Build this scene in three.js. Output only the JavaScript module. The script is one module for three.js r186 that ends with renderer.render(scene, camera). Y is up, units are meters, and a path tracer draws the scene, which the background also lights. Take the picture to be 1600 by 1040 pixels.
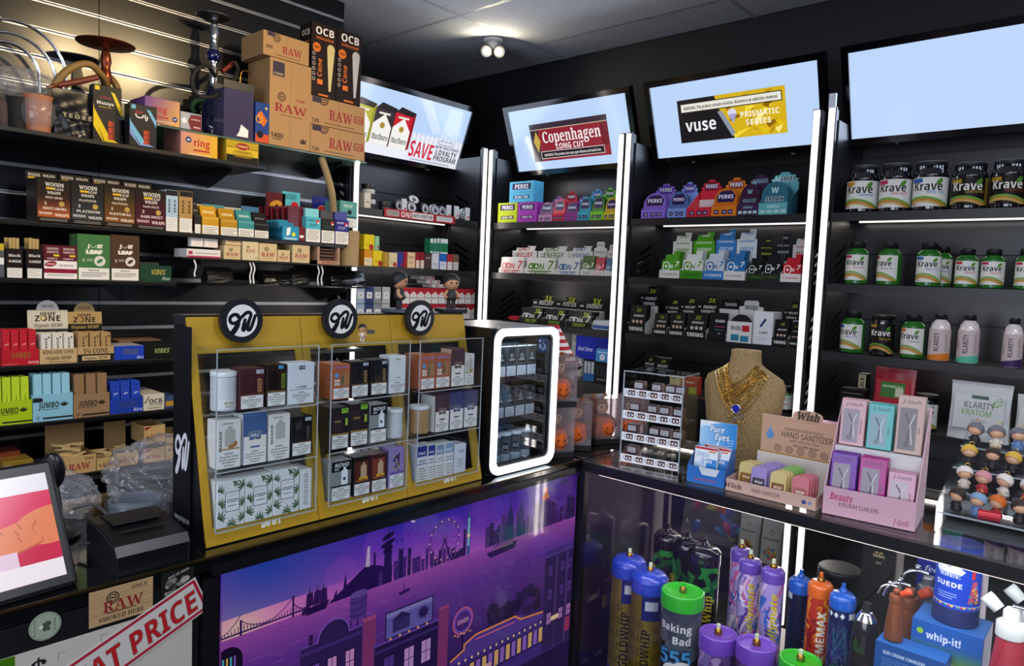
import * as THREE from 'three';
import { mergeGeometries, mergeVertices } from 'three/addons/utils/BufferGeometryUtils.js';
import { RectAreaLightUniformsLib } from 'three/addons/lights/RectAreaLightUniformsLib.js';
import { RoundedBoxGeometry } from 'three/addons/geometries/RoundedBoxGeometry.js';
// ---------- camera, light, exposure ----------
const scene = new THREE.Scene();
scene.background = new THREE.Color(0x000000);
const camera = new THREE.PerspectiveCamera(49.56, 1600 / 1040, 0.05, 40);
camera.position.set(0, 1.6, 0);
camera.rotation.set(-0.073636, 0.732288, 0.041504, 'YXZ');
const renderer = new THREE.WebGLRenderer({ antialias: true });
renderer.toneMapping = THREE.LinearToneMapping;
renderer.toneMappingExposure = 1.0;
renderer.shadowMap.enabled = true;
RectAreaLightUniformsLib.init();
const LIGHT = { strip: 15, shelf: 20, screen: 3.4, troffer: 6.5, spot: 4.2, poster: 0.5, fridge: 6, counter: 34, window: [1.0, 3.2] };  // window: strength of the added, unseen windows
function rectLight(color, intensity, w, h, x, y, z, tx, ty, tz) {
const l = new THREE.RectAreaLight(color, intensity, w, h);
l.name = 'area_light'; l.position.set(x, y, z); l.lookAt(tx, ty, tz); scene.add(l); return l;
}
// ---------- helpers ----------
let seed = 7;
const rnd = () => { seed = (seed * 1664525 + 1013904223) >>> 0; return seed / 4294967296; };
const rr = (a, b) => a + (b - a) * rnd();
const Q = Math.PI / 2, V3 = (x, y, z) => new THREE.Vector3(x, y, z);
const ORD = ['first', 'second', 'third', 'fourth', 'fifth', 'sixth', 'seventh', 'eighth', 'ninth', 'tenth', 'eleventh'];
const taken = {};
function numbered(n) { const k = taken[n] = (taken[n] ?? -1) + 1; return k ? n + '_' + String(k).padStart(3, '0') : n; }
function mesh(name, geo, mat, parent) { const m = new THREE.Mesh(geo, mat); m.name = name; m.castShadow = m.receiveShadow = true; if (parent) parent.add(m); return m; }
function tag(o, label, category, group) { o.userData.label = label; o.userData.category = category; if (group) o.userData.group = group; return o; }
function thing(name, label, category, group) { const o = new THREE.Group(); o.name = numbered(name); tag(o, label, category, group); scene.add(o); return o; }
function one(name, geo, mat, label, category, group) { const m = mesh(numbered(name), geo, mat, scene); return tag(m, label, category, group); }
function struct(name, geo, mat, parent) { const m = mesh(parent ? name : numbered(name), geo, mat, parent || scene); if (!parent) m.userData.kind = 'structure'; return m; }
function at(o, x, y, z, ry = 0, rx = 0, rz = 0) { o.position.set(x, y, z); o.rotation.set(rx, ry, rz, 'YXZ'); return o; }
const box = (w, h, d, x = 0, y = 0, z = 0) => new THREE.BoxGeometry(w, h, d).translate(x, y, z);
const rbox = (w, h, d, r = 0.004, x = 0, y = 0, z = 0, s = 2) => new RoundedBoxGeometry(w, h, d, s, Math.min(r, w / 2.1, h / 2.1, d / 2.1)).translate(x, y, z);
const cyl = (r0, r1, h, s = 24, x = 0, y = 0, z = 0) => new THREE.CylinderGeometry(r0, r1, h, s).translate(x, y, z);
const lathe = (pts, s = 28) => new THREE.LatheGeometry(pts.map((p) => new THREE.Vector2(p[0], p[1])), s);
const tube = (pts, r, n = 40, k = 8, closed = false) => new THREE.TubeGeometry(new THREE.CatmullRomCurve3(pts.map((p) => V3(...p)), closed), n, r, k, closed);
const merge = (l) => mergeGeometries(l.map((g) => (g.index ? g.toNonIndexed() : g)));
const std = (color, roughness = 0.5, metalness = 0, o = {}) => new THREE.MeshStandardMaterial({ color, roughness, metalness, ...o });
const phys = (color, roughness, o) => new THREE.MeshPhysicalMaterial({ color, roughness, ...o });
// ---------- printed matter: every print is drawn into a shared sheet ----------
const sheets = []; let sheet;
function newSheet() {
const c = document.createElement('canvas'); c.width = c.height = 2048;
const t = new THREE.CanvasTexture(c); t.colorSpace = THREE.SRGBColorSpace; t.magFilter = THREE.LinearFilter; t.anisotropy = 8;
sheet = { c, g: c.getContext('2d'), t, x: 0, y: 64, row: 0, sw: new Map(), mats: {} };
sheets.push(sheet);
}
newSheet();
function pr(w, h, fn, den = 1000) {          // w, h in metres; fn draws in units of 1/100 of the width
let W = Math.ceil(w * den), H = Math.ceil(h * den);
if (sheet.x + W + 4 > 2048) { sheet.x = 0; sheet.y += sheet.row; sheet.row = 0; }
if (sheet.y + H + 4 > 2048) { newSheet(); }
const s = sheet, x = s.x + 2, y = s.y + 2, g = s.g;
s.x += W + 4; s.row = Math.max(s.row, H + 4);
g.save(); g.beginPath(); g.rect(x - 2, y - 2, W + 4, H + 4); g.clip(); g.translate(x, y); g.scale(W / 100, W / 100);
g.textAlign = 'center'; g.textBaseline = 'middle'; g.lineJoin = 'round';
fn(g, 100 * H / W); g.restore();
return { s, r: [x / 2048, 1 - (y + H) / 2048, (x + W) / 2048, 1 - y / 2048] };
}
function sw(color, s) {
if (!s.sw.has(color)) {
const k = s.sw.size, x = (k % 256) * 8, y = Math.floor(k / 256) * 8;
s.g.fillStyle = color; s.g.fillRect(x, y, 8, 8);
s.sw.set(color, [(x + 3) / 2048, 1 - (y + 5) / 2048, (x + 5) / 2048, 1 - (y + 3) / 2048]);
}
return s.sw.get(color);
}
const FIN = { paper: [0.6, 0, 0.2], card: [0.42, 0, 0.35], gloss: [0.22, 0, 0.8], metal: [0.35, 0.6, 1] };
function pmat(s, fin = 'card') {
return s.mats[fin] ||= new THREE.MeshPhysicalMaterial({ map: s.t, roughness: FIN[fin][0], metalness: FIN[fin][1], specularIntensity: FIN[fin][2] });
}
// chamfered box, base at y = 0, front +z at z = 0 .. back at -d; each face carries its own print or plain colour
function boxGeo(w, h, d, R, c = 0.0014) {
const X = w / 2, Y = h, Z = d, pos = [], uv = [], idx = []; c = Math.min(c, w / 6, h / 6, d / 6);
const quad = (p, u) => { const b = pos.length / 3; p.forEach((q) => pos.push(...q)); u.forEach((q) => uv.push(...q)); idx.push(b, b + 1, b + 2); if (p.length > 3) idx.push(b, b + 2, b + 3); };
const F = (r) => [[r[0], r[1]], [r[2], r[1]], [r[2], r[3]], [r[0], r[3]]], P = (r, n) => Array(n).fill([r[0], r[1]]);
const e = c;
quad([[-X + e, e, 0], [X - e, e, 0], [X - e, Y - e, 0], [-X + e, Y - e, 0]], F(R.f));
quad([[X - e, e, -Z], [-X + e, e, -Z], [-X + e, Y - e, -Z], [X - e, Y - e, -Z]], F(R.b));
quad([[X, e, -e], [X, e, -Z + e], [X, Y - e, -Z + e], [X, Y - e, -e]], F(R.s));
quad([[-X, e, -Z + e], [-X, e, -e], [-X, Y - e, -e], [-X, Y - e, -Z + e]], F(R.s2 || R.s));
quad([[-X + e, Y, -e], [X - e, Y, -e], [X - e, Y, -Z + e], [-X + e, Y, -Z + e]], F(R.t));
quad([[-X + e, 0, -Z + e], [X - e, 0, -Z + e], [X - e, 0, -e], [-X + e, 0, -e]], F(R.b));
const k = R.e;
for (const [sx, fl] of [[1, 0], [-1, 1]]) {
const a = [[sx * (X - e), e, 0], [sx * X, e, -e], [sx * X, Y - e, -e], [sx * (X - e), Y - e, 0]]; quad(fl ? a.reverse() : a, P(k, 4));
const b = [[sx * X, e, -Z + e], [sx * (X - e), e, -Z], [sx * (X - e), Y - e, -Z], [sx * X, Y - e, -Z + e]]; quad(fl ? b.reverse() : b, P(k, 4));
const t = [[sx * X, Y - e, -e], [sx * X, Y - e, -Z + e], [sx * (X - e), Y, -Z + e], [sx * (X - e), Y, -e]]; quad(fl ? t.reverse() : t, P(k, 4));
const q = [[sx * (X - e), Y - e, 0], [sx * X, Y - e, -e], [sx * (X - e), Y, -e]]; quad(fl ? q.reverse() : q, P(k, 3));
}
quad([[-X + e, Y - e, 0], [X - e, Y - e, 0], [X - e, Y, -e], [-X + e, Y, -e]], P(k, 4));
quad([[X - e, Y - e, -Z], [-X + e, Y - e, -Z], [-X + e, Y, -Z + e], [X - e, Y, -Z + e]], P(k, 4));
const g = new THREE.BufferGeometry();
g.setAttribute('position', new THREE.Float32BufferAttribute(pos, 3)); g.setAttribute('uv', new THREE.Float32BufferAttribute(uv, 2)); g.setIndex(idx);
const n = g.toNonIndexed(); n.computeVertexNormals(); return n;
}
// o: f front print, s side print, t top print, col colour of the rest
function pgeo(w, h, d, o) {
const s = o.f.s, c = sw(o.col || '#222', s);
return boxGeo(w, h, d, { f: o.f.r, s: o.s ? o.s.r : sw(o.scol || o.col || '#222', s), t: o.t ? o.t.r : sw(o.tcol || o.col || '#222', s), b: c, e: c }, o.ch);
}
// the colour of the bare board at the edge of a print, for the faces without print
function edge(p) { const [a, b, c, d] = p.r, q = p.s.g.getImageData(Math.round(a * 2048) + 1, Math.round((1 - d + (d - b) * 0.3) * 2048), 1, 1).data; return `rgb(${q[0]},${q[1]},${q[2]})`; }
const solid = (col) => ({ s: sheet, r: sw(col, sheet) });
const tri = (g, pts, col) => { g.fillStyle = col; g.beginPath(); pts.forEach((p, i) => (i ? g.lineTo(...p) : g.moveTo(...p))); g.closePath(); g.fill(); };
const fill = (g, col, x = -3, y = -3, w = 106, h = 900) => { g.fillStyle = col; g.fillRect(x, y, w, h); };
const FONT = { b: 'bold @px sans-serif', n: '@px sans-serif', s: 'bold @px serif', i: 'italic @px serif', bi: 'italic bold @px sans-serif', si: 'italic bold @px serif', m: '@px monospace' };
function tx(g, s, x, y, size, col, f = 'b', o = {}) {
g.save(); g.translate(x, y); if (o.r) g.rotate(o.r); g.textAlign = o.a || 'center';
g.font = FONT[f].replace('@', '20'); const k = size / 20, w = g.measureText(s).width * k;
g.scale(k * (o.w ? o.w / w : 1), k);
if (o.st) { g.strokeStyle = o.st; g.lineWidth = (o.lw || 2) * 20 / size; g.strokeText(s, 0, 0); }
g.fillStyle = col; if (!o.hollow) g.fillText(s, 0, 0); g.restore();
}
const circ = (g, x, y, r, col) => { g.fillStyle = col; g.beginPath(); g.arc(x, y, r, 0, 7); g.fill(); };
const ring = (g, x, y, r, col, lw) => { g.strokeStyle = col; g.lineWidth = lw; g.beginPath(); g.arc(x, y, r, 0, 7); g.stroke(); };
const line = (g, pts, col, lw) => { g.strokeStyle = col; g.lineWidth = lw; g.beginPath(); pts.forEach((p, i) => (i ? g.lineTo(...p) : g.moveTo(...p))); g.stroke(); };
const frame = (g, x, y, w, h, col, lw) => { g.strokeStyle = col; g.lineWidth = lw; g.strokeRect(x, y, w, h); };
const lines = (g, x, y, w, n, dy, col, lw = 1.4) => { for (let i = 0; i < n; i++) fill(g, col, x, y + i * dy, w * (i % 3 === 2 ? 0.8 : 1), lw); };
const WARN = ['WARNING:', 'This product contains', 'nicotine. Nicotine is', 'an addictive', 'chemical.'];
function warn(g, H, y, col = '#efeae0', ink = '#33302c') {
fill(g, col, 4, y, 92, H - y - 3); const n = WARN.length, s = (H - y - 3) / (n + 0.6);
WARN.forEach((t, i) => tx(g, t, 50, y + s * (i + 0.85), s * 0.82, ink, 'b', { w: Math.min(84, t.length * s * 0.42) }));
}
// ---------- shared materials ----------
const M = {
black: std(0x0b0b0d, 0.42), satin: std(0x101013, 0.3), gloss: std(0x08080b, 0.12), wallBlack: std(0x17171b, 0.7), rubber: std(0x0e0e0f, 0.75),
alu: std(0xb9bcc2, 0.32, 0.9), chrome: std(0xdadde2, 0.12, 1), steel: std(0x8f9298, 0.3, 1), brass: std(0xb98a3a, 0.28, 1), trim: std(0x5c4a26, 0.35, 0.9), gold: std(0xd6b060, 0.2, 1),
white: std(0xe9e9e6, 0.5), kraft: std(0x9a7a52, 0.75), greyPlastic: std(0x55575c, 0.5),
led: new THREE.MeshStandardMaterial({ color: 0xffffff, emissive: 0xfff4ee, emissiveIntensity: 1.35 }),
ledCool: new THREE.MeshStandardMaterial({ color: 0xffffff, emissive: 0xe6f4ff, emissiveIntensity: 1.4 }),
glass: phys(0xffffff, 0.02, { transmission: 1, thickness: 0, ior: 1.45 }),
glassGreen: phys(0xcfe8dc, 0.03, { transmission: 1, thickness: 0, ior: 1.5 }),
acrylic: phys(0xf7fafc, 0.03, { transmission: 1, thickness: 0, ior: 1.4, specularIntensity: 0.55 }), panelGlass: phys(0xffffff, 0.03, { transmission: 1, thickness: 0, ior: 1.4, specularIntensity: 0.35 }),
acrylicEdge: phys(0xcfd8dc, 0.12, { transmission: 0.55, thickness: 0 }),
film: phys(0xf4f4f6, 0.06, { transmission: 0.9, thickness: 0, ior: 1.45, side: THREE.DoubleSide }),
};
// ---------- room shell ----------
function speckle(n, base, dots, lo, hi) {
const c = document.createElement('canvas'); c.width = c.height = n; const g = c.getContext('2d'); g.fillStyle = base; g.fillRect(0, 0, n, n);
for (let i = 0; i < dots; i++) { const v = Math.round(rr(lo, hi)); g.fillStyle = `rgb(${v},${v},${v})`; g.beginPath(); g.ellipse(rnd() * n, rnd() * n, rr(0.8, 5), rr(0.7, 2.4), rnd() * 3, 0, 7); g.fill(); }
const t = new THREE.CanvasTexture(c); t.wrapS = t.wrapT = THREE.RepeatWrapping; t.magFilter = THREE.LinearFilter; return t;
}
const tileTex = speckle(1024, '#dcdee0', 5200, 105, 190); tileTex.colorSpace = THREE.SRGBColorSpace;
const tileBump = speckle(1024, '#ffffff', 5200, 20, 150);
M.tile = new THREE.MeshStandardMaterial({ map: tileTex, bumpMap: tileBump, bumpScale: 0.0015, roughness: 0.95, color: 0xc8cad0 });
M.grid = std(0x8d9096, 0.5); M.floor = std(0x1d1e20, 0.35); M.farWall = std(0x23242a, 0.8);
const paintBump = speckle(512, '#808080', 9000, 90, 170); paintBump.repeat.set(6, 3);
M.wallPaint = new THREE.MeshStandardMaterial({ color: 0x16171b, roughness: 0.62, bumpMap: paintBump, bumpScale: 0.0012 });
struct('wall_back', box(7.5, 3.0, 0.12, -1.6, 1.5, -3.62), M.wallPaint);
struct('wall_far', box(0.12, 3.0, 6.4, -5.36, 1.5, -0.5), M.farWall);
struct('wall_right', box(0.12, 3.0, 6.4, 2.06, 1.5, -0.5), M.farWall);
struct('wall_front', box(7.5, 3.0, 0.12, -1.6, 1.5, 2.66), M.farWall);
{
const fl = new THREE.Group(); fl.name = 'floor'; fl.userData.kind = 'structure'; scene.add(fl);
mesh('floor_slab', box(7.5, 0.1, 6.4, -1.6, -0.062, -0.5), M.black, fl);
for (let i = 0; i < 12; i++) for (let j = 0; j < 10; j++) mesh('floor_tile', box(0.604, 0.012, 0.604, -5.0 + i * 0.61, -0.006, -3.25 + j * 0.61), M.floor, fl);
}
{
const ce = new THREE.Group(); ce.name = 'ceiling'; ce.userData.kind = 'structure'; scene.add(ce);
const X = [-5.3, -4.06, -2.85, -1.64, -0.43, 0.78, 2.0], Z = [-3.56]; for (let z = -3.26; z < 2.6; z += 0.6) Z.push(z); Z.push(2.6);
for (let i = 0; i < 6; i++) for (let j = 0; j + 1 < Z.length; j++) {
if (LAMPCELL(i, j)) continue;
const w = X[i + 1] - X[i] - 0.024, d = Z[j + 1] - Z[j] - 0.024; if (w < 0.03 || d < 0.03) continue;
const g = box(w, 0.016, d, (X[i] + X[i + 1]) / 2, 2.975, (Z[j] + Z[j + 1]) / 2), p = g.attributes.position, u = g.attributes.uv;
for (let k = 0; k < p.count; k++) u.setXY(k, p.getX(k) / 0.6 + i * 0.31, p.getZ(k) / 0.6 + j * 0.17);
mesh('ceiling_tile', g, M.tile, ce);
}
for (const x of X.slice(1, 6)) mesh('grid_bar', box(0.024, 0.024, 6.16, x, 2.979, -0.48), M.grid, ce);
for (const z of Z.slice(1, -1)) mesh('grid_bar', box(7.3, 0.0235, 0.024, -1.65, 2.979, z), M.grid, ce);
mesh('ceiling_deck', box(7.5, 0.05, 6.4, -1.6, 3.03, -0.5), M.farWall, ce);
}
function LAMPCELL(i, j) { return (i === 3 && j === 7) || (i === 4 && j === 4) || (i === 5 && j === 4) || (i === 4 && j === 7); }
for (const [x, z, l] of [[-1.035, 0.64, 'recessed ceiling light panel behind the counter aisle'], [0.175, -1.16, 'recessed ceiling light panel over the glass counter'], [1.385, -1.16, 'recessed ceiling light panel by the side wall'], [0.175, 0.64, 'recessed ceiling light panel behind the shop floor']]) {
const t = thing('ceiling_light_panel', l, 'ceiling light');
mesh('frame', merge([box(1.19, 0.02, 0.02, 0, 0, 0.285), box(1.19, 0.02, 0.02, 0, 0, -0.285), box(0.02, 0.02, 0.57, 0.585), box(0.02, 0.02, 0.57, -0.585)]), M.white, t);
mesh('diffuser', box(1.15, 0.01, 0.55), new THREE.MeshStandardMaterial({ color: 0xffffff, emissive: 0xf1f5ff, emissiveIntensity: 1.6 }), t);
at(t, x, 2.978, z); rectLight(0xf1f5ff, LIGHT.troffer, 1.15, 0.55, x, 2.965, z, x, 0, z);
}
// unseen windows, added for fill light from behind and beside the camera
[[2.0, 1.55, 1.25, -Q, 2.2, 1.9], [-0.2, 1.55, 2.6, Math.PI, 3.0, 1.9]].forEach(([x, y, z, ry, w, h], i) => {
const t = new THREE.Group(); t.name = 'added_window_' + (i + 1); t.userData.kind = 'structure'; scene.add(t); at(t, x, y, z, ry);
mesh('added_window_frame', merge([box(w + 0.1, 0.05, 0.04, 0, h / 2 + 0.025, 0.005), box(w + 0.1, 0.05, 0.04, 0, -h / 2 - 0.025, 0.005), ...[-1, 0, 1].map((k) => box(0.05, h, 0.04, k * (w / 2 + (k ? 0.025 : 0)), 0, 0.005))]), M.satin, t);
for (const k of [-1, 1]) mesh('added_window_pane', box(w / 2 - 0.03, h, 0.008, k * (w / 4 + 0.006), 0, 0.004), new THREE.MeshStandardMaterial({ color: 0x8090a0, roughness: 0.2, emissive: 0xdfe9ff, emissiveIntensity: 1.2 }), t);
const l = new THREE.RectAreaLight(0xe8eeff, LIGHT.window[i], w, h); l.name = 'added_window_light'; l.position.z = 0.03; l.rotation.y = Math.PI; t.add(l);
});
// slatwall on the cashier side: boards with aluminium inserts between them
const SX = -3.2, SEND = -2.187;
{
const w = new THREE.Group(); w.name = 'wall_left'; w.userData.kind = 'structure'; scene.add(w);
M.slat = new THREE.MeshPhysicalMaterial({ color: 0x090a0f, roughness: 0.22, clearcoat: 0.12, clearcoatRoughness: 0.3, specularIntensity: 0.9 });
const seam = -1.05, zs = [[1.6, seam + 0.0015], [seam - 0.0015, SEND]], P = 0.1025, y0 = 2.565 - 25 * P;
for (let k = 0; k < 30; k++) for (const [a, b] of zs) {
const yb = y0 + (k - 1) * P + 0.0065, h = Math.min(P - 0.013, 2.962 - yb); if (h > 0.02 && yb > -0.09) { const lo = Math.max(yb, 0.001), hh = yb + h - lo; mesh('slat_board', box(0.018, hh, a - b, SX - 0.009, lo + hh / 2, (a + b) / 2), M.slat, w); }
if (k < 29) {
const y = y0 + k * P;
mesh('groove_insert', merge([box(0.004, 0.013, a - b, SX - 0.014, y, (a + b) / 2), box(0.014, 0.0028, a - b, SX - 0.006, y + 0.0052, (a + b) / 2), box(0.014, 0.0028, a - b, SX - 0.006, y - 0.0052, (a + b) / 2)]), M.alu, w);
}
}
mesh('backing', box(0.05, 2.96, 1.6 - SEND - 0.002, SX - 0.045, 1.481, (1.6 + SEND) / 2), M.black, w);
}
// track light with two warm heads over the counter corner, aimed at the slatwall
for (const [x, z, tz, l] of [[-1.22, -1.5, -1.0, 'warm ceiling spotlight above the slatwall aisle, nearer the register'], [-1.3, -1.85, -1.45, 'warm ceiling spotlight above the counter corner']]) {
const t = thing('ceiling_spotlight', l, 'spotlight'); at(t, x, 2.968, z);
mesh('mount', cyl(0.045, 0.045, 0.02, 24, 0, -0.01, 0), M.white, t);
mesh('stem', cyl(0.008, 0.008, 0.05, 10, 0, -0.04, 0), M.white, t);
const hd = mesh('lamp_head', lathe([[0.012, 0.05], [0.03, 0.045], [0.042, 0.0], [0.045, -0.05], [0.038, -0.05], [0.036, -0.03], [0.001, -0.025]]), M.white, t);
hd.position.set(0, -0.11, 0); const d = V3(-3.2 - x, 1.95 - 2.86, tz - z).normalize(); hd.quaternion.setFromUnitVectors(V3(0, -1, 0), d);
mesh('lens', cyl(0.036, 0.036, 0.004, 20, 0, -0.034, 0), new THREE.MeshStandardMaterial({ color: 0xffffff, emissive: 0xffe2ae, emissiveIntensity: 3 }), hd);
const s = new THREE.SpotLight(0xffdfa8, LIGHT.spot, 0, 0.8, 1); s.name = 'spot_light'; s.position.set(x + d.x * 0.07, 2.858 + d.y * 0.07, z + d.z * 0.07); s.target.position.set(-3.2, 1.95, tz); s.castShadow = true; s.shadow.radius = 1.2; scene.add(s, s.target);
}
// twin-head emergency light on the ceiling
{
const t = thing('emergency_light', 'white twin-head emergency light on the ceiling in the corner', 'emergency light'); at(t, -2.964, 2.967, -3.034, 0.75);
mesh('base', lathe([[0, 0], [0.055, 0], [0.058, -0.008], [0.05, -0.02], [0, -0.02]], 28), M.white, t);
mesh('neck', cyl(0.03, 0.036, 0.05, 20, 0, -0.04, 0), M.white, t);
for (const s of [-1, 1]) {
const h = mesh('lamp_head', lathe([[0.004, 0.04], [0.022, 0.036], [0.034, 0.01], [0.036, -0.012], [0.03, -0.012], [0.001, 0.006]], 24), M.greyPlastic, t);
h.position.set(s * 0.034, -0.075, 0.022); h.rotation.set(-1.15, 0, s * 0.25);
mesh('bulb', new THREE.SphereGeometry(0.019, 16, 12), new THREE.MeshStandardMaterial({ color: 0xffffff, emissive: 0xfff3cf, emissiveIntensity: 14 }), h).position.set(0, -0.004, 0);
const p = new THREE.PointLight(0xfff0cc, 0.45); p.name = 'bulb_light'; p.castShadow = true; h.add(p); p.position.set(0, -0.004, 0);
}
}
// ---------- back shelving ----------
const SHELF = [1.94, 1.64, 1.35, 1.06, 0.7, 0.33];
M.unit = std(0x101115, 0.36); M.unitBack = std(0x101115, 0.3); M.post = std(0x1b1d24, 0.25);
function sidePanel(h) {
const s = new THREE.Shape(); s.moveTo(0, 0); s.lineTo(0.33, 0); s.lineTo(0.33, h); s.lineTo(0, h); s.closePath();
for (let y = 0.12; y < h - 0.2; y += 0.29) {
for (let k = 0; k < 3; k++) { const x = 0.03 + k * 0.026, p = new THREE.Path(); p.moveTo(x, y); p.lineTo(x + 0.009, y); p.lineTo(x + 0.009, y + 0.13 + k * 0.03); p.lineTo(x, y + 0.13 + k * 0.03); p.closePath(); s.holes.push(p); }
for (let k = 0; k < 4; k++) { const x = 0.115 + k * 0.004, b = y + 0.02 + k * 0.045, l = 0.155 - k * 0.012, p = new THREE.Path(); p.moveTo(x, b + l * 0.42); p.lineTo(x + l, b - 0.005); p.lineTo(x + l, b + 0.011); p.lineTo(x, b + l * 0.42 + 0.016); p.closePath(); s.holes.push(p); }
}
return new THREE.ExtrudeGeometry(s, { depth: 0.01, bevelEnabled: false });
}
const sideGeo = sidePanel(2.3);
function unit(label, w, sl, sr, tallRight, tallLeft) {       // sl, sr: local x of the two light strips (NaN: none)
const t = thing('shelving_unit', label, 'shelving unit', 'back shelving units');
for (const s of [-1, 1]) {
const sp = mesh('side_panel', sideGeo, M.unit, t); sp.rotation.y = -Q; sp.position.set(s * (w / 2 + 0.004) + 0.005, 0.03, -0.345);
mesh('post', rbox(0.03, 2.37, 0.03, 0.003, s * (w / 2 + 0.022), 1.19, -0.012), M.post, t);
}
for (let y = 0.02; y < 2.2; y += 0.147) mesh('back_board', box(w + 0.008, 0.141, 0.012, 0, y + 0.0705, -0.346), M.unitBack, t);
mesh('back_sheet', box(w + 0.008, 2.33, 0.006, 0, 1.18, -0.356), M.black, t);
SHELF.forEach((y, i) => {
mesh('shelf', merge([box(w, 0.012, 0.335, 0, y - 0.006, -0.17), box(w, 0.036, 0.012, 0, y - 0.018, -0.005)]), M.unit, t);
const led = mesh('shelf_light', box(w - 0.06, 0.006, 0.012, 0, y - 0.0155, -0.285), M.led, t);
const l = new THREE.RectAreaLight(0xfff6ea, LIGHT.shelf, w - 0.06, 0.014); l.name = 'shelf_area_light'; l.position.set(0, y - 0.021, -0.285); l.rotation.set(-Q - 0.0, 0, 0); t.add(l);
});
[[sl, tallLeft], [sr, tallRight]].forEach(([x, tall]) => {
if (Number.isNaN(x)) return;
mesh('light_channel', box(0.034, 2.28, 0.014, x, 1.24, 0.008), M.post, t);
mesh('light_strip', rbox(0.026, 2.27, 0.012, 0.005, x, 1.24, 0.02), M.led, t);
if (tall) mesh('strip_end_cap', box(0.028, 0.06, 0.014, x, 2.405, 0.02), std(0xd9dbe6, 0.4), t);
const l = new THREE.RectAreaLight(0xfff4ee, LIGHT.strip, 0.026, 2.26); l.name = 'strip_area_light'; l.position.set(x, 1.24, 0.028); l.rotation.y = Math.PI; t.add(l);
});
return t;
}
const U1 = -2.665, W = 0.905;
{
at(unit('black lit shelving unit in the corner holding tobacco tins and packs', W, U1 - -2.201, U1 - -3.124), -3.1, 0, U1, Q);
const c = (-3.069 + -2.165) / 2; at(unit('black lit shelving unit with colourful candy-like display boxes on its upper shelf, nearest the corner', W, -3.09 - c, -2.153 - c), c, 0, -3.2);
const d = (-2.085 + -1.177) / 2; at(unit('black lit shelving unit behind the jewellery bust', W, -2.108 - d, -1.162 - d), d, 0, -3.2);
const e = -1.081 + 0.454; at(unit('black lit shelving unit full of supplement jars and bottles', W, -1.1 - e, 0.475, 0, 1), e, 0, -3.2);
at(unit('black lit shelving unit beyond the supplement jars', W, -0.475, NaN), e + 1.0, 0, -3.2);
}
// ---------- lit menu screens tilted above the shelving ----------
function screenTex(w, h, fn) {
const c = document.createElement('canvas'); c.width = w; c.height = h; const g = c.getContext('2d'); g.scale(w / 100, w / 100); g.textAlign = 'center'; g.textBaseline = 'middle'; g.lineJoin = 'round'; fn(g, 100 * h / w);
const t = new THREE.CanvasTexture(c); t.colorSpace = THREE.SRGBColorSpace; t.magFilter = THREE.LinearFilter; return t;
}
const emit = (t, k) => new THREE.MeshStandardMaterial({ color: 0x000000, roughness: 0.15, emissive: 0xffffff, emissiveMap: t, emissiveIntensity: k });
const SW = 0.838, SH = 0.357;
function screen(label, x, y, z, ry, fn, w = SW) {
const t = thing('menu_screen', label, 'display screen', 'menu screens above the shelving'); at(t, x, y, z, ry, 0.358);
mesh('frame', merge([box(w + 0.06, 0.03, 0.04, 0, SH / 2 + 0.015, -0.012), box(w + 0.06, 0.03, 0.04, 0, -SH / 2 - 0.015, -0.012), box(0.03, SH, 0.04, w / 2 + 0.015, 0, -0.012), box(0.03, SH, 0.04, -w / 2 - 0.015, 0, -0.012), box(w, SH, 0.02, 0, 0, -0.022)]), M.gloss, t);
mesh('screen_panel', box(w, SH, 0.006, 0, 0, -0.004), emit(screenTex(1024, 436, fn), 1.0), t);
for (const s of [-1, 1]) mesh('hanger_cable', tube([[s * w * 0.3, -SH / 2 - 0.02, -0.03], [s * w * 0.31, -SH / 2 - 0.05, -0.07], [s * w * 0.31, -SH / 2 - 0.04, -0.1]], 0.004, 10, 6), M.white, t);
const l = new THREE.RectAreaLight(0xd6e6ff, LIGHT.screen, w, SH); l.name = 'screen_area_light'; l.position.set(0, 0, 0.004); l.rotation.y = Math.PI; t.add(l);
return t;
}
const sky = (g, H) => fill(g, '#bcd6fb');
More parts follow.
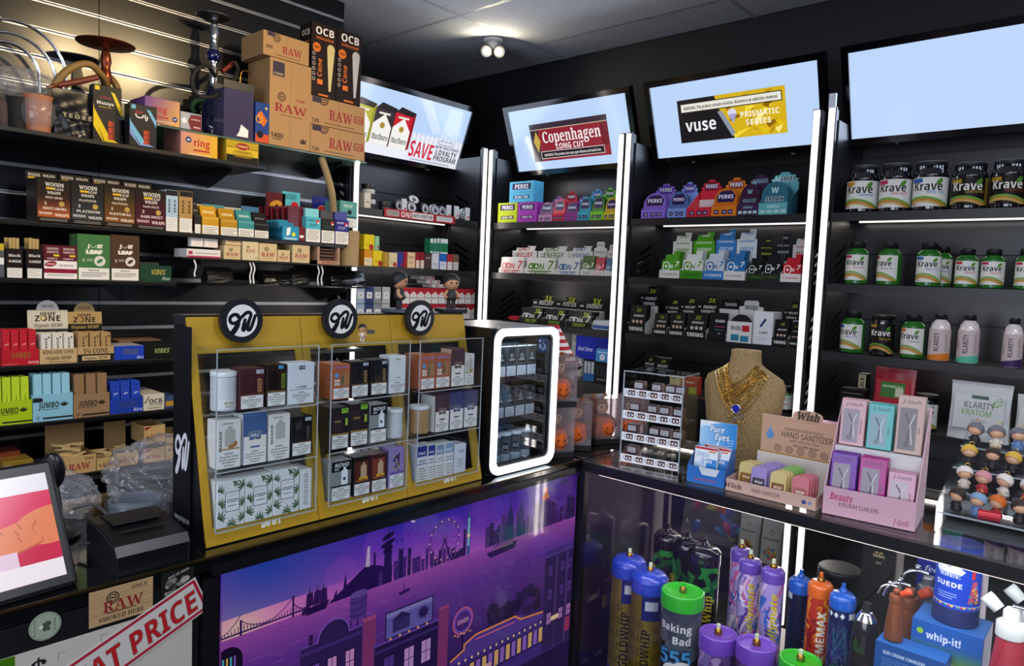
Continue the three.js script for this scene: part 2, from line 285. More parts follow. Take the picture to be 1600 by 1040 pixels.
screen('lit menu screen showing three cigarette packs and a red SAVE slogan', -3.27, 2.437, -2.70, Q, (g, H) => {
sky(g, H); tri(g, [[52, 0], [62, 0], [78, 20], [70, 22]], '#d3e6ff'); tri(g, [[80, 2], [92, 2], [94, 23], [78, 23]], '#cfe3ff');
fill(g, '#e4e8f4', 0, 24, 100, 20); for (let i = 0; i < 26; i++) fill(g, i % 2 ? '#d2d7ea' : '#eef0f8', 50 + i * 2, 23, 1.2, 14);
tri(g, [[0, 30], [46, 24], [52, 24], [52, 44], [0, 44]], '#eceffa');
const pack = (x, y, c, c2, t) => {
tri(g, [[x, y + 2], [x + 4, y - 2], [x + 17, y], [x + 15, y + 4]], '#2a2226'); tri(g, [[x, y + 2], [x + 15, y + 3], [x + 15, y + 26], [x, y + 25]], c);
tri(g, [[x + 15, y + 3], [x + 17, y], [x + 17, y + 24], [x + 15, y + 26]], c2); tri(g, [[x, y + 12], [x + 8, y + 5], [x + 15, y + 13], [x + 15, y + 26], [x, y + 25]], '#f4f2ee');
circ(g, x + 7.6, y + 12.5, 2, '#b08d3c'); tx(g, 'Marlboro', x + 7.6, y + 20.2, 5.2, t, 's', { w: 13 }); fill(g, '#efe9dd', x + 3, y + 4.2, 9, 1.3);
};
pack(2, 11, '#b6b33a', '#97942c', '#2c5a3a'); pack(19, 11, '#3a3136', '#241e22', '#1c1a1c'); pack(35, 11, '#c5222f', '#8e1520', '#1c3a2a');
tx(g, 'SAVE', 64, 34, 15, '#d3182c', 'b', { w: 22, r: 0.02 }); tx(g, 'WITH THIS STORE\'S', 87, 29.5, 2.6, '#3a3a44'); tx(g, 'LOYALTY', 87, 33.2, 5, '#3a3338', 'b', { w: 20 }); tx(g, 'PROGRAM', 87, 37.4, 5, '#3a3338', 'b', { w: 22 });
lines(g, 56, 41, 36, 1, 1, '#8e93a8', 0.6); frame(g, 78, 25, 13, 2.6, '#7f86a8', 0.4);
});
screen('lit menu screen showing a dark red chewing tobacco advert', -2.6, 2.435, -3.3, 0, (g, H) => {
sky(g, H); g.save(); g.translate(17, 11); fill(g, '#8e2634', 0, 0, 66, 26); fill(g, '#27222a', 0, 0, 7, 26); fill(g, '#3a2c38', 0, 0, 66, 4); fill(g, '#cfc3a4', 0, 3.7, 66, 0.5);
fill(g, '#701a27', 60, 4.2, 6, 15); tri(g, [[5, 5], [8, 12], [5, 20], [2, 12]], '#c9a94f'); tx(g, 'Copenhagen', 35, 9.6, 10.5, '#f2ecec', 's', { w: 50 }); tx(g, 'LONG CUT', 33, 16.6, 5.2, '#f2ecec', 'b', { w: 24 });
fill(g, '#231c20', 7, 19.4, 54, 4.8); frame(g, 7, 19.4, 54, 4.8, '#d8cfd0', 0.5); tx(g, 'WARNING: This product can cause gum disease and tooth loss.', 34, 21.9, 2.4, '#e8e2e2', 'b', { w: 49 });
g.restore();
});
screen('lit menu screen showing a black and yellow vaping advert', -1.616, 2.437, -3.3, 0, (g, H) => {
sky(g, H); g.save(); g.translate(17, 10); fill(g, '#1b191d', 0, 0, 65, 25); tri(g, [[24, 0], [65, 0], [65, 25], [35, 25], [27, 10]], '#d8b21d');
const cs = ['#f3df3a', '#b88a12', '#8c6210', '#fff08a', '#e2c31c', '#c89a16']; for (let i = 0; i < 30; i++) { const x = rr(28, 62), y = rr(1, 24); tri(g, [[x, y], [x + rr(2, 8), y + rr(-4, 4)], [x + rr(-3, 4), y + rr(1, 6)]].map(([a, b]) => [Math.max(Math.min(a, 65), 29 + b * 0.2), Math.max(0, Math.min(25, b))]), cs[i % 6]); }
tri(g, [[25, 9], [28, 9], [35, 22], [33, 24]], '#8b95a8'); circ(g, 34, 11, 2.6, '#d9d6ee'); tri(g, [[31.6, 11.5], [36.4, 11.5], [34.5, 17]], '#a79fd0');
fill(g, '#e9e7dc', 2, 2.4, 61, 5); frame(g, 2, 2.4, 61, 5, '#2a2820', 0.5); tx(g, 'WARNING: This product contains nicotine. Nicotine is an addictive chemical.', 32.5, 5, 2.5, '#2a2820', 'b', { w: 57 });
tx(g, 'vuse', 14, 15, 10, '#eef0f4', 'b', { w: 20 }); tx(g, 'PRISMATIC', 50, 12.5, 4.4, '#fbf6e0', 'b', { w: 23 }); tx(g, 'SERIES', 49, 17, 4.4, '#fbf6e0', 'b', { w: 15 }); g.restore();
});
screen('blank pale blue lit menu screen above the supplement jars', -0.65, 2.443, -3.3, 0, (g, H) => { fill(g, '#bfd7fc'); }, 0.838);
screen('blank pale blue lit menu screen at the far end of the shelving', 0.35, 2.443, -3.3, 0, (g, H) => { fill(g, '#bfd7fc'); });
// ---------- counters ----------
M.counterTop = phys(0x0a0b0d, 0.12, { clearcoat: 0.6, clearcoatRoughness: 0.05 });
const CX = -1.36;
{
const t = thing('service_counter', 'long black service counter with a lit purple city panel', 'counter');
mesh('body', box(0.5, 0.985, 2.86, CX - 0.268, 0.4925, -0.42), M.black, t);
mesh('countertop', rbox(0.56, 0.03, 2.9, 0.004, CX - 0.277, 1.015, -0.42), M.counterTop, t);
mesh('edge_trim', box(0.004, 0.004, 2.9, CX + 0.0045, 1.0285, -0.42), M.trim, t);
const fr = [box(0.03, 0.022, 1.22, CX - 0.008, 1.0, -1.26), box(0.03, 0.985, 0.032, CX - 0.008, 0.4925, -0.645), box(0.03, 0.985, 0.03, CX - 0.008, 0.4925, -1.865), box(0.03, 0.04, 1.2, CX - 0.008, 0.2, -1.26)];
mesh('panel_frame', merge(fr), M.satin, t);
const W2 = 1.192, H2 = 0.79, tex = screenTex(1792, 1188, (g, H) => {
const lg = g.createLinearGradient(0, 0, 0, 13.5); lg.addColorStop(0, '#2a1fb0'); lg.addColorStop(0.45, '#6a35c8'); lg.addColorStop(1, '#d36fd0'); g.fillStyle = lg; g.fillRect(0, 0, 100, 14);
const rg = g.createRadialGradient(3, 14, 0, 3, 14, 34); rg.addColorStop(0, 'rgba(255,226,190,1)'); rg.addColorStop(0.25, 'rgba(246,150,214,.9)'); rg.addColorStop(1, 'rgba(150,70,210,0)'); g.fillStyle = rg; g.fillRect(0, 0, 60, 14);
const r2 = g.createRadialGradient(8, 0, 0, 8, 0, 26); r2.addColorStop(0, 'rgba(22,74,190,.95)'); r2.addColorStop(1, 'rgba(30,40,170,0)'); g.fillStyle = r2; g.fillRect(0, 0, 60, 10);
const r3 = g.createRadialGradient(100, 0, 0, 96, 2, 46); r3.addColorStop(0, 'rgba(80,34,130,.9)'); r3.addColorStop(1, 'rgba(70,40,190,0)'); g.fillStyle = r3; g.fillRect(50, 0, 50, 14);
for (const [x, y, r] of [[33, 5, 4], [44, 4, 5], [52, 8, 5], [63, 3, 4], [24, 9, 4]]) circ(g, x, y, r, 'rgba(206,110,226,.16)');
const wg = g.createLinearGradient(0, 13.5, 0, 40); wg.addColorStop(0, '#a953b8'); wg.addColorStop(0.25, '#6a37a0'); wg.addColorStop(1, '#33205f'); g.fillStyle = wg; g.fillRect(0, 13.5, 100, 53);
for (let i = 0; i < 70; i++) fill(g, i % 3 ? 'rgba(232,150,230,.30)' : 'rgba(60,30,120,.35)', rr(0, 92), rr(14, 26), rr(1, 5), 0.14);
// bridge and sailing ship
const ink = '#3a1a66'; line(g, [[0, 13.1], [17, 12.9]], ink, 0.3);
for (const x of [3.5, 13.6]) line(g, [[x, 13.6], [x, 9.6 + (x < 5 ? 1.2 : 0)]], ink, 0.4);
g.strokeStyle = ink; g.lineWidth = 0.14; for (const [a, b, h] of [[-4, 3.5, 1.5], [3.5, 13.6, 2.2], [13.6, 20, 1.6]]) { g.beginPath(); g.moveTo(a, 11); g.quadraticCurveTo((a + b) / 2, 15, b, 9.8); g.stroke(); for (let x = Math.max(a, 0); x < b; x += 0.6) { g.beginPath(); g.moveTo(x, 12.9); g.lineTo(x, 11.6 + 0.9 * Math.sin((x - a) / (b - a) * 3.14)); g.stroke(); } }
tri(g, [[15.6, 13.1], [21.4, 12.6], [20.6, 14.2], [16.4, 14.3]], '#2b1450'); for (const x of [17, 18.6, 20]) { tri(g, [[x - 0.8, 12.8], [x + 0.9, 12.6], [x + 0.7, 10], [x - 0.6, 10.1]], '#3b1e66'); line(g, [[x, 13], [x, 9.2]], '#23103f', 0.15); }
tri(g, [[15.3, 13.6], [16, 12.2], [16, 14.4]], '#3b1e66'); tri(g, [[22.2, 12.6], [23, 11], [23, 13.4]], '#3b1e66');
// skyline
const city = '#2a1458', c2 = '#46237e';
tri(g, [[21, 13.5], [25, 11.2], [30, 8.2], [34, 9.5], [36, 13.5]], city); tri(g, [[24.4, 12], [24.9, 8.4], [25.4, 12]], city); tri(g, [[29.6, 8.6], [30.0, 4.5], [30.6, 4.5], [30.7, 8.8]], 'rgba(240,226,240,.75)');
for (let x = 33; x < 57; x += 1.25) { const h = rr(2.5, 6.5) * (x > 46 && x < 56 ? 0.6 : 1); fill(g, rnd() > 0.5 ? city : c2, x, 13.5 - h, rr(0.8, 1.3), h); for (let k = 0; k < 5; k++) fill(g, 'rgba(255,196,150,.7)', x + rr(0.1, 0.8), 13.5 - rnd() * h, 0.12, 0.18); }
fill(g, city, 34.3, 5.5, 1.9, 8); g.fillStyle = '#1f0f46'; for (const [y, r] of [[3.6, 1.6], [5.1, 1.9], [6.4, 1.3]]) { g.beginPath(); g.ellipse(35.2, y, r, 0.55, -0.3, 0, 7); g.fill(); } line(g, [[35.2, 3.6], [35.2, 2]], city, 0.25);
fill(g, city, 31.6, 6.2, 0.5, 4); circ(g, 41.8, 1.5, 0.75, '#f0e2f4'); circ(g, 42.15, 1.3, 0.66, '#5a30b8');
for (const [x, y] of [[37.5, 5], [39, 5.4], [40.6, 4.4]]) line(g, [[x - 0.4, y], [x, y + 0.2], [x + 0.4, y - 0.1]], city, 0.15);
ring(g, 51, 8.2, 4.4, '#5a2b86', 0.3); ring(g, 51, 8.2, 3.9, '#5a2b86', 0.12); for (let k = 0; k < 14; k++) { const a = k / 14 * 6.28; line(g, [[51, 8.2], [51 + 4.2 * Math.cos(a), 8.2 + 4.2 * Math.sin(a)]], '#5a2b86', 0.1); circ(g, 51 + 4.4 * Math.cos(a), 8.2 + 4.4 * Math.sin(a), 0.22, '#f0b6c8'); }
line(g, [[51, 8.2], [48.9, 13.5]], city, 0.3); line(g, [[51, 8.2], [53.1, 13.5]], city, 0.3);
tri(g, [[57.9, 13.5], [58.0, 4.6], [58.4, 2.6], [58.8, 4.6], [59, 13.5]], '#3c5f9c'); fill(g, '#8fe0d8', 58.15, 5, 0.5, 6.5); circ(g, 58.4, 9, 0.5, '#ffd9a0');
for (let x = 64; x < 100; x += 1.35) { const h = rr(3, 7.5) - Math.abs(x - 84) * 0.03; fill(g, rnd() > 0.5 ? '#33195f' : '#4b2a80', x, 13.5 - h, rr(0.9, 1.6), h); for (let k = 0; k < 5; k++) fill(g, 'rgba(255,200,150,.6)', x + rr(0.1, 1), 13.5 - rnd() * h, 0.13, 0.2); }
for (const x of [72.5, 76.5]) { tri(g, [[x - 1.6, 13.5], [x - 1.2, 8], [x, 4.4], [x + 1.2, 8], [x + 1.6, 13.5]], '#2d2a6e'); line(g, [[x, 5], [x, 3]], '#2d2a6e', 0.2); }
tri(g, [[81, 13.5], [85, 4.6], [86.8, 4.6], [92, 13.5]], '#4a2470'); tri(g, [[85, 4.6], [86.8, 4.6], [87.6, 6.3], [86.6, 5.8], [85.8, 6.8], [85.2, 5.9], [84.3, 6.3]], '#e8793c'); g.fillStyle = '#e0603a'; g.beginPath(); g.arc(85.9, 3.8, 0.9, 0, 7); g.fill();
g.fillStyle = '#31225e'; g.beginPath(); g.ellipse(93.3, 3, 2, 0.45, 0, 0, 7); g.fill(); g.beginPath(); g.ellipse(93.3, 2.6, 1, 0.6, 0, 0, 7); g.fill();
tri(g, [[64.5, 15], [75.5, 14.2], [74.6, 16], [66, 16.4]], '#341a58'); for (let x = 67; x < 74; x += 0.9) { fill(g, '#5b3480', x, 13.2, 0.5, 1.4); circ(g, x + 0.2, 14.6, 0.16, '#ffcf9a'); }
tri(g, [[38.2, 16.5], [41.6, 16.2], [41, 17], [38.6, 17.2]], '#3a1c66'); fill(g, '#3a1c66', 39.7, 14.8, 0.2, 1.6);
// foreground town
const bd = '#352260', bd2 = '#2b1b50', hi = '#6d4ab0', win = (x, y, w, h, c) => { fill(g, '#20123c', x - 0.25, y - 0.25, w + 0.5, h + 0.5); fill(g, c, x, y, w, h); line(g, [[x + w / 2, y], [x + w / 2, y + h]], '#2a1848', 0.15); line(g, [[x, y + h / 2], [x + w, y + h / 2]], '#2a1848', 0.15); };
fill(g, '#3a2a70', 0, 40, 100, 27);
g.fillStyle = '#1c1030'; g.beginPath(); g.arc(1.3, 17.6, 2.6, 3.14, 6.28); g.lineTo(3.9, 30); g.lineTo(0, 30); g.fill(); for (let k = 0; k < 4; k++) fill(g, ['#4fc6d8', '#e2c060', '#4fc6d8', '#8a6ad0'][k], 0.2 + k * 0.7, 16.8, 0.35, 12);
fill(g, '#553a90', 26.2, 13.6, 4, 5); g.fillStyle = '#6d50a8'; g.beginPath(); g.ellipse(28.2, 13.6, 2.1, 0.7, 0, 0, 7); g.fill(); g.strokeStyle = '#3a2468'; g.lineWidth = 0.2; for (const y of [14.8, 16.2, 17.5]) { g.beginPath(); g.ellipse(28.2, y, 2.05, 0.55, 0, 0, 3.14); g.stroke(); } for (const x of [26.4, 28, 29.9]) line(g, [[x, 18.6], [x, 21]], '#2a1848', 0.25);
fill(g, bd, 15.3, 20.4, 14, 26); fill(g, hi, 15.3, 20.2, 14, 0.4); fill(g, '#4a3080', 14.9, 21.4, 14.8, 0.7); g.fillStyle = bd; g.beginPath(); g.arc(22.6, 20.6, 3.6, 3.14, 6.28); g.fill(); g.strokeStyle = '#8a5ad0'; g.lineWidth = 0.3; g.beginPath(); g.arc(22.6, 20.6, 3.6, 3.14, 6.28); g.stroke();
for (const x of [17.4, 21.3, 25.4]) win(x, 24.5, 2, 4.6, x > 20 ? '#d89ad8' : '#7a50b8'); fill(g, '#8a3a78', 29.4, 19.2, 3.2, 24); fill(g, '#b0508a', 29.4, 19.2, 3.2, 0.8); fill(g, '#3a1c58', 17, 18.4, 0.9, 2);
fill(g, bd2, 32.4, 26.2, 17.5, 24); fill(g, hi, 32.2, 25.9, 17.9, 0.5); fill(g, '#43307c', 32.2, 27.4, 17.9, 0.6); for (const x of [35, 40.4, 45.2]) win(x, 29.5, 2.6, 5, x > 36 ? '#c79ae0' : '#5a3c98'); fill(g, '#8a3a78', 50, 23.5, 3, 24); fill(g, '#a84a80', 50, 23.5, 3, 0.7);
fill(g, '#2a1a4c', 35, 19.9, 13.2, 6); fill(g, '#6b62b8', 35.3, 20.2, 12.6, 5.4); fill(g, '#8c84cc', 35.3, 20.2, 12.6, 1); fill(g, '#3a3070', 37, 22.2, 4.6, 2.6); tri(g, [[36.6, 22.2], [39.3, 20.8], [42, 22.2]], '#2c2358'); const st = []; for (let k = 0; k < 20; k++) { const a = k / 20 * 6.28, r = k % 2 ? 1.1 : 1.9; st.push([45.4 + r * Math.cos(a), 22.9 + r * 0.9 * Math.sin(a)]); } tri(g, st, '#302060'); for (const x of [36.5, 39, 41.5, 44, 46.5]) circ(g, x, 25.9, 0.3, '#ffb870');
for (let k = 0; k < 40; k++) circ(g, rr(65, 85), rr(28.5, 34) + Math.abs(rr(-1, 1)), rr(0.8, 1.8), k % 3 ? '#2a1c48' : '#352658');
ring(g, 57.6, 29, 3, '#d86a9a', 0.4); ring(g, 57.6, 29, 2.5, '#7a5ae0', 0.3); tx(g, 'DINER', 57.6, 29, 1.5, '#e0a0d0', 'b', { w: 3.6 }); for (let k = 0; k < 6; k++) fill(g, '#f0b050', 54.8 + k * 1, 31.6 + (k % 2) * 0.5, 0.7, 0.3); fill(g, '#241640', 57.4, 32.4, 0.5, 6);
fill(g, '#4a3288', 54.6, 37.2, 32.6, 12); tri(g, [[54, 37.4], [58, 36], [58, 35], [62, 33.8], [79, 34.2], [79, 36], [87.6, 36.6], [87.6, 38], [54, 38.6]], '#5c3f9c'); line(g, [[54, 37.6], [58.3, 36.2], [58.3, 35], [62, 33.8], [76, 34], [78, 35.4], [87.6, 36.4]], '#ff9a5a', 0.45); line(g, [[62, 35], [76, 35.4]], '#ff7a9a', 0.25);
for (let x = 56; x < 86; x += 2.1) { fill(g, '#1f1440', x, 40, 1.8, 4.6); fill(g, x % 4 < 2 ? '#e8b878' : '#9a6ad0', x + 0.2, 40.3, 1.4, 3.9); circ(g, x + 0.8, 38.9, 0.34, '#ffe0a8'); } fill(g, '#c04a78', 66, 42.5, 2, 3); for (let k = 0; k < 4; k++) fill(g, '#f0e0e8', 66 + k * 0.5, 42.5, 0.25, 3);
fill(g, '#38265e', 87, 21.5, 13, 45); fill(g, '#4d3684', 87, 20.4, 13, 1.4); fill(g, '#5a4292', 86.5, 21.6, 13.5, 0.6); for (const x of [88.6, 93.6, 97]) for (const y of [24.5, 31, 37.5]) win(x, y, 1.7, 3, rnd() > 0.5 ? '#c080d0' : '#5c3e94'); for (const x of [91.5, 96]) fill(g, '#52397e', x, 22.4, 0.9, 25);
line(g, [[92, 47], [92, 40]], '#2a1a40', 0.35); for (const x of [91, 92, 93]) circ(g, x, 39.4, 0.7, '#ffe0b0'); fill(g, '#a83a68', 96.5, 41, 2.2, 4);
fill(g, '#2b1c4e', 0, 47.5, 100, 20); fill(g, '#47307a', 0, 47.4, 100, 0.5); for (let x = 2; x < 100; x += 7) fill(g, '#b89ad8', x, 57, 3.6, 0.5);
});
const p = mesh('lit_panel', box(0.006, H2, W2, CX + 0.0015, 1.008 - H2 / 2, -0.664 - W2 / 2 - 0.005), emit(tex, LIGHT.poster), t);
const gl = mesh('panel_glass', box(0.004, H2, W2, CX + 0.0085, 1.0 - H2 / 2, -0.664 - W2 / 2 - 0.005), M.panelGlass, t);
rectLight(0x8a5ce0, 0.16, W2 - 0.02, H2 - 0.02, CX + 0.014, 1.008 - H2 / 2, -0.664 - W2 / 2, 5, 1.008 - H2 / 2, -0.664 - W2 / 2);
}
// ---------- tilted gold display of vaporiser boxes ----------
const G0 = -0.655, G1 = -1.452, GB = 1.032;
M.goldPanel = new THREE.MeshStandardMaterial({ color: 0xb8901c, roughness: 0.5, metalness: 0.15 });
const bays = [[-0.669, -0.902], [-0.936, -1.165], [-1.198, -1.424]];
const monogram = (g, x, y, s, col, lw) => {
g.save(); g.translate(x, y); g.scale(s, s); g.strokeStyle = col; g.lineWidth = lw; g.lineCap = 'round';
g.beginPath(); g.moveTo(-13, -17); g.bezierCurveTo(-28, -27, -46, -8, -34, 3); g.bezierCurveTo(-26, 9, -13, 3, -7, -7); g.stroke(); g.beginPath(); g.moveTo(-7, -7); g.bezierCurveTo(-16, 12, -28, 28, -36, 36); g.bezierCurveTo(-28, 42, -15, 20, -11, 8); g.stroke();
g.beginPath(); g.moveTo(-14, -14); g.bezierCurveTo(-2, -2, 4, -26, 18, -26); g.bezierCurveTo(30, -26, 26, -14, 22, -6); g.bezierCurveTo(16, 10, 6, 26, 4, 26); g.bezierCurveTo(-2, 26, 6, 6, 8, -4); g.stroke();
g.beginPath(); g.moveTo(22, -6); g.bezierCurveTo(18, 10, 14, 26, 20, 26); g.bezierCurveTo(28, 26, 32, 4, 40, -16); g.stroke(); g.restore();
};
{
const t = thing('product_display', 'gold fronted counter display in three bays with clear cases and round logos', 'display stand');
const len = G0 - G1, H = 0.462, top = 0.1;
const side = new THREE.Shape(); side.moveTo(0, 0); side.lineTo(-0.16, 0); side.lineTo(-0.16, H); side.lineTo(-top - 0.003, H); side.closePath();
for (const z of [G0 - 0.006, G1 + 0.006]) { const m = mesh('side_panel', new THREE.ExtrudeGeometry(side, { depth: 0.006, bevelEnabled: false }), M.satin, t); m.position.set(-1.402, GB, z - 0.003); }
const ang = Math.atan2(top, H), hyp = Math.hypot(top, H);
bays.forEach(([a, b], i) => {
const z0 = i ? (bays[i - 1][1] + a) / 2 : G0, z1 = i < 2 ? (b + bays[i + 1][0]) / 2 : G1, s = new THREE.Shape(), l = z0 - z1 - 0.0016;
s.moveTo(0, 0); s.lineTo(l, 0); s.lineTo(l, hyp); s.lineTo(0, hyp); s.closePath();
const h = new THREE.Path(), u0 = z0 - a + 0.002, u1 = z0 - b - 0.002, v0 = 0.036, v1 = 0.395; h.moveTo(u0, v0); h.lineTo(u1, v0); h.lineTo(u1, v1); h.lineTo(u0, v1); h.closePath(); s.holes.push(h);
const m = mesh('front_panel', new THREE.ExtrudeGeometry(s, { depth: 0.005, bevelEnabled: false }), M.goldPanel, t); m.rotation.set(0, Q, 0); m.rotation.order = 'YXZ'; m.rotation.x = -ang; m.position.set(-1.402, GB, z0 - 0.0008);
// warning icons along the foot
const ic = pr(0.05, 0.014, (g, HH) => { fill(g, '#b8921f'); fill(g, '#f2efe2', 4, 4, 18, HH - 6); circ(g, 36, HH / 2, 11, '#f2efe2'); tri(g, [[54, HH / 2], [58, 4], [72, 4], [76, HH / 2], [72, HH - 4], [58, HH - 4]], '#f2efe2'); tri(g, [[81, HH - 3], [90, 3], [99, HH - 3]], '#f2efe2'); for (const [x, y] of [[10, 8], [36, 12], [65, 12], [90, 18]]) { ring(g, x + 1, y + 2, 4, '#5a4a14', 1.6); } }, 2200);
const im = mesh('icon_strip', new THREE.PlaneGeometry(0.05, 0.014), pmat(ic.s, 'paper'), m); setUV(im.geometry, ic.r); im.position.set(l * 0.55, 0.019, 0.0062);
// clear case: upright front, wedge sides, three shelves
const w = a - b, X0 = -1.388, cs = [];
mesh('case_front', box(0.003, 0.372, w, X0, 1.063 + 0.186, (a + b) / 2), M.acrylic, t);
for (const z of [a, b]) { const q = new THREE.Shape(); q.moveTo(0, 0); q.lineTo(-0.02, 0); q.lineTo(-0.1, 0.372); q.lineTo(0, 0.372); q.closePath(); const sm = mesh('case_side', new THREE.ExtrudeGeometry(q, { depth: 0.003, bevelEnabled: false }), M.acrylic, t); sm.position.set(X0, 1.063, z - 0.0015); }
mesh('case_lid', box(0.1, 0.003, w, X0 - 0.05, 1.4365, (a + b) / 2), M.acrylic, t);
for (const y of [1.063, 1.187, 1.305]) mesh('case_shelf', box(0.15, 0.003, w, X0 - 0.077, y - 0.0015, (a + b) / 2), M.acrylic, t);
for (const z of [a, b]) cs.push(box(0.002, 0.374, 0.002, X0 + 0.0012, 1.25, z));
for (const y of [1.4365, 1.3035, 1.1855, 1.0625]) cs.push(box(0.002, 0.002, w, X0 + 0.0013, y, (a + b) / 2));
mesh('case_edge', merge(cs), M.acrylicEdge, t);
});
mesh('base', box(0.165, 0.012, len, -1.482, GB + 0.004, (G0 + G1) / 2), M.satin, t); mesh('top_rail', box(0.06, 0.006, len, -1.532, GB + H + 0.001, (G0 + G1) / 2), M.satin, t);
for (const [zc, k] of [[-0.764, 0.048], [-1.016, 0.048], [-1.268, 0.048]]) {
const d = mesh('logo_disc', cyl(k, k, 0.012, 48), std(0x11131b, 0.45), t); d.rotation.set(0, 0, -Q); d.position.set(-1.476, 1.488, zc);
const lp = pr(0.08, 0.08, (g) => { fill(g, '#11131b'); circ(g, 50, 50, 48, '#e4e4de'); monogram(g, 50, 52, 1.02, '#15161c', 10); }, 2000);
const f = mesh('logo_face', new THREE.CircleGeometry(k * 0.76, 48), pmat(lp.s, 'paper'), t); setUV(f.geometry, lp.r); f.rotation.y = Q; f.position.set(-1.4695, d.position.y, zc);
}
const sp = pr(0.14, 0.44, (g, HH) => { fill(g, '#101013'); monogram(g, 50, HH * 0.6, 0.95, '#cfd0d4', 9); g.save(); g.translate(52, HH * 0.93); tx(g, 'www.gwvapes.com', 0, 0, 12, '#c9cacd', 'b', { w: 84 }); g.restore(); }, 1300);
const sf = mesh('side_print', new THREE.PlaneGeometry(0.085, 0.44), pmat(sp.s, 'card'), t); setUV(sf.geometry, sp.r); sf.position.set(-1.51, GB + 0.224, G0 + 0.0005);
}
function setUV(g, r) { const u = g.attributes.uv; for (let i = 0; i < u.count; i++) u.setXY(i, r[0] + (r[2] - r[0]) * u.getX(i), r[1] + (r[3] - r[1]) * u.getY(i)); }
// boxed goods on a shelf that faces +x (wall and counter displays) or +z (back units)
function goods(name, label, cat, w, h, d, o, group) {
const f = o.draw ? pr(w, h, o.draw, o.den || 1000) : o.f; return one(name, pgeo(w, h, d, { ...o, f, col: o.draw ? edge(f) : o.col }), pmat(f.s, o.fin), label, cat, group);
}
const onX = (m, z, y, x, turn = 0) => at(m, x, y, z, Q + turn), onZ = (m, x, y, z, turn = 0) => at(m, x, y, z, turn);
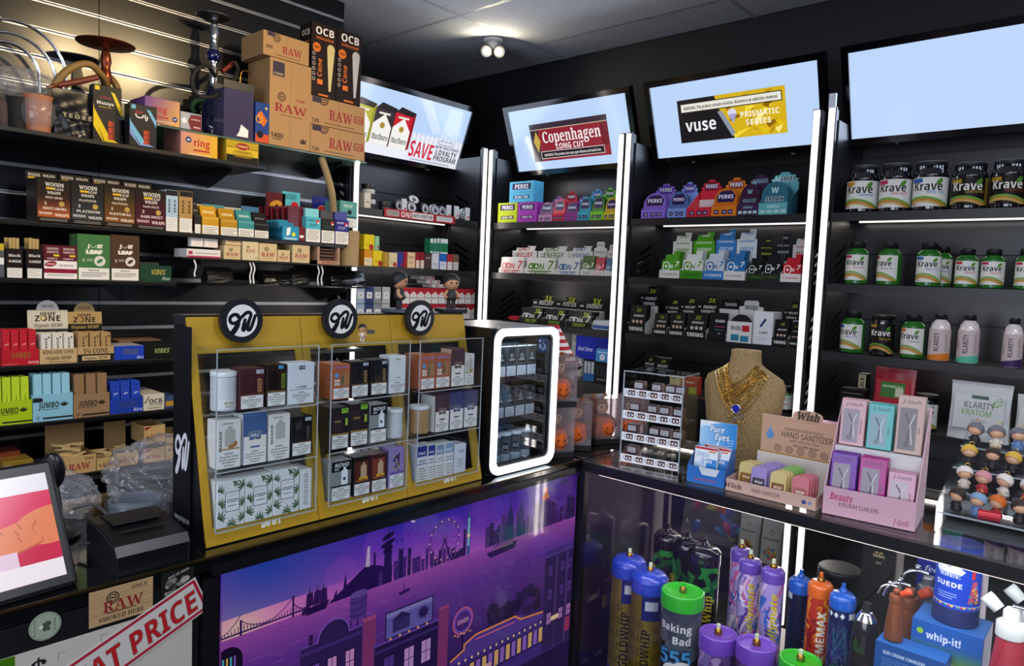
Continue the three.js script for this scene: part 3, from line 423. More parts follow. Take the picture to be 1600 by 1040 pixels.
// --- boxes in the gold display ---
{
const GX = -1.402, Y = [1.305, 1.187, 1.063];
const vb = (row, p, label, col, draw, o = {}) => { const [z, w, h] = p; const m = goods(o.n || 'vape_box', label, o.c || 'vape box', w, h, o.d || 0.045, { draw: (g, H) => { fill(g, col); draw(g, H); }, col, den: 1700, tcol: o.tcol, scol: o.scol }, o.g); onX(m, z, Y[row] + 0.0006, o.x || GX); return m; };
const digits = (ink, wy, sticker) => (g, H) => { fill(g, ink[1], 0, H * 0.62, 100, 5); warn(g, H, H * 0.66); g.strokeStyle = ink[2]; g.lineWidth = 3; g.beginPath(); g.roundRect(22, H * 0.14, 38, H * 0.42, 14); g.stroke(); tx(g, '6009', 80, H * 0.42, 26, ink[0], 'b', { r: -Q, w: H * 0.36 }); fill(g, '#d8dee6', 66, 4, 30, 14); tx(g, '5%', 74, 11, 9, '#333'); fill(g, '#888', 82, 6, 10, 10); };
const device = (col, x, y, w, h, g) => { g.fillStyle = col; g.beginPath(); g.roundRect(x, y + h * 0.16, w, h * 0.84, w * 0.2); g.fill(); g.beginPath(); g.roundRect(x + w * 0.3, y, w * 0.4, h * 0.22, 3); g.fill(); };
vb(0, [-0.753, 0.057, 0.087], 'maroon vape box with gold numerals, top row of the bay nearest the register', '#4a2428', digits(['#c8955a', '#6e4326', '#2a1216']));
vb(0, [-0.809, 0.048, 0.092], 'tall dark brown vape box with green strip, top row of the bay nearest the register', '#2c1c18', (g, H) => { device('#1a100e', 12, H * 0.12, 48, H * 0.48, g); fill(g, '#6f7a2c', 74, H * 0.2, 20, H * 0.38); tx(g, 'Fcoco', 84, H * 0.4, 14, '#2a2c10', 'b', { r: -Q }); fill(g, '#4aa0d8', 58, 2, 26, 16); fill(g, '#8a6a30', 0, H * 0.62, 100, 5); warn(g, H, H * 0.66); }, { h: 1 });
vb(0, [-0.869, 0.066, 0.092], 'white clear-flavour vape box with dark lettering, top row of the bay nearest the register', '#dfe1e2', (g, H) => { fill(g, '#222', 40, 8, 24, 12); tx(g, 'TYSON', 52, 14, 7, '#eee'); fill(g, '#333', 4, H * 0.64, 92, 1.2); tx(g, '= CLEAR', 50, H * 0.58, 11, '#222', 'b'); warn(g, H, H * 0.67, '#e6e6e2'); });
const mx = (nut) => (g, H) => { tx(g, 'GEEKVAPE', 42, 10, 9, '#6b5a44', 'bi', { w: 50 }); tx(g, 'MAXAIR', 12, H * 0.42, 15, '#2a2622', 'b', { r: -Q, w: H * 0.44 }); device('#b8b4a8', 30, H * 0.1, 48, H * 0.44, g); if (nut) { for (const [x, y, r] of [[78, 0.5, 0.3], [66, 0.54, 0.9], [58, 0.55, 1.3]]) { g.save(); g.translate(x, H * y); g.rotate(r); g.fillStyle = '#a8763e'; g.beginPath(); g.ellipse(0, 0, 8, 13, 0, 0, 7); g.fill(); g.restore(); } fill(g, '#a8865a', 4, H * 0.58, 92, 6); } warn(g, H, H * 0.64); };
vb(1, [-0.704, 0.051, 0.101], 'white vape box printed with almonds, middle row of the bay nearest the register', '#e7e2d8', mx(1));
const pac = (c, txt) => (g, H) => { fill(g, '#ece6da', 0, H * 0.44, 100, H); tri(g, [[0, 0], [100, 0], [100, H * 0.4], [50, H * 0.47], [0, H * 0.42]], c); fill(g, c, 24, H * 0.36, 52, H * 0.16); frame(g, 24, H * 0.36, 52, H * 0.16, '#d8c690', 2); tx(g, 'PAC', 50, H * 0.43, 17, '#f2ecdc', 'b', { w: 40 }); tx(g, 'BAR', 50, H * 0.5, 6, '#f2ecdc'); fill(g, c, 30, H * 0.64, 40, 7); warn(g, H, H * 0.7); lines(g, 10, 6, 70, 1, 4, '#ffffff66', 1); };
vb(1, [-0.761, 0.054, 0.11], 'slate blue and cream vape box, middle row of the bay nearest the register', '#4a618a', pac('#4a6490'), { scol: '#e4ddd0' });
vb(1, [-0.818, 0.051, 0.101], 'white vape box with a silver device, middle row of the bay nearest the register', '#e7e2d8', mx(0));
vb(1, [-0.873, 0.053, 0.09], 'black vape box with dull numerals, middle row of the bay nearest the register', '#17171a', digits(['#6a5a50', '#5a3a22', '#2c2c30']));
const leaf = (g, x, y, s, rot) => { g.save(); g.translate(x, y); g.rotate(rot); for (let k = -3; k <= 3; k++) { g.save(); g.rotate(k * 0.52); g.fillStyle = k % 2 ? '#3c5c34' : '#2f4d2a'; g.beginPath(); g.moveTo(0, 0); g.quadraticCurveTo(s * 0.16, -s * 0.5, 0, -s * (1 - Math.abs(k) * 0.12)); g.quadraticCurveTo(-s * 0.16, -s * 0.5, 0, 0); g.fill(); g.restore(); } g.restore(); };
[[339, 383, 760, 832, 'nearest the side panel'], [384, 426, 750, 820, 'in the middle of its row'], [427, 467, 741, 811, 'beside the icon-printed box']].forEach(([l, r, tp, b, wh], i) => {
const ps = [[-0.71, 0.061, 0.098], [-0.773, 0.062, 0.098], [-0.837, 0.063, 0.101]][i];
vb(2, ps, 'white starter kit box printed with hemp leaves, ' + wh, '#e6e4de', (g, H) => { for (const [x, y, s, q] of [[8, H * 0.2, 26, 0.4], [60, H * 0.06, 24, 1.2], [96, H * 0.16, 34, -0.6], [10, H * 0.5, 30, 0.9], [98, H * 0.52, 30, -0.9], [6, H * 0.8, 34, 0.5], [52, H * 0.98, 30, 0.1], [96, H * 0.88, 32, -0.5]]) leaf(g, x, y, s, q); fill(g, '#f0efea', 28, H * 0.24, 52, H * 0.42); frame(g, 28, H * 0.24, 52, H * 0.42, '#2c2c2c', 2); tx(g, 'STIIIZY', 54, H * 0.43, 15, '#2c2c2c', 'b', { w: 42 }); tx(g, 'STARTER KIT', 54, H * 0.54, 7, '#2c2c2c', 'b', { w: 34 }); lines(g, 34, H * 0.29, 40, 3, 4, '#9a9a96', 0.8); });
});
vb(2, [-0.886, 0.03, 0.092], 'white narrow box edge with icons, bottom row of the bay nearest the register', '#e2e0da', (g, H) => { for (let i = 0; i < 6; i++) ring(g, 50, H * (0.14 + i * 0.14), 14, '#444', 4); }, { d: 0.06 });
const geek = (g, H) => { tx(g, 'GEEK BAR', 50, 12, 15, '#8c7fe0', 'b', { w: 84 }); fill(g, '#9a6a4a', 46, H * 0.2, 50, H * 0.44); device('#a8764c', 60, H * 0.2, 32, H * 0.42, g); fill(g, '#1f5a48', 54, H * 0.34, 8, H * 0.24); circ(g, 22, H * 0.3, 12, '#5aa0d8'); for (let k = 0; k < 4; k++) fill(g, '#e8dcd0', 10 + (k % 2) * 16, H * (0.42 + (k >> 1) * 0.1), 13, H * 0.08); warn(g, H, H * 0.68); };
vb(0, [-0.974, 0.049, 0.083], 'orange vape box with a device picture, top row of the middle bay', '#b5603c', geek, { d: 0.07 });
vb(0, [-1.027, 0.052, 0.086], 'black and gold vape box beside the orange one, top row of the middle bay', '#1b1a1e', digits(['#b8945a', '#7a5a22', '#3a3a40']));
vb(0, [-1.083, 0.052, 0.087], 'black vape box with gold numerals beside the white one, top row of the middle bay', '#1b1a1e', digits(['#b8945a', '#7a5a22', '#3a3a40']));
vb(0, [-1.14, 0.051, 0.094], 'plain white clear-flavour vape box, top row of the middle bay', '#e4e3de', (g, H) => { tx(g, 'TYSON', 50, 14, 11, '#444'); tx(g, 'CLEAR', 50, H * 0.58, 11, '#555', 'n'); fill(g, '#888', 4, H * 0.65, 92, 1); warn(g, H, H * 0.67, '#e6e6e2'); });
const soma = (g, H) => { fill(g, '#88c030', 56, 2, 38, H * 0.12); tx(g, '25000', 75, 9, 9, '#20300a', 'b'); device('#35282c', 12, H * 0.14, 44, H * 0.46, g); tx(g, 'SOMA', 34, H * 0.32, 13, '#c8a050', 'b'); fill(g, '#a0c040', 78, H * 0.26, 14, H * 0.18); fill(g, '#b8923a', 0, H * 0.62, 100, 5); warn(g, H, H * 0.66); };
vb(1, [-0.974, 0.051, 0.099], 'brown green-cornered vape box, middle row of the middle bay, nearer the register', '#2b2024', soma, { d: 0.055 });
vb(1, [-1.028, 0.054, 0.103], 'brown green-cornered vape box, middle row of the middle bay, farther from the register', '#2b2024', soma);
const novo = (g, H) => { fill(g, '#17171a', 0, 0, 100, H * 0.26); tx(g, 'NOVO', 50, H * 0.1, 24, '#f2f2f0', 'bi', { w: 74 }); tx(g, 'BAR', 26, H * 0.2, 12, '#f2f2f0', 'bi'); fill(g, '#8e928e', 0, H * 0.26, 50, H * 0.36); device('#eef0ee', 50, H * 0.16, 34, H * 0.46, g); circ(g, 66, H * 0.46, 7, '#333'); fill(g, '#1f1f22', 0, H * 0.61, 100, 6); warn(g, H, H * 0.66); };
vb(1, [-1.085, 0.053, 0.096], 'black and white vape box with a white device, middle row of the middle bay', '#4e524e', novo);
vb(2, [-0.98, 0.057, 0.097], 'black and white vape box with a white device, bottom row of the middle bay', '#6a6e6a', novo);
const amber = (c) => (g, H) => { fill(g, c, 6, H * 0.1, 80, H * 0.5); device('#c8a884', 40, H * 0.14, 36, H * 0.4, g); fill(g, '#e0b038', 30, H * 0.52, 54, 12); tx(g, 'OFF', 56, H * 0.56, 8, '#332', 'b'); fill(g, '#c8742a', 10, H * 0.6, 80, 5); warn(g, H, H * 0.68); };
vb(2, [-1.04, 0.051, 0.097], 'black vape box with an amber device picture, bottom row of the middle bay', '#1c1a1b', amber('#5a2a1c'));
vb(2, [-1.091, 0.049, 0.096], 'brown vape box with an amber device picture, bottom row of the middle bay', '#3a2420', amber('#7a3a24'));
vb(2, [-1.146, 0.05, 0.103], 'lilac vape box with a dark berry figure, bottom row of the middle bay', '#9a86b8', (g, H) => { for (let k = 0; k < 24; k++) circ(g, rr(30, 66), rr(H * 0.16, H * 0.58), rr(4, 9), ['#4a2c50', '#6a3a58', '#2e2238', '#a88a50'][k % 4]); fill(g, '#6a4a90', 0, H * 0.6, 100, 8); warn(g, H, H * 0.67); });
vb(0, [-1.24, 0.051, 0.091], 'orange vape box with a device picture, top row of the bay nearest the lit cooler', '#b5603c', geek, { d: 0.07 });
vb(0, [-1.293, 0.053, 0.091], 'orange-brown vape box beside a brown one, top row nearest the lit cooler', '#a85a3c', geek);
vb(0, [-1.347, 0.05, 0.103], 'dark brown and cream vape box, top row of the bay nearest the lit cooler', '#4a3236', pac('#4a3236'), { scol: '#c8a890' });
vb(0, [-1.392, 0.035, 0.087], 'narrow white vape box at the case edge, top row nearest the lit cooler', '#dcd8cc', mx(1));
vb(1, [-1.295, 0.051, 0.099], 'brown and white vape box, middle row of the bay nearest the lit cooler', '#45353c', pac('#45353c'), { scol: '#d8d4cc', d: 0.06 });
vb(1, [-1.348, 0.051, 0.101], 'navy and white vape box, middle row of the bay nearest the lit cooler', '#3a3e66', pac('#3e4270'));
vb(1, [-1.402, 0.053, 0.101], 'grey violet and white vape box, middle row of the bay nearest the lit cooler', '#4a4a66', pac('#4c4c6c'));
const pk = (c) => (g, H) => { fill(g, '#e8e4dc', 0, H * 0.3, 100, H); tx(g, 'PAC', 50, H * 0.2, 30, '#f2ece0', 'b', { w: 80 }); tx(g, 'BAR', 50, H * 0.42, 22, c, 'b', { w: 70 }); fill(g, c, 0, H * 0.5, 100, 6); warn(g, H, H * 0.58); };
[[-1.229, 0.035, 0.096], [-1.262, 0.027, 0.094], [-1.292, 0.028, 0.091], [-1.325, 0.033, 0.091]].forEach((p, i) => vb(2, p, ['dark blue slim pack stack nearest the case edge, bottom row', 'dark blue slim pack with red mark, bottom row of the last bay', 'pale blue slim pack beside the dark blue ones, bottom row of the last bay', 'pale blue slim pack beside the white carton, bottom row of the last bay'][i], ['#2c3a86', '#33408c', '#7f98b4', '#86a0ba'][i], pk(['#2c3a86', '#33408c', '#5f7ea4', '#5f7ea4'][i]), { n: 'slim_pack', c: 'pack' }));
onX(goods('carton', 'small beige carton lying on the slim packs in the last bay', 'carton', 0.048, 0.022, 0.05, { draw: (g) => { fill(g, '#c9c0ae'); fill(g, '#6a4a30', 6, 10, 12, 20); }, col: '#c9c0ae' }), -1.243, 1.1235, -1.404);
vb(2, [-1.368, 0.044, 0.081], 'white carton with grey lettering at the end of the bottom row', '#d8dade', (g, H) => { tx(g, 'PAC', 60, H * 0.24, 26, '#6a7076'); lines(g, 20, H * 0.5, 60, 6, 10, '#8a9094', 3); });
// round canisters
const can = (label, z, y, r, h, body, lid, o = {}) => { const t = thing('canister', label, 'canister'); mesh('jar', lathe([[0, 0.001], [r * 0.97, 0.001], [r, 0.004], [r, h * 0.84], [r * 0.96, h * 0.87], [0, h * 0.87]], 28), body, t); mesh('lid', lathe([[0, h * 0.87], [r * 0.99, h * 0.87], [r * 1.03, h * 0.885], [r * 1.03, h * 0.985], [r * 0.98, h], [0, h]], 28), lid, t); at(t, GX - r - 0.003 - (o.x || 0), y + 0.0006, z, Q); if (o.p) { const m = mesh('label_print', new THREE.CylinderGeometry(r * 1.006, r * 1.006, h * 0.22, 16, 1, true, -0.8, 1.6), pmat(o.p.s, 'paper'), t); setUV(m.geometry, o.p.r); m.position.y = h * 0.2; } return t; };
const frosted = phys(0xe8e8e6, 0.35, { transmission: 0.25, thickness: 0 }), clearLid = std(0xe9e8e4, 0.3);
can('frosted white canister with gold lettering, top row of the bay nearest the register', -0.705, 1.305, 0.026, 0.082, frosted, clearLid, { p: pr(0.04, 0.018, (g, H) => { fill(g, '#dddcd8'); tx(g, 'BLND', 50, H * 0.4, 18, '#8a7030', 'b'); tx(g, 'MANGO', 50, H * 0.78, 10, '#8a7030', 'b'); }) });
can('frosted clear canister beside the white device box, middle row of the middle bay', -1.152, 1.187, 0.022, 0.075, frosted, clearLid);
can('tan canister with a white lid, middle row of the bay nearest the lit cooler', -1.239, 1.187, 0.026, 0.074, phys(0xb08a58, 0.25, { clearcoat: 0.5 }), clearLid);
can('white-lidded maroon canister standing behind the lilac box, bottom row of the middle bay', -1.158, 1.063, 0.022, 0.085, std(0x6a2430, 0.35), clearLid, { x: 0.05 });
}
// ---------- lit counter cooler ----------
{
const z0 = -1.475, z1 = -1.765, x = -1.405, y0 = 1.033, h = 0.428, w = z0 - z1, zc = (z0 + z1) / 2;
const t = thing('display_cooler', 'black countertop cooler with a glowing white rounded rim', 'cooler');
mesh('cabinet', merge([rbox(0.3, 0.012, w, 0.004, x - 0.15, y0 + h - 0.006, zc), box(0.3, 0.012, w, x - 0.15, y0 + 0.006, zc), box(0.3, h - 0.02, 0.01, x - 0.15, y0 + h / 2, z0 - 0.005), box(0.3, h - 0.02, 0.01, x - 0.15, y0 + h / 2, z1 + 0.005)]), M.satin, t);
mesh('rear_glass', box(0.004, h - 0.02, w - 0.02, x - 0.297, y0 + h / 2, zc), M.glass, t);
const rr2 = (W, H, r, hole) => { const s = hole ? new THREE.Path() : new THREE.Shape(); s.moveTo(-W + r, -H); s.lineTo(W - r, -H); s.absarc(W - r, -H + r, r, -Q, 0); s.lineTo(W, H - r); s.absarc(W - r, H - r, r, 0, Q); s.lineTo(-W + r, H); s.absarc(-W + r, H - r, r, Q, 2 * Q); s.lineTo(-W, -H + r); s.absarc(-W + r, -H + r, r, 2 * Q, 3 * Q); return s; };
const fs = rr2(w / 2, h / 2, 0.03); fs.holes.push(rr2(w / 2 - 0.03, h / 2 - 0.03, 0.018, 1));
const fm = mesh('door_frame', new THREE.ExtrudeGeometry(fs, { depth: 0.012, bevelEnabled: false }), M.satin, t); at(fm, x, y0 + h / 2, zc, Q);
const ls = rr2(w / 2 - 0.003, h / 2 - 0.003, 0.036); ls.holes.push(rr2(w / 2 - 0.021, h / 2 - 0.021, 0.022, 1));
const lm = mesh('light_rim', new THREE.ExtrudeGeometry(ls, { depth: 0.006, bevelEnabled: true, bevelSize: 0.002, bevelThickness: 0.002, bevelSegments: 2 }), M.ledCool, t); at(lm, x + 0.012, y0 + h / 2, zc, Q);
mesh('door_glass', box(0.003, h - 0.06, w - 0.06, x + 0.004, y0 + h / 2, zc), M.glass, t);
for (const dy of [0.012, 0.145, 0.268]) { mesh('shelf', box(0.27, 0.006, w - 0.022, x - 0.15, y0 + dy, zc), M.satin, t); mesh('shelf_lip', box(0.004, 0.016, w - 0.022, x - 0.016, y0 + dy + 0.006, zc), M.satin, t); }
for (const [a, b, c, d, e, f2] of [[0.016, h - 0.03, 0, 0, z0 - 0.012, 0], [0.016, h - 0.03, 0, 0, z1 + 0.012, 0]]) rectLight(0xe6f4ff, LIGHT.fridge, a, b, x + 0.022, y0 + h / 2, e, x + 2, y0 + h / 2, e);
for (const yy of [y0 + 0.012, y0 + h - 0.012]) rectLight(0xe6f4ff, LIGHT.fridge, w - 0.05, 0.016, x + 0.022, yy, zc, x + 2, yy, zc);
const li = mesh('interior_light', box(0.012, 0.006, w - 0.06, x - 0.02, y0 + h - 0.016, zc), M.ledCool, t); rectLight(0xe6f4ff, 80, w - 0.06, 0.012, x - 0.02, y0 + h - 0.021, zc, x - 0.12, y0, zc);
// packs and cups inside
const pkp = pr(0.045, 0.1, (g, H) => { fill(g, '#3a3f44'); fill(g, '#23272b', 10, 4, 80, H * 0.5); circ(g, 50, H * 0.3, 20, '#59616a'); tx(g, 'CLOUD', 50, H * 0.42, 18, '#c8d2da', 'b', { w: 60 }); fill(g, '#b9c8d4', 0, H * 0.62, 100, H); lines(g, 10, H * 0.68, 80, 6, H * 0.05, '#5a6570', 2.4); });
const geo = pgeo(0.043, 0.098, 0.04, { f: pkp, col: '#3a3f44' });
const lab = ['dark vape pack, top cooler shelf, front row', 'dark vape pack, middle cooler shelf, front row'], lab2 = ['dark vape pack, top cooler shelf, rear row', 'dark vape pack, middle cooler shelf, rear row'];
[0.271, 0.148].forEach((dy, r) => { for (let k = 0; k < 5; k++) for (let j = 0; j < 2; j++) { const m = one('vape_pack', geo, pmat(pkp.s, 'gloss'), (j ? lab2 : lab)[r] + ', ' + ORD[k] + ' from the register side', 'vape pack', (j ? 'rear' : 'front') + (r ? ' packs on the middle cooler shelf' : ' packs on the top cooler shelf')); onX(m, z0 - 0.032 - k * 0.0465, y0 + dy + 0.0005, x - 0.03 - j * 0.075); } });
const cup = pr(0.14, 0.075, (g, H) => { fill(g, '#4e5a66'); for (let i = 0; i < 3; i++) { circ(g, 16 + i * 33, H * 0.4, 9, '#27303a'); tx(g, 'ICE', 16 + i * 33, H * 0.4, 9, '#c9d8e4'); } fill(g, '#a9bfd0', 0, H * 0.68, 100, H); lines(g, 0, H * 0.74, 100, 3, 5, '#5e7284', 1.2); });
for (let k = 0; k < 5; k++) for (let j = 0; j < 2; j++) {
const c = thing('lidded_cup', 'pale lidded cup on the bottom cooler shelf, ' + (j ? 'rear' : 'front') + ' row, ' + ORD[k] + ' from the register side', 'cup', (j ? 'rear' : 'front') + ' cups on the bottom cooler shelf');
const b = mesh('body', new THREE.CylinderGeometry(0.0215, 0.0195, 0.08, 20, 1), pmat(cup.s, 'gloss'), c); setUV(b.geometry, cup.r); b.position.y = 0.04; mesh('lid', lathe([[0, 0.08], [0.0225, 0.08], [0.023, 0.084], [0.021, 0.092], [0, 0.092]], 20), std(0xc9dbe8, 0.2), c);
at(c, x - 0.05 - j * 0.075, y0 + 0.0155, z0 - 0.034 - k * 0.0465);
}
const stk = pr(0.045, 0.07, (g, H) => { fill(g, '#2c3650'); for (let k = 0; k < 40; k++) circ(g, 50 + rr(-36, 36), H * 0.5 + rr(-60, 60), rr(4, 11), ['#3b4e86', '#b4c4e0', '#222c50', '#7890c0'][k % 4]); }, 1400);
const sm = one('cartoon_sticker', new THREE.BoxGeometry(0.04, 0.06, 0.0008), pmat(stk.s, 'card'), 'dark blue blob sticker on the cooler glass', 'sticker'); setUV(sm.geometry, stk.r); at(sm, x + 0.0064, 1.412, -1.7, Q);
}
// ---------- shelves on the slatwall ----------
const FX = -2.92;
M.shelfDark = std(0x0d0e10, 0.3); M.shelfGlass = phys(0x9fc4b4, 0.05, { transmission: 0.75, thickness: 0 });
function wallShelf(label, y, z0, z1, mat = M.shelfDark, th = 0.016, xf = -2.9165) {
const t = thing('wall_shelf', label, 'shelf', 'shelves on the slatwall'), w = z0 - z1, zc = (z0 + z1) / 2;
mesh('board', rbox(xf + 3.1995, th, w, 0.002, (xf - 3.1995) / 2, y - th / 2 - 0.0005, zc), mat, t);
for (const z of [z0 - 0.1, z1 + 0.1]) { const s = new THREE.Shape(); s.moveTo(0, 0); s.lineTo(0.24, 0); s.lineTo(0.235, -0.012); s.lineTo(0.02, -0.07); s.lineTo(0, -0.07); s.closePath(); mesh('bracket', new THREE.ExtrudeGeometry(s, { depth: 0.005, bevelEnabled: false }), M.satin, t).position.set(-3.1985, y - th - 0.001, z); }
return t;
}
wallShelf('topmost dark shelf with hookah coals and boxes', 2.035, -0.3, -1.587, M.shelfDark, 0.016, -2.862);
wallShelf('dark glass shelf under the kraft cone boxes', 2.139, -1.025, -2.139, M.shelfGlass, 0.008);
wallShelf('dark shelf under the leaf wrap boxes and tobacco pouches', 1.733, -0.3, -2.03);
wallShelf('dark shelf under the row of small kraft paper boxes', 1.635, -1.256, -2.17, M.shelfDark, 0.006);
wallShelf('dark shelf under the cigar boxes and leaf cartons', 1.535, -0.3, -1.235);
wallShelf('glossy dark shelf holding black bags below the kraft boxes', 1.535, -1.237, -2.175, M.gloss, 0.008);
wallShelf('dark shelf under the red packets and hemp cone displays', 1.233, -0.3, -2.15);
wallShelf('dark shelf under the lime and blue jumbo cone trays', 1.028, -0.3, -1.9);
wallShelf('low dark shelf with open rolling tip boxes', 0.82, -0.3, -1.9);
const L = (p, y, label, o) => onX(goods(o.n || 'carton', label, o.c || 'box', p[1], p[2], o.d || 0.1, o, o.g), p[0], (o.y || y) + 0.0005, (o.x || FX) - (o.in || 0), o.turn || 0);
const emblem = (g, x, y, r, c) => { ring(g, x, y, r, c, r * 0.22); ring(g, x, y, r * 0.6, c, r * 0.16); fill(g, c, x - r * 0.4, y - r * 0.12, r * 0.8, r * 0.24); };
const RED = '#8e2530', KR = '#a9855a', KR2 = '#cdb88c';
const raw = (bg, o = {}) => (g, H) => { fill(g, bg); if (o.seam !== 0) line(g, [[50, 0], [50, H]], '#00000030', 0.8); const y = H * (o.y || 0.55), s = o.s || 24; emblem(g, o.ex || 34, y - s * 0.95, s * 0.36, '#3a2a20'); tx(g, 'RAW', o.x || 50, y, s, RED, 's', { w: o.w || 62 }); lines(g, 24, y + s * 0.62, 56, 1, 2, '#5a4330', 1.2); if (o.sub) tx(g, o.sub, 74, y - s * 0.9, s * 0.34, RED, 'b'); };
// topmost shelves
{
const tall = [-1.729, 0.203, 0.371];
L(tall, 2.139, 'tall kraft cone carton with large red lettering, marked 1400', { d: 0.19, col: KR, tcol: '#9c7a50', draw: (g, H) => { raw(KR, { y: 0.55, s: 24, w: 80, ex: 28, sub: 'CONE' })(g, H); fill(g, '#3a3442', 6, 6, 28, 30); tx(g, 'CLASSIC', 20, 31, 6, '#c9b48c'); tx(g, '1400', 18, H * 0.88, 14, '#2c221a', 'b'); tx(g, 'PER BOX', 18, H * 0.925, 5, '#2c221a'); tri(g, [[76, H * 0.93], [74, H * 0.87], [79, H * 0.9], [82, H * 0.86], [85, H * 0.9], [90, H * 0.87], [88, H * 0.93]], '#3a2c22'); } });
const tz = tall[0], ty = 2.139 + tall[2] + 0.001;
L([-1.705, 0.221, 0.103], 2.139, 'flat kraft carton lying on top of the tall cone carton', { y: ty, d: 0.19, col: KR, draw: (g, H) => { raw(KR, { y: 0.6, s: 20, x: 62, w: 44, ex: 28 })(g, H); fill(g, '#3a3442', 8, 0, 16, 8); tx(g, '200', 12, H * 0.62, 9, '#2c221a'); } });
const ocb = (c) => (g, H) => { fill(g, '#241a18'); tx(g, 'OCB', 52, H * 0.09, 36, '#ebe6df', 'b', { w: 78 }); tx(g, 'Unbleached', 52, H * 0.19, 15, '#d8742e', 'b', { w: 72 }); circ(g, 20, H * 0.33, 16, '#d8742e'); tx(g, '900', 20, H * 0.33, 12, '#2a1a14'); tx(g, 'Cone', 32, H * 0.6, 26, '#d8742e', 'b', { r: -Q, w: H * 0.26 }); for (let k = 0; k < 6; k++) ring(g, 9, H * (0.42 + k * 0.07), 5, '#c9c2b8', 2); tri(g, [[62, H * 0.32], [94, H * 0.3], [80, H * 0.9], [71, H * 0.9]], c); g.fillStyle = c; g.beginPath(); g.arc(78, H * 0.31, 16, 3, 6.5); g.fill(); fill(g, '#d8742e', 24, H * 0.76, 22, H * 0.07); fill(g, '#d8742e', 30, H * 0.96, 40, 6); };
const r2 = [-1.981, 0.298, 0.126], y2 = 2.139 + r2[2] + 0.001, r1 = [-1.978, 0.297, 0.125], y1 = y2 + r1[2] + 0.001;
const rawF = (g, H) => { raw(KR, { y: 0.55, s: 22, x: 54, w: 44, ex: 22 })(g, H); frame(g, 80, H * 0.4, 16, H * 0.24, RED, 1.4); tx(g, 'CONE', 88, H * 0.53, 7, RED); fill(g, '#3a3442', 2, 0, 16, H * 0.2); tx(g, '720', 8, H * 0.86, 8, '#2c221a'); };
L(r2, 2.139, 'flat kraft cone carton at the bottom of the pair on the shelf end', { d: 0.2, col: KR, draw: rawF });
L(r1, 2.139, 'flat kraft cone carton stacked under the brown cone boxes', { y: y2, d: 0.2, col: KR, draw: rawF });
L([-1.893, 0.131, 0.323], 2.139, 'tall dark brown cone box with cream cone, nearer the kraft cartons', { y: y1, d: 0.1, col: '#241a18', draw: ocb('#cfc089'), s: pr(0.1, 0.3, (g, H) => { fill(g, '#241a18'); tx(g, 'OCB', 50, H * 0.12, 34, '#ddd6cc'); fill(g, '#a8582a', 20, H * 0.24, 60, 8); }, 700) });
L([-2.03, 0.135, 0.327], 2.139, 'tall dark brown cone box with white cone, at the shelf end', { y: y1, d: 0.1, col: '#241a18', draw: ocb('#b9b8bc') });
L([-1.596, 0.065, 0.169], 2.139, 'blue box with an orange desert picture beside the tall kraft carton', { d: 0.1, col: '#1f3f86', draw: (g, H) => { fill(g, '#1f3f86'); fill(g, '#c8502a', 0, H * 0.78, 100, H); tri(g, [[10, H * 0.3], [40, H * 0.2], [88, H * 0.42], [60, H * 0.6], [34, H * 0.5]], '#cf6a2c'); ring(g, 26, H * 0.42, 22, '#d8952e', 8); circ(g, 34, H * 0.8, 24, '#15181f'); circ(g, 78, H * 0.12, 10, '#c9a860'); } });
const ringP = (a, b, flip) => (g, H) => { const q = g.createLinearGradient(0, 0, 100, H * 0.6); q.addColorStop(0, a); q.addColorStop(1, b); g.fillStyle = q; g.fillRect(-3, -3, 106, 200); tx(g, 'ring', flip ? 56 : 40, H * 0.42, 26, '#b0222e', 'b', { w: 46 }); fill(g, '#b0222e', flip ? 34 : 22, H * 0.7, 44, 4); circ(g, flip ? 20 : 86, flip ? H * 0.35 : H * 0.72, 8, '#27346e'); tx(g, 'Af', flip ? 20 : 86, flip ? H * 0.35 : H * 0.72, 8, '#eee'); lines(g, 20, H * 0.88, 64, 1, 3, '#f0e4d0', 1.6); };
L([-1.182, 0.132, 0.099], 2.139, 'purple and tan box with red lettering on the upper glass shelf', { d: 0.15, in: 0.0, col: '#4a2c5e', draw: ringP('#6a3f8e', '#d8a25c') });
L([-1.292, 0.084, 0.067], 2.139, 'small white and maroon game box on the glass shelf', { d: 0.08, col: '#b9bcc4', draw: (g, H) => { fill(g, '#8e9aa8'); fill(g, '#a8acb4', 0, 0, 40, H); tri(g, [[34, H * 0.5], [50, 8], [100, 4], [100, H], [50, H]], '#6e2026'); tx(g, 'GAMEBLOX', 72, H * 0.35, 11, '#d8c8c8', 'b', { w: 46 }); tx(g, 'HENDO', 78, H * 0.82, 11, '#f0e8e8', 'b', { w: 34 }); circ(g, 16, H * 0.5, 14, '#dfe2e8'); } });
L([-1.326, 0.15, 0.101], 2.035, 'yellow and pink box with red lettering on the lower top shelf', { d: 0.16, col: '#7a5a6a', draw: ringP('#c98a86', '#e0ac2a', 1) });
L([-1.509, 0.144, 0.103], 2.035, 'gold and black box with a red oval at the shelf end', { d: 0.1, col: '#1a1810', draw: (g, H) => { fill(g, '#1c1a10'); fill(g, '#b89a20', 0, 0, 100, H * 0.34); fill(g, '#d2b22c', 0, H * 0.36, 100, H * 0.3); for (let k = 0; k < 8; k++) ring(g, 30 + k * 6, H * 0.6, 9, '#8a7210', 2); g.fillStyle = '#8e1f24'; g.beginPath(); g.ellipse(50, H * 0.28, 20, 10, 0, 0, 7); g.fill(); tx(g, 'STARBUZZ', 50, H * 0.28, 8, '#f0d890', 'b', { w: 32 }); } });
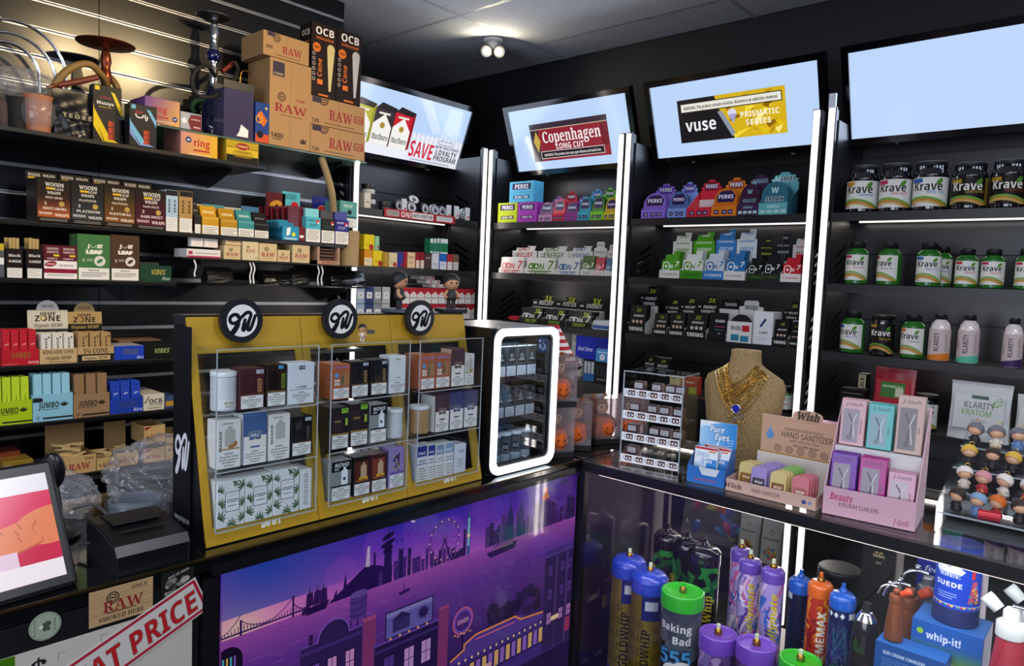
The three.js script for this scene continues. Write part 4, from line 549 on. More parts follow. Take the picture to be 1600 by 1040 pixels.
const coco = (c, txt) => (g, H) => { fill(g, '#1b1c20'); tri(g, [[0, H * 0.32], [0, H * 0.55], [40, H * 0.97], [68, H * 0.97], [4, H * 0.42]], c[0]); tri(g, [[0, H * 0.52], [0, H * 0.72], [34, H * 0.98], [94, H * 0.98], [60, H * 0.9], [36, H * 0.97]], c[1]); tri(g, [[62, H * 0.08], [100, H * 0.5], [100, H * 0.33], [76, H * 0.1]], c[0]); fill(g, c[0], 6, 3, 16, 16); for (let k = 0; k < 3; k++) { fill(g, '#b8442a', 52, H * (0.6 + k * 0.115), 22, H * 0.1); fill(g, '#8e3220', 66, H * (0.6 + k * 0.115), 8, H * 0.1); } if (txt) { tx(g, 'COCO', 44, H * 0.2, 15, '#b0303a', 'b', { w: 40 }); tx(g, 'Mazaya', 42, H * 0.3, 17, '#f0efea', 'b', { w: 62 }); tx(g, 'COCONUT COAL', 42, H * 0.37, 6, c[0]); } else { g.strokeStyle = '#f0efea'; g.lineWidth = 4.5; g.lineCap = 'round'; g.beginPath(); g.moveTo(22, H * 0.24); g.quadraticCurveTo(24, H * 0.33, 40, H * 0.31); g.quadraticCurveTo(52, H * 0.3, 50, H * 0.24); g.moveTo(58, H * 0.23); g.lineTo(58, H * 0.32); g.moveTo(66, H * 0.27); g.quadraticCurveTo(66, H * 0.35, 60, H * 0.36); g.stroke(); g.strokeStyle = '#b0303a'; g.lineWidth = 3; g.beginPath(); g.arc(28, H * 0.19, 5, 0, 7); g.moveTo(46, H * 0.18); g.arc(42, H * 0.18, 4, 0, 7); g.stroke(); } };
L([-0.986, 0.097, 0.207], 2.035, 'black coal box with yellow diagonal bands', { d: 0.04, col: '#17181b', draw: coco(['#e2c416', '#e2c416'], 1) });
L([-1.09, 0.097, 0.154], 2.035, 'black coal box with pale blue diagonal bands', { x: -2.866, d: 0.048, col: '#141518', draw: coco(['#6fb0d2', '#7f8ec8'], 0) });
// clear plastic hanging box
const p = [-1.49, 0.129, 0.23], t = thing('plastic_case', 'tall clear plastic case with black header, tinted purple', 'case'), w = p[1], h = p[2];
const pane = phys(0x8f86b4, 0.08, { transmission: 0.8, thickness: 0 });
mesh('front_pane', box(w, h * 0.86, 0.002, 0, h * 0.43, 0), pane, t); for (const s of [-1, 1]) mesh('side_pane', box(0.002, h * 0.86, 0.09, s * w / 2, h * 0.43, -0.046), pane, t); mesh('back_card', box(w, h, 0.003, 0, h / 2, -0.093), std(0x1c1a2a, 0.4), t);
mesh('header', box(w + 0.004, h * 0.15, 0.006, 0, h * 0.93, -0.002), std(0x15151a, 0.4), t); mesh('white_print', new THREE.ExtrudeGeometry(new THREE.Shape([[0, 0], [0.05, 0], [0.052, 0.03], [0.02, 0.05], [0.012, 0.02]].map((q) => new THREE.Vector2(...q))), { depth: 0.001, bevelEnabled: false }), M.white, t).position.set(-0.01, 0.01, 0.001);
onX(t, p[0], 2.1395, FX);
// black foil pouch
const bp = [-0.877, 0.12, 0.17], bt = one('foil_pouch', pouch(bp[1], bp[2], 0.06), std(0x121317, 0.3), 'crinkled black foil pouch with faint lettering', 'pouch'); onX(bt, bp[0], 2.0355, FX - 0.03);
const bpl = pr(0.08, 0.02, (g, H) => { fill(g, '#121317'); tx(g, 'T E O R E', 50, H / 2, 22, '#b9b08c', 'b', { w: 92 }); }); const bl = mesh('pouch_print', new THREE.PlaneGeometry(0.1, 0.022), pmat(bpl.s, 'gloss'), bt); setUV(bl.geometry, bpl.r); bl.position.set(0.01, bp[2] * 0.46, 0.0335);
}
function pouch(w, h, d, seg = 14) {                       // stand-up pouch: bulged body, flat sealed top, rippled foil
const g = new THREE.BoxGeometry(w, h, d, seg, seg, 2), p = g.attributes.position, q = rnd() * 9;
for (let i = 0; i < p.count; i++) { const x = p.getX(i) / w, y = p.getY(i) / h + 0.5, z = p.getZ(i), s = Math.max(0.05, Math.min(1, (1 - y) * 1.6) * (1 - 1.6 * x * x)); p.setXYZ(i, p.getX(i) * (1 - 0.05 * Math.sin(y * 3)), y * h, z * s + Math.sign(z) * 0.0035 * (Math.sin(x * 17 + y * 9 + q) + Math.sin(y * 23 - x * 7 + q)) * s); }
g.computeVertexNormals(); return g;
}
// wire hoops, wrapped cups and clear packet at the register end
{
const t = thing('chrome_hoops', 'nested shiny chrome hoops rising from the topmost shelf', 'hoops');
const zc = -0.72;
[[0.155, 2.426], [0.135, 2.381], [0.095, 2.348]].forEach(([r, top], i) => { for (const dx of [0, 0.012]) { const pts = []; for (let k = 0; k <= 14; k++) { const a = Math.PI * k / 14; pts.push([-3.05 + dx, top - r + r * Math.sin(a) - (k === 0 || k === 14 ? (top - r - 2.04) : 0), zc + (i - 1) * 0.012 + r * Math.cos(a)]); } mesh('hoop', tube(pts, 0.0042, 50, 8), M.chrome, t); } });
const wrap = (name, label, cat, px, r, h, x, mat, o = {}) => { const c = thing(name, label, cat); mesh('cup', lathe([[0, 0], [r * 0.8, 0], [r * 0.86, 0.006], [r * 0.9, h * 0.6], [r, h * 0.95], [r * 1.04, h], [r * 0.9, h * 0.98], [r * 0.8, h * 0.3], [0, h * 0.28]], 22), mat, c); if (o.film) { const g = new THREE.SphereGeometry(1, 30, 22), p = g.attributes.position; for (let i = 0; i < p.count; i++) { const u = p.getX(i), v = p.getY(i), w2 = p.getZ(i), k = 1 + 0.04 * Math.sin(Math.atan2(u, w2) * 22) * Math.sin(v * 24); p.setXYZ(i, u * r * 1.2 * k, h * 0.56 + v * h * 0.54, w2 * r * 1.2 * k); } g.computeVertexNormals(); mesh('bubble_wrap', g, M.film, c); } at(c, x, 2.0355, px); };
wrap('hookah_cup', 'black hookah bowl next to the bubble wrapped copper one', 'hookah bowl', -0.723, 0.036, 0.115, -2.97, M.rubber);
wrap('hookah_cup', 'copper hookah bowl in crinkled bubble wrap', 'hookah bowl', -0.773, 0.045, 0.13, -2.95, std(0xa86a4a, 0.45), { film: 1 });
wrap('hookah_cup', 'brown clay hookah bowl beside the black one', 'hookah bowl', -0.701, 0.035, 0.1, -3.02, std(0x6a4a38, 0.6));
const g = new THREE.SphereGeometry(1, 40, 28), p = g.attributes.position; for (let i = 0; i < p.count; i++) { const x = p.getX(i), y = p.getY(i), z = p.getZ(i), k = 1 + 0.12 * Math.sin(x * 9 + z * 7) * Math.sin(y * 8 + x * 5); p.setXYZ(i, x * 0.06 * k, y * 0.05 * k, z * 0.12 * k); } g.computeVertexNormals();
at(one('clear_packet', g, M.film, 'crumpled clear plastic packet lying over the hookah bowls', 'plastic packet'), -2.985, 2.205, -0.743, 0.2);
}
// hookahs
function hookah(label, x, z, y, top, o) {
const t = thing('hookah', label, 'hookah'), h = top - y; at(t, x, y + 0.0005, z);
mesh('base', lathe([[0, 0], [0.045, 0], [0.058, 0.02], [0.06, 0.06], [0.035, h * 0.34], [0.022, h * 0.42], [0, h * 0.42]], 28), o.base, t);
const st = [[0, h * 0.42]]; for (let k = 0; k <= 18; k++) { const q = k / 18; st.push([0.011 + 0.006 * Math.abs(Math.sin(q * 9.5)) + 0.004 * Math.sin(q * 3.1), h * (0.42 + 0.5 * q)]); } st.push([0, h * 0.92]);
mesh('stem', lathe(st, 22), o.stem, t);
if (o.ball) mesh('glass_ball', new THREE.SphereGeometry(0.03, 22, 16).translate(0, h * 0.66, 0), o.ball, t);
mesh('tray', lathe([[0, h * 0.93], [0.03, h * 0.925], [o.tray, h * 0.925 + 0.016], [o.tray + 0.003, h * 0.925 + 0.02], [o.tray - 0.006, h * 0.925 + 0.018], [0.03, h * 0.94], [0.012, h * 0.945], [0, h * 0.945]], 36), o.trayMat, t);
mesh('tip', lathe([[0, h * 0.94], [0.008, h * 0.94], [0.009, h * 0.97], [0.006, h], [0, h]], 14), o.tip, t);
for (const [name, pts, r, mat] of o.hoses) mesh(name, tube(pts.map(([a, b, c]) => [a - x, b - y, c - z]), r, 60, 10), mat, t);
return t;
}
M.copper = std(0x7a3a22, 0.3, 0.75); M.tan = std(0x8a6a34, 0.55); M.wood = std(0x6a2a1c, 0.45);
{
const hx = -3.03, hz = -1.017;
hookah('copper hookah with wide tray, tan hose and wooden handle', hx, hz, 2.035, 2.43, { base: phys(0x1a1416, 0.1, { clearcoat: 0.6 }), stem: M.copper, tray: 0.098, trayMat: M.copper, tip: M.steel, hoses: [
['hose', [[-3.03, 2.266, -1.023], [-2.98, 2.291, -0.985], [-2.95, 2.312, -0.937], [-2.95, 2.296, -0.891], [-2.95, 2.247, -0.844], [-2.97, 2.179, -0.82], [-3, 2.104, -0.82], [-3.05, 2.07, -0.852]], 0.013, M.tan],
['hose_loop', [[-3.06, 2.309, -1.016], [-3.06, 2.305, -1.042], [-3.05, 2.277, -1.062], [-3.06, 2.239, -1.07]], 0.013, M.tan],
['handle', [[-2.96, 2.275, -0.965], [-2.95, 2.241, -0.895], [-2.95, 2.216, -0.834]], 0.011, M.wood], ['mouthpiece', [[-2.95, 2.216, -0.834], [-2.95, 2.2, -0.801]], 0.007, M.copper]] });
const kx = -3.08, kz = -1.457;
hookah('tall silver hookah with blue glass ball and black hose', kx, kz, 2.139, 2.679, { base: phys(0x10143a, 0.08, { clearcoat: 1 }), stem: M.chrome, ball: phys(0x0c1048, 0.08, { clearcoat: 1 }), tray: 0.068, trayMat: M.steel, tip: M.steel, hoses: [
['hose', [[-3.06, 2.41, -1.453], [-2.96, 2.413, -1.368], [-2.95, 2.383, -1.322], [-2.95, 2.329, -1.307], [-2.95, 2.289, -1.328], [-2.95, 2.291, -1.386], [-2.97, 2.339, -1.455], [-3, 2.41, -1.514], [-3.02, 2.457, -1.532], [-3.02, 2.478, -1.517]], 0.0085, M.rubber],
['handle', [[-3.04, 2.428, -1.474], [-3.05, 2.48, -1.53]], 0.009, std(0x7a2a20, 0.4)]] });
tag(mesh(numbered('coiled_hose'), tube([[-3.1, 2.247, -1.386], [-3.1, 2.266, -1.375], [-3.09, 2.288, -1.381], [-3.08, 2.3, -1.398], [-3.08, 2.301, -1.425], [-3.09, 2.289, -1.441], [-3.1, 2.282, -1.424], [-3.1, 2.268, -1.407]], 0.011, 50, 9), std(0x14401f, 0.6), scene), 'dark green coiled hookah hose behind the small maroon box', 'hose');
tag(mesh(numbered('wire_arch'), tube([[-3.08, 2.3, -1.58], [-3.08, 2.46, -1.583], [-3.08, 2.467, -1.613], [-3.08, 2.43, -1.644], [-3.08, 2.329, -1.658]], 0.003, 40, 7), M.brass, scene), 'thin brass wire arch between the plastic case and kraft carton', 'wire');
}
// second row: leaf wraps, tobacco pouches
{
const Y2 = 1.733, wood = (c1, c2, nm) => (g, H) => { const q = g.createLinearGradient(0, 0, 0, H); q.addColorStop(0, '#16120f'); q.addColorStop(0.4, c1); q.addColorStop(0.82, c2); g.fillStyle = q; g.fillRect(-3, -3, 106, 300); tx(g, 'WOODS', 52, H * 0.12, 19, '#efe9dd', 's', { st: '#1a1410', lw: 2, w: 58 }); fill(g, '#d8b02a', 26, H * 0.19, 26, 8); tx(g, 'LEAF', 66, H * 0.22, 11, '#efe9dd', 's'); tx(g, 'WRAPS', 50, H * 0.31, 14, '#efe9dd', 's', { w: 42 }); tx(g, nm, 50, H * 0.43, 10, '#e0d4c0', 's', { w: 54 }); circ(g, 74, H * 0.56, 9, '#b89a4a'); tx(g, '2', 24, H * 0.56, 14, '#efe9dd', 's'); tx(g, nm, 52, H * 0.68, 12, '#efe9dd', 's', { w: 74 }); tx(g, 'WOODS', 24, H * 0.8, 12, '#efe9dd', 's', { w: 40 }); tx(g, 'WRAPS', 74, H * 0.82, 14, '#efe9dd', 's', { w: 44 }); fill(g, '#15110e', 0, H * 0.89, 100, H); lines(g, 8, H * 0.92, 84, 2, 5, '#b8b0a4', 1.6); };
[[[-0.813, 0.103, 0.152], '#2c1a12', '#a8552a', 'SWEET AROMA', 'brown and orange'], [[-0.92, 0.107, 0.154], '#232526', '#3a3c3e', 'PLATINUM', 'charcoal grey'], [[-1.029, 0.107, 0.156], '#4a3616', '#7a4a20', 'NATURAL', 'olive and brown'], [[-1.141, 0.114, 0.154], '#3a1220', '#52182a', 'DARK SWEET', 'dark wine red']].forEach(([p, a, b, nm, cn], i) => {
L(p, Y2, cn + ' leaf wrap display box', { d: 0.13, col: i ? '#1c1612' : '#6a3418', draw: wood(a, b, nm), c: 'wrap box' });
const hd = one('display_header', pgeo(p[1] * 0.96, 0.032, 0.004, { f: pr(p[1], 0.032, (g, H) => { fill(g, '#1b1612'); tx(g, 'WOODS', 26, H * 0.4, 15, '#e4dccc', 's', { w: 40 }); fill(g, '#d8b02a', 6, H * 0.66, 24, 6); tx(g, 'WRAPS', 74, H * 0.4, 14, '#e4dccc', 's', { w: 40 }); tx(g, nm, 74, H * 0.78, 6, '#c8bca8'); }), col: '#14110e' }), pmat(sheet, 'card'), 'dark header card behind the ' + cn + ' wrap box', 'header card');
onX(hd, p[0] + 0.006, Y2 + p[2] + 0.001, FX - 0.12);
});
const mxb = (c, t) => (g, H) => { fill(g, c); fill(g, '#1c1c1e', 0, 0, 100, H * 0.13); for (const x of [27, 75]) { tx(g, 'MAX', x, H * 0.38, 26, t, 'b', { r: -Q, w: H * 0.34 }); } line(g, [[50, 0], [50, H]], '#00000055', 2); fill(g, '#e8e6e0', 2, H * 0.66, 96, H); lines(g, 8, H * 0.7, 84, 6, H * 0.045, '#6a6862', 2); };
L([-1.219, 0.047, 0.162], Y2, 'slim white and blue carton beside the wine red wrap box', { d: 0.09, col: '#a8bcc8', draw: mxb('#a9c4d4', '#22303a') });
L([-1.274, 0.053, 0.164], Y2, 'slim tan carton beside the white and blue one', { d: 0.09, col: '#a8844e', draw: mxb('#b08a52', '#2c2014') });
// tobacco pouch trays: each tray with leaning pouches
const pz = [[316, '#c8961e', 'mustard yellow', 'nearer the tan carton'], [346, '#b5861c', 'mustard yellow', 'nearer the teal tray'], [372, '#3c8a8c', 'teal', ''], [399, '#1c1a18', 'black', '']];
const base = [[-1.322, 0.026, 0.075], [-1.375, 0.07, 0.073], [-1.454, 0.072, 0.069], [-1.53, 0.072, 0.07], [-1.601, 0.066, 0.066]];
base.forEach((p, i) => {
const c = ['#2b2927', '#c8961e', '#b5861c', '#3c8a8c', '#1c1a18'][i], nm = ['grey', 'mustard yellow', 'amber', 'teal', 'black'][i];
L(p, Y2, nm + ' tobacco pouch tray with white warning panel', { n: 'pouch_tray', c: 'tray', d: 0.12, col: c, draw: (g, H) => { fill(g, c); fill(g, '#ffffff30', 0, 4, 100, 10); fill(g, '#e9e6de', 0, H * 0.5, 100, H); lines(g, 6, H * 0.6, 88, 4, H * 0.1, '#6e6a62', 3); } });
const pg = pr(p[1], 0.06, (g, H) => { fill(g, c); tx(g, i % 2 ? 'BUGLER' : 'DRUM', 50, H * 0.5, 20, i === 4 ? '#9a938a' : '#f2ead8', 's', { w: 70 }); lines(g, 10, H * 0.76, 80, 2, 8, '#00000044', 3); });
for (let k = 0; k < 3; k++) { const m = one('tobacco_pouch', pgeo(p[1] * 0.94, 0.058, 0.016, { f: pg, col: c }), pmat(pg.s, 'gloss'), nm + ' foil tobacco pouch leaning in its tray, ' + ORD[k] + ' from the front', 'tobacco pouch', nm + ' pouches in their tray'); at(m, FX - 0.012 - k * 0.034, Y2 + p[2] * 0.9, p[0], Q, -0.4 - k * 0.04); }
});
const lid = (p, c, label) => L(p, Y2, label, { d: 0.004, in: 0.2, col: c, n: 'open_lid', c: 'lid flap', draw: (g, H) => { fill(g, c); }, y: Y2 + 0.06 });
lid([-1.393, 0.075, 0.076], '#c9c4ba', 'pale open lid flap behind the mustard pouches'); lid([-1.48, 0.098, 0.08], '#5aa0aa', 'teal open lid flap behind the amber pouches'); lid([-1.574, 0.088, 0.076], '#d2cec6', 'white open lid flap behind the teal pouches'); lid([-1.652, 0.085, 0.089], '#4f86b0', 'blue open lid flap behind the black pouches');
// turkish tray
L([-1.741, 0.083, 0.063], Y2, 'bright blue tobacco tray with white map print', { d: 0.14, n: 'pouch_tray', c: 'tray', col: '#1b6f8c', draw: (g, H) => { fill(g, '#2a8fb4'); tri(g, [[26, H * 0.1], [50, H * 0.06], [44, H * 0.6], [22, H * 0.68]], '#eef2f2'); circ(g, 68, H * 0.55, 12, '#d8d83a'); tx(g, 'TURKISH', 50, H * 0.88, 15, '#eef2f2', 'b', { w: 76 }); }, s: pr(0.14, 0.06, (g, H) => { fill(g, '#1b6f8c'); tx(g, 'TURKISH', 60, H * 0.6, 18, '#3f93ac', 'b', { w: 76 }); }) });
for (let k = 0; k < 4; k++) { const f = solid('#2f86a8'); const m = one('tobacco_pouch', pgeo(0.075, 0.05, 0.02, { f, col: '#2f86a8' }), pmat(f.s, 'gloss'), 'blue foil tobacco pouch slumped in the blue tray, ' + ORD[k] + ' from the front', 'tobacco pouch', 'blue pouches in the blue tray'); at(m, FX - 0.01 - k * 0.034, Y2 + 0.055, -1.733 - k * 0.003, Q, -0.7); }
// maroon row of pouches and spirit cartons
for (let k = 0; k < 6; k++) { const f = solid('#5e1a22'); const m = one('tobacco_pouch', pgeo(0.085, 0.095, 0.012, { f, col: '#6a1e28', tcol: '#8a3a40' }), pmat(f.s, 'gloss'), 'maroon foil tobacco pouch in the fanned row, ' + ORD[k] + ' from the front', 'tobacco pouch', 'maroon pouches fanned behind the blue tray'); at(m, FX - 0.03 - k * 0.034, Y2 + 0.065, -1.791 + k * 0.009, Q, -0.12); }
L([-1.798, 0.033, 0.063], Y2, 'maroon tobacco tray edge between the blue and cyan boxes', { d: 0.13, col: '#6a1e28', draw: (g, H) => { fill(g, '#6e202a'); fill(g, '#e8e2d8', 10, H * 0.56, 70, H * 0.2); } });
const spi = (c, nm, g0, ps) => { L(ps, Y2, nm + ' tobacco carton with red round emblem', { d: 0.13, col: c, c: 'tobacco carton', draw: (g, H) => { fill(g, c); tx(g, 'SPIRIT', 36, H * 0.12, 15, nm[0] === 'c' ? '#1c3a40' : '#e8e4dc', 'b', { w: 56 }); circ(g, 80, H * 0.16, 13, '#c0262c'); circ(g, 84, H * 0.2, 7, '#efe9e0'); lines(g, 18, H * 0.27, 64, 3, 7, nm[0] === 'c' ? '#1c5a64' : '#c9c6cc', 2.4); fill(g, '#eae8e2', 0, H * 0.48, 100, H); lines(g, 8, H * 0.54, 84, 6, H * 0.07, '#55524e', 2.6); } });
for (let k = 0; k < 3; k++) { const f = solid(g0); const m = one('tobacco_pouch', pgeo(ps[1] * 0.92, 0.04, 0.02, { f, col: g0 }), pmat(f.s, 'gloss'), nm + ' foil pouch poking out of its carton, ' + ORD[k] + ' from the front', 'tobacco pouch', nm + ' pouches in their carton'); at(m, FX - 0.012 - k * 0.036, Y2 + ps[2] + 0.0006, ps[0], Q); } };
spi('#4fb2c4', 'cyan', '#7ac8d4', [-1.856, 0.077, 0.114]); spi('#26221f', 'charcoal', '#3e3a3a', [-1.935, 0.073, 0.113]); spi('#2a2c84', 'navy', '#3c3e90', [-2.012, 0.075, 0.115]);
const head = (p, c, lb, y, dr) => L(p, Y2, lb, { n: 'display_header', c: 'header card', d: 0.006, in: 0.16, col: c, y, draw: dr });
head([-1.836, 0.094, 0.104], '#4fb2c4', 'cyan header card with red headdress shape', Y2 + 0.13, (g, H) => { fill(g, '#5cbccb'); for (const y of [0.14, 0.28]) tx(g, y < 0.2 ? 'NATURAL' : 'SPIRIT', 44, H * y, 17, '#23555e', 'b', { w: 74 }); circ(g, 70, H * 0.62, 22, '#c4262c'); circ(g, 76, H * 0.8, 13, '#3a2a2a'); });
head([-1.993, 0.089, 0.104], '#2a2c84', 'navy header card with red round emblem', Y2 + 0.125, (g, H) => { fill(g, '#2a2c84'); circ(g, 62, H * 0.66, 30, '#c4262c'); circ(g, 58, H * 0.76, 16, '#241c28'); ring(g, 62, H * 0.66, 30, '#e0b0b0', 3); });
head([-1.757, 0.097, 0.112], '#5c1a20', 'maroon pointed flap with a yellow roundel', Y2 + 0.11, (g, H) => { fill(g, '#5c1a20'); g.fillStyle = '#d0962a'; g.beginPath(); g.ellipse(50, H * 0.5, 34, 22, -0.3, 0, 7); g.fill(); circ(g, 56, H * 0.58, 12, '#30201a'); });
L([-2.06, 0.099, 0.124], Y2, 'teal tobacco box with white panel at the shelf end', { d: 0.13, y: Y2 + 0.085, in: 0.02, col: '#4a8a86', draw: (g, H) => { fill(g, '#579a94'); tx(g, 'BUGLER', 46, H * 0.18, 16, '#dfeae6', 's', { w: 52 }); circ(g, 56, H * 0.42, 12, '#15201f'); fill(g, '#15201f', 40, H * 0.4, 30, 5); fill(g, '#1c3432', 0, H * 0.58, 100, 6); fill(g, '#e4e6e4', 4, H * 0.66, 92, H); lines(g, 12, H * 0.72, 76, 4, H * 0.07, '#777', 2); } });
tag(mesh(numbered('cardboard_tube'), tube([[-2.95, 2.128, -1.909], [-2.93, 2.058, -1.925], [-2.91, 1.971, -1.942], [-2.93, 1.886, -1.968]], 0.0165, 20, 14), std(0x8f7c58, 0.7), scene), 'long tan paper tube leaning from under the kraft cartons', 'tube');
}
// third row
{
const Y3 = 1.635, Y3a = 1.535;
L([-1.349, 0.14, 0.036], Y3, 'low white pharmacy tray with pink line', { n: 'display_tray', c: 'tray', d: 0.12, col: '#c9c6c2', draw: (g, H) => { fill(g, '#e0dcd8'); fill(g, '#a8345a', 0, H * 0.78, 100, H); fill(g, '#a8345a', 4, H * 0.24, 12, H * 0.4); lines(g, 24, H * 0.4, 66, 1, 3, '#a89a9c', 3); } });
[[-1.327, 0.05, 0.067], [-1.385, 0.057, 0.071]].forEach((p, i) => L(p, Y3, 'white pharmacy pack with pink tab, ' + (i ? 'nearer the kraft boxes' : 'nearer the register'), { d: 0.03, y: Y3 + 0.045, in: 0.015, col: '#d8d4d0', c: 'pack', draw: (g, H) => { fill(g, '#e6e2de'); fill(g, '#a8245a', 30, 2, 40, 14); tx(g, 'NicoSan', 50, H * 0.32, 22, '#3a3440', 's', { w: 84 }); for (let k = 0; k < 4; k++) fill(g, '#c8968a', 30, H * (0.48 + k * 0.13), 46, 3); } }));
const rb = (p, lb, o = {}) => L(p, Y3, lb, { d: o.d || 0.09, c: 'paper box', y: o.y, in: o.in, draw: raw(o.bg || KR2, { y: 0.62, s: o.s || 28, w: 78, x: 50, ex: 40 }) });
const s1 = [-1.47, 0.073, 0.059]; rb(s1, 'small kraft paper box at the bottom of the two-box stack'); rb([-1.477, 0.068, 0.059], 'small kraft paper box on top of the two-box stack', { y: Y3 + s1[2] + 0.001, in: 0.006 });
const cn = [-1.551, 0.073, 0.085]; L(cn, Y3, 'kraft box with cone tips standing out of it', { d: 0.06, col: KR2, draw: (g, H) => { raw('#d3c49c', { y: 0.5, s: 22, w: 64 })(g, H); fill(g, '#7f9a5a', 80, H * 0.84, 14, 6); } });
for (let k = 0; k < 5; k++) { const c = one('paper_cone', cyl(0.006, 0.0045, 0.05, 10, 0, 0.025, 0), std(0xb08c58, 0.7), 'brown paper cone tip in the kraft box, ' + ORD[k] + ' from the register', 'paper cone', 'cone tips in the kraft box'); at(c, FX - 0.03, Y3 + cn[2] - 0.024, cn[0] + 0.03 - k * 0.015); }
rb([-1.633, 0.085, 0.078], 'square kraft paper box beside the cone tip box', { s: 30 }); rb([-1.709, 0.06, 0.054], 'short kraft paper box between two taller ones', { s: 26 }); rb([-1.796, 0.088, 0.084], 'square kraft paper box beside the wooden rack box', { s: 30, d: 0.12 });
L([-1.724, 0.047, 0.077], Y3, 'plain kraft box standing behind the short one', { d: 0.05, in: 0.1, draw: (g) => fill(g, KR2) });
{
const p = [-1.941, 0.122, 0.087], t = thing('rack_box', 'pink kraft window box of brown wooden pieces', 'box'), [z, w, h] = p; onX(t, z, Y3 + 0.0005, FX);
mesh('carton', merge([box(w, h * 0.2, 0.1, 0, h * 0.1, -0.05), box(0.012, h, 0.1, -w / 2 + 0.006, h / 2, -0.05), box(0.012, h, 0.1, w / 2 - 0.006, h / 2, -0.05), box(w, h, 0.004, 0, h / 2, -0.1)]), std(0xa8846c, 0.7), t);
for (let k = 0; k < 4; k++) mesh('wooden_piece', rbox(w * 0.74, h * 0.13, 0.06, 0.004, (k % 2) * 0.006 - 0.003, h * (0.28 + k * 0.175), -0.045), std([0x4a3026, 0x5e4032][k % 2], 0.5), t);
const f = pr(w, h * 0.2, (g, H) => { fill(g, '#b08e74'); tx(g, 'RAW', 40, H / 2, 16, RED, 's'); tx(g, 'BULL', 76, H / 2, 12, '#5a4030', 'b'); }); const m = mesh('front_print', new THREE.PlaneGeometry(w, h * 0.2), pmat(f.s), t); setUV(m.geometry, f.r); m.position.set(0, h * 0.1, 0.0006);
}
{
const p = [-2.086, 0.096, 0.169], t = thing('paper_canister', 'tall round kraft canister with red lettering at the shelf end', 'canister'), [z, w, h] = p, f = pr(0.2, h, (g, H) => { fill(g, '#a38c68'); for (const x of [50]) { tx(g, 'RAW', x, H * 0.62, 15, RED, 's', { w: 34 }); tx(g, 'CONES', x + 8, H * 0.54, 5, RED); emblem(g, x - 10, H * 0.54, 3.4, '#4a3826'); tx(g, 'King size', x, H * 0.78, 5, '#5a4632', 'i'); } fill(g, '#8a7452', 0, H * 0.285, 100, 1); }, 700);
const b = mesh('body', new THREE.CylinderGeometry(w / 2, w / 2, h, 32, 1, true), pmat(f.s, 'paper'), t); setUV(b.geometry, f.r); b.position.y = h / 2; b.rotation.y = -Math.PI / 2 + Math.PI; mesh('cap', cyl(w / 2, w / 2, 0.003, 32, 0, h - 0.0015, 0), std(0xa38c68, 0.7), t); mesh('bottom', cyl(w / 2 - 0.001, w / 2 - 0.001, 0.003, 32, 0, 0.0016, 0), std(0xa38c68, 0.7), t);
at(t, FX - w / 2, Y3 + 0.0005, z);
}
// white cables and black bags below
for (const [a, b, l] of [[304, 307, 'short white cable hanging under the pharmacy tray'], [391, 391.5, 'white cable hanging below the cone tip box, first of a pair'], [396, 397, 'white cable hanging below the cone tip box, second of a pair'], [497, 496, 'white cable hanging below the rack box, first of a pair'], [503, 500, 'white cable hanging below the rack box, second of a pair']])
tag(mesh(numbered('cable'), tube([[-2.925, 1.628, 0], [-2.92, 1.6, -0.006], [-2.925, 1.57, -0.002], [-2.922, a < 310 ? 1.56 : 1.537, -0.004]].map((q) => [q[0], q[1], q[2] + { 304: -1.31, 391: -1.55, 396: -1.565, 497: -1.885, 503: -1.905 }[a]]), 0.0032, 20, 7), M.white, scene), l, 'cable');
[[340, 0.09, 0.06, 'flat black bag behind the short white cable'], [425, 0.11, 0.055, 'black shiny bag between the pairs of white cables'], [460, 0.07, 0.07, 'grey-black crumpled bag next to the second pair of cables'], [545, 0.16, 0.07, 'large glossy black bag at the shelf end']].forEach(([px, w, h, lb], i) => { const g = pouch(w * 1.3, h * 1.1, 0.1, 10); onX(one('black_bag', g, std(0x121214, [0.5, 0.25, 0.35, 0.18][i]), lb, 'bag'), [-1.445, -1.714, -1.828, -2.094][i], Y3a + 0.0005, -3.0); });
const bm = (p, lb) => { L(p, Y3a, lb, { d: 0.1, col: '#1a1412', c: 'cigar box', draw: (g, H) => { fill(g, '#1d1513'); tx(g, 'Black', 50, H * 0.22, 26, '#f0ece4', 's', { w: 76 }); tx(g, '&Mild', 52, H * 0.42, 26, '#f0ece4', 's', { w: 76 }); tx(g, '&', 20, H * 0.42, 24, '#a8763e', 's'); fill(g, '#ece8de', 4, H * 0.66, 92, H); lines(g, 10, H * 0.7, 78, 5, H * 0.055, '#6c6860', 2); } });
for (let k = 0; k < 6; k++) { const c = one('cigar', cyl(0.0058, 0.0055, 0.055, 10, 0, 0.0275, 0), std(0xb89a5a, 0.5), 'gold wrapped cigar end, ' + ORD[k] + ' along, in the black box ' + (lb.includes('register') ? 'nearer the register' : 'beside the wine red box'), 'cigar', 'gold wrapped cigars in the black boxes'); at(c, FX - 0.02 - (k % 2) * 0.03, Y3a + p[2] - 0.02 + rr(0, 0.004), p[0] - p[1] / 2 + 0.012 + k * (p[1] - 0.024) / 5); } };
bm([-0.694, 0.05, 0.1], 'black cigar box with white serif lettering, nearer the register'); bm([-0.753, 0.05, 0.102], 'black cigar box with white serif lettering, beside the wine red box');
L([-0.646, 0.038, 0.116], Y3a, 'grey and white cigar box with yellow foil tops at the picture edge', { d: 0.1, col: '#55575a', draw: (g, H) => { fill(g, '#56585c'); fill(g, '#c8b02a', 0, 0, 100, H * 0.2); fill(g, '#e4e2dc', 0, H * 0.42, 100, H * 0.2); } });
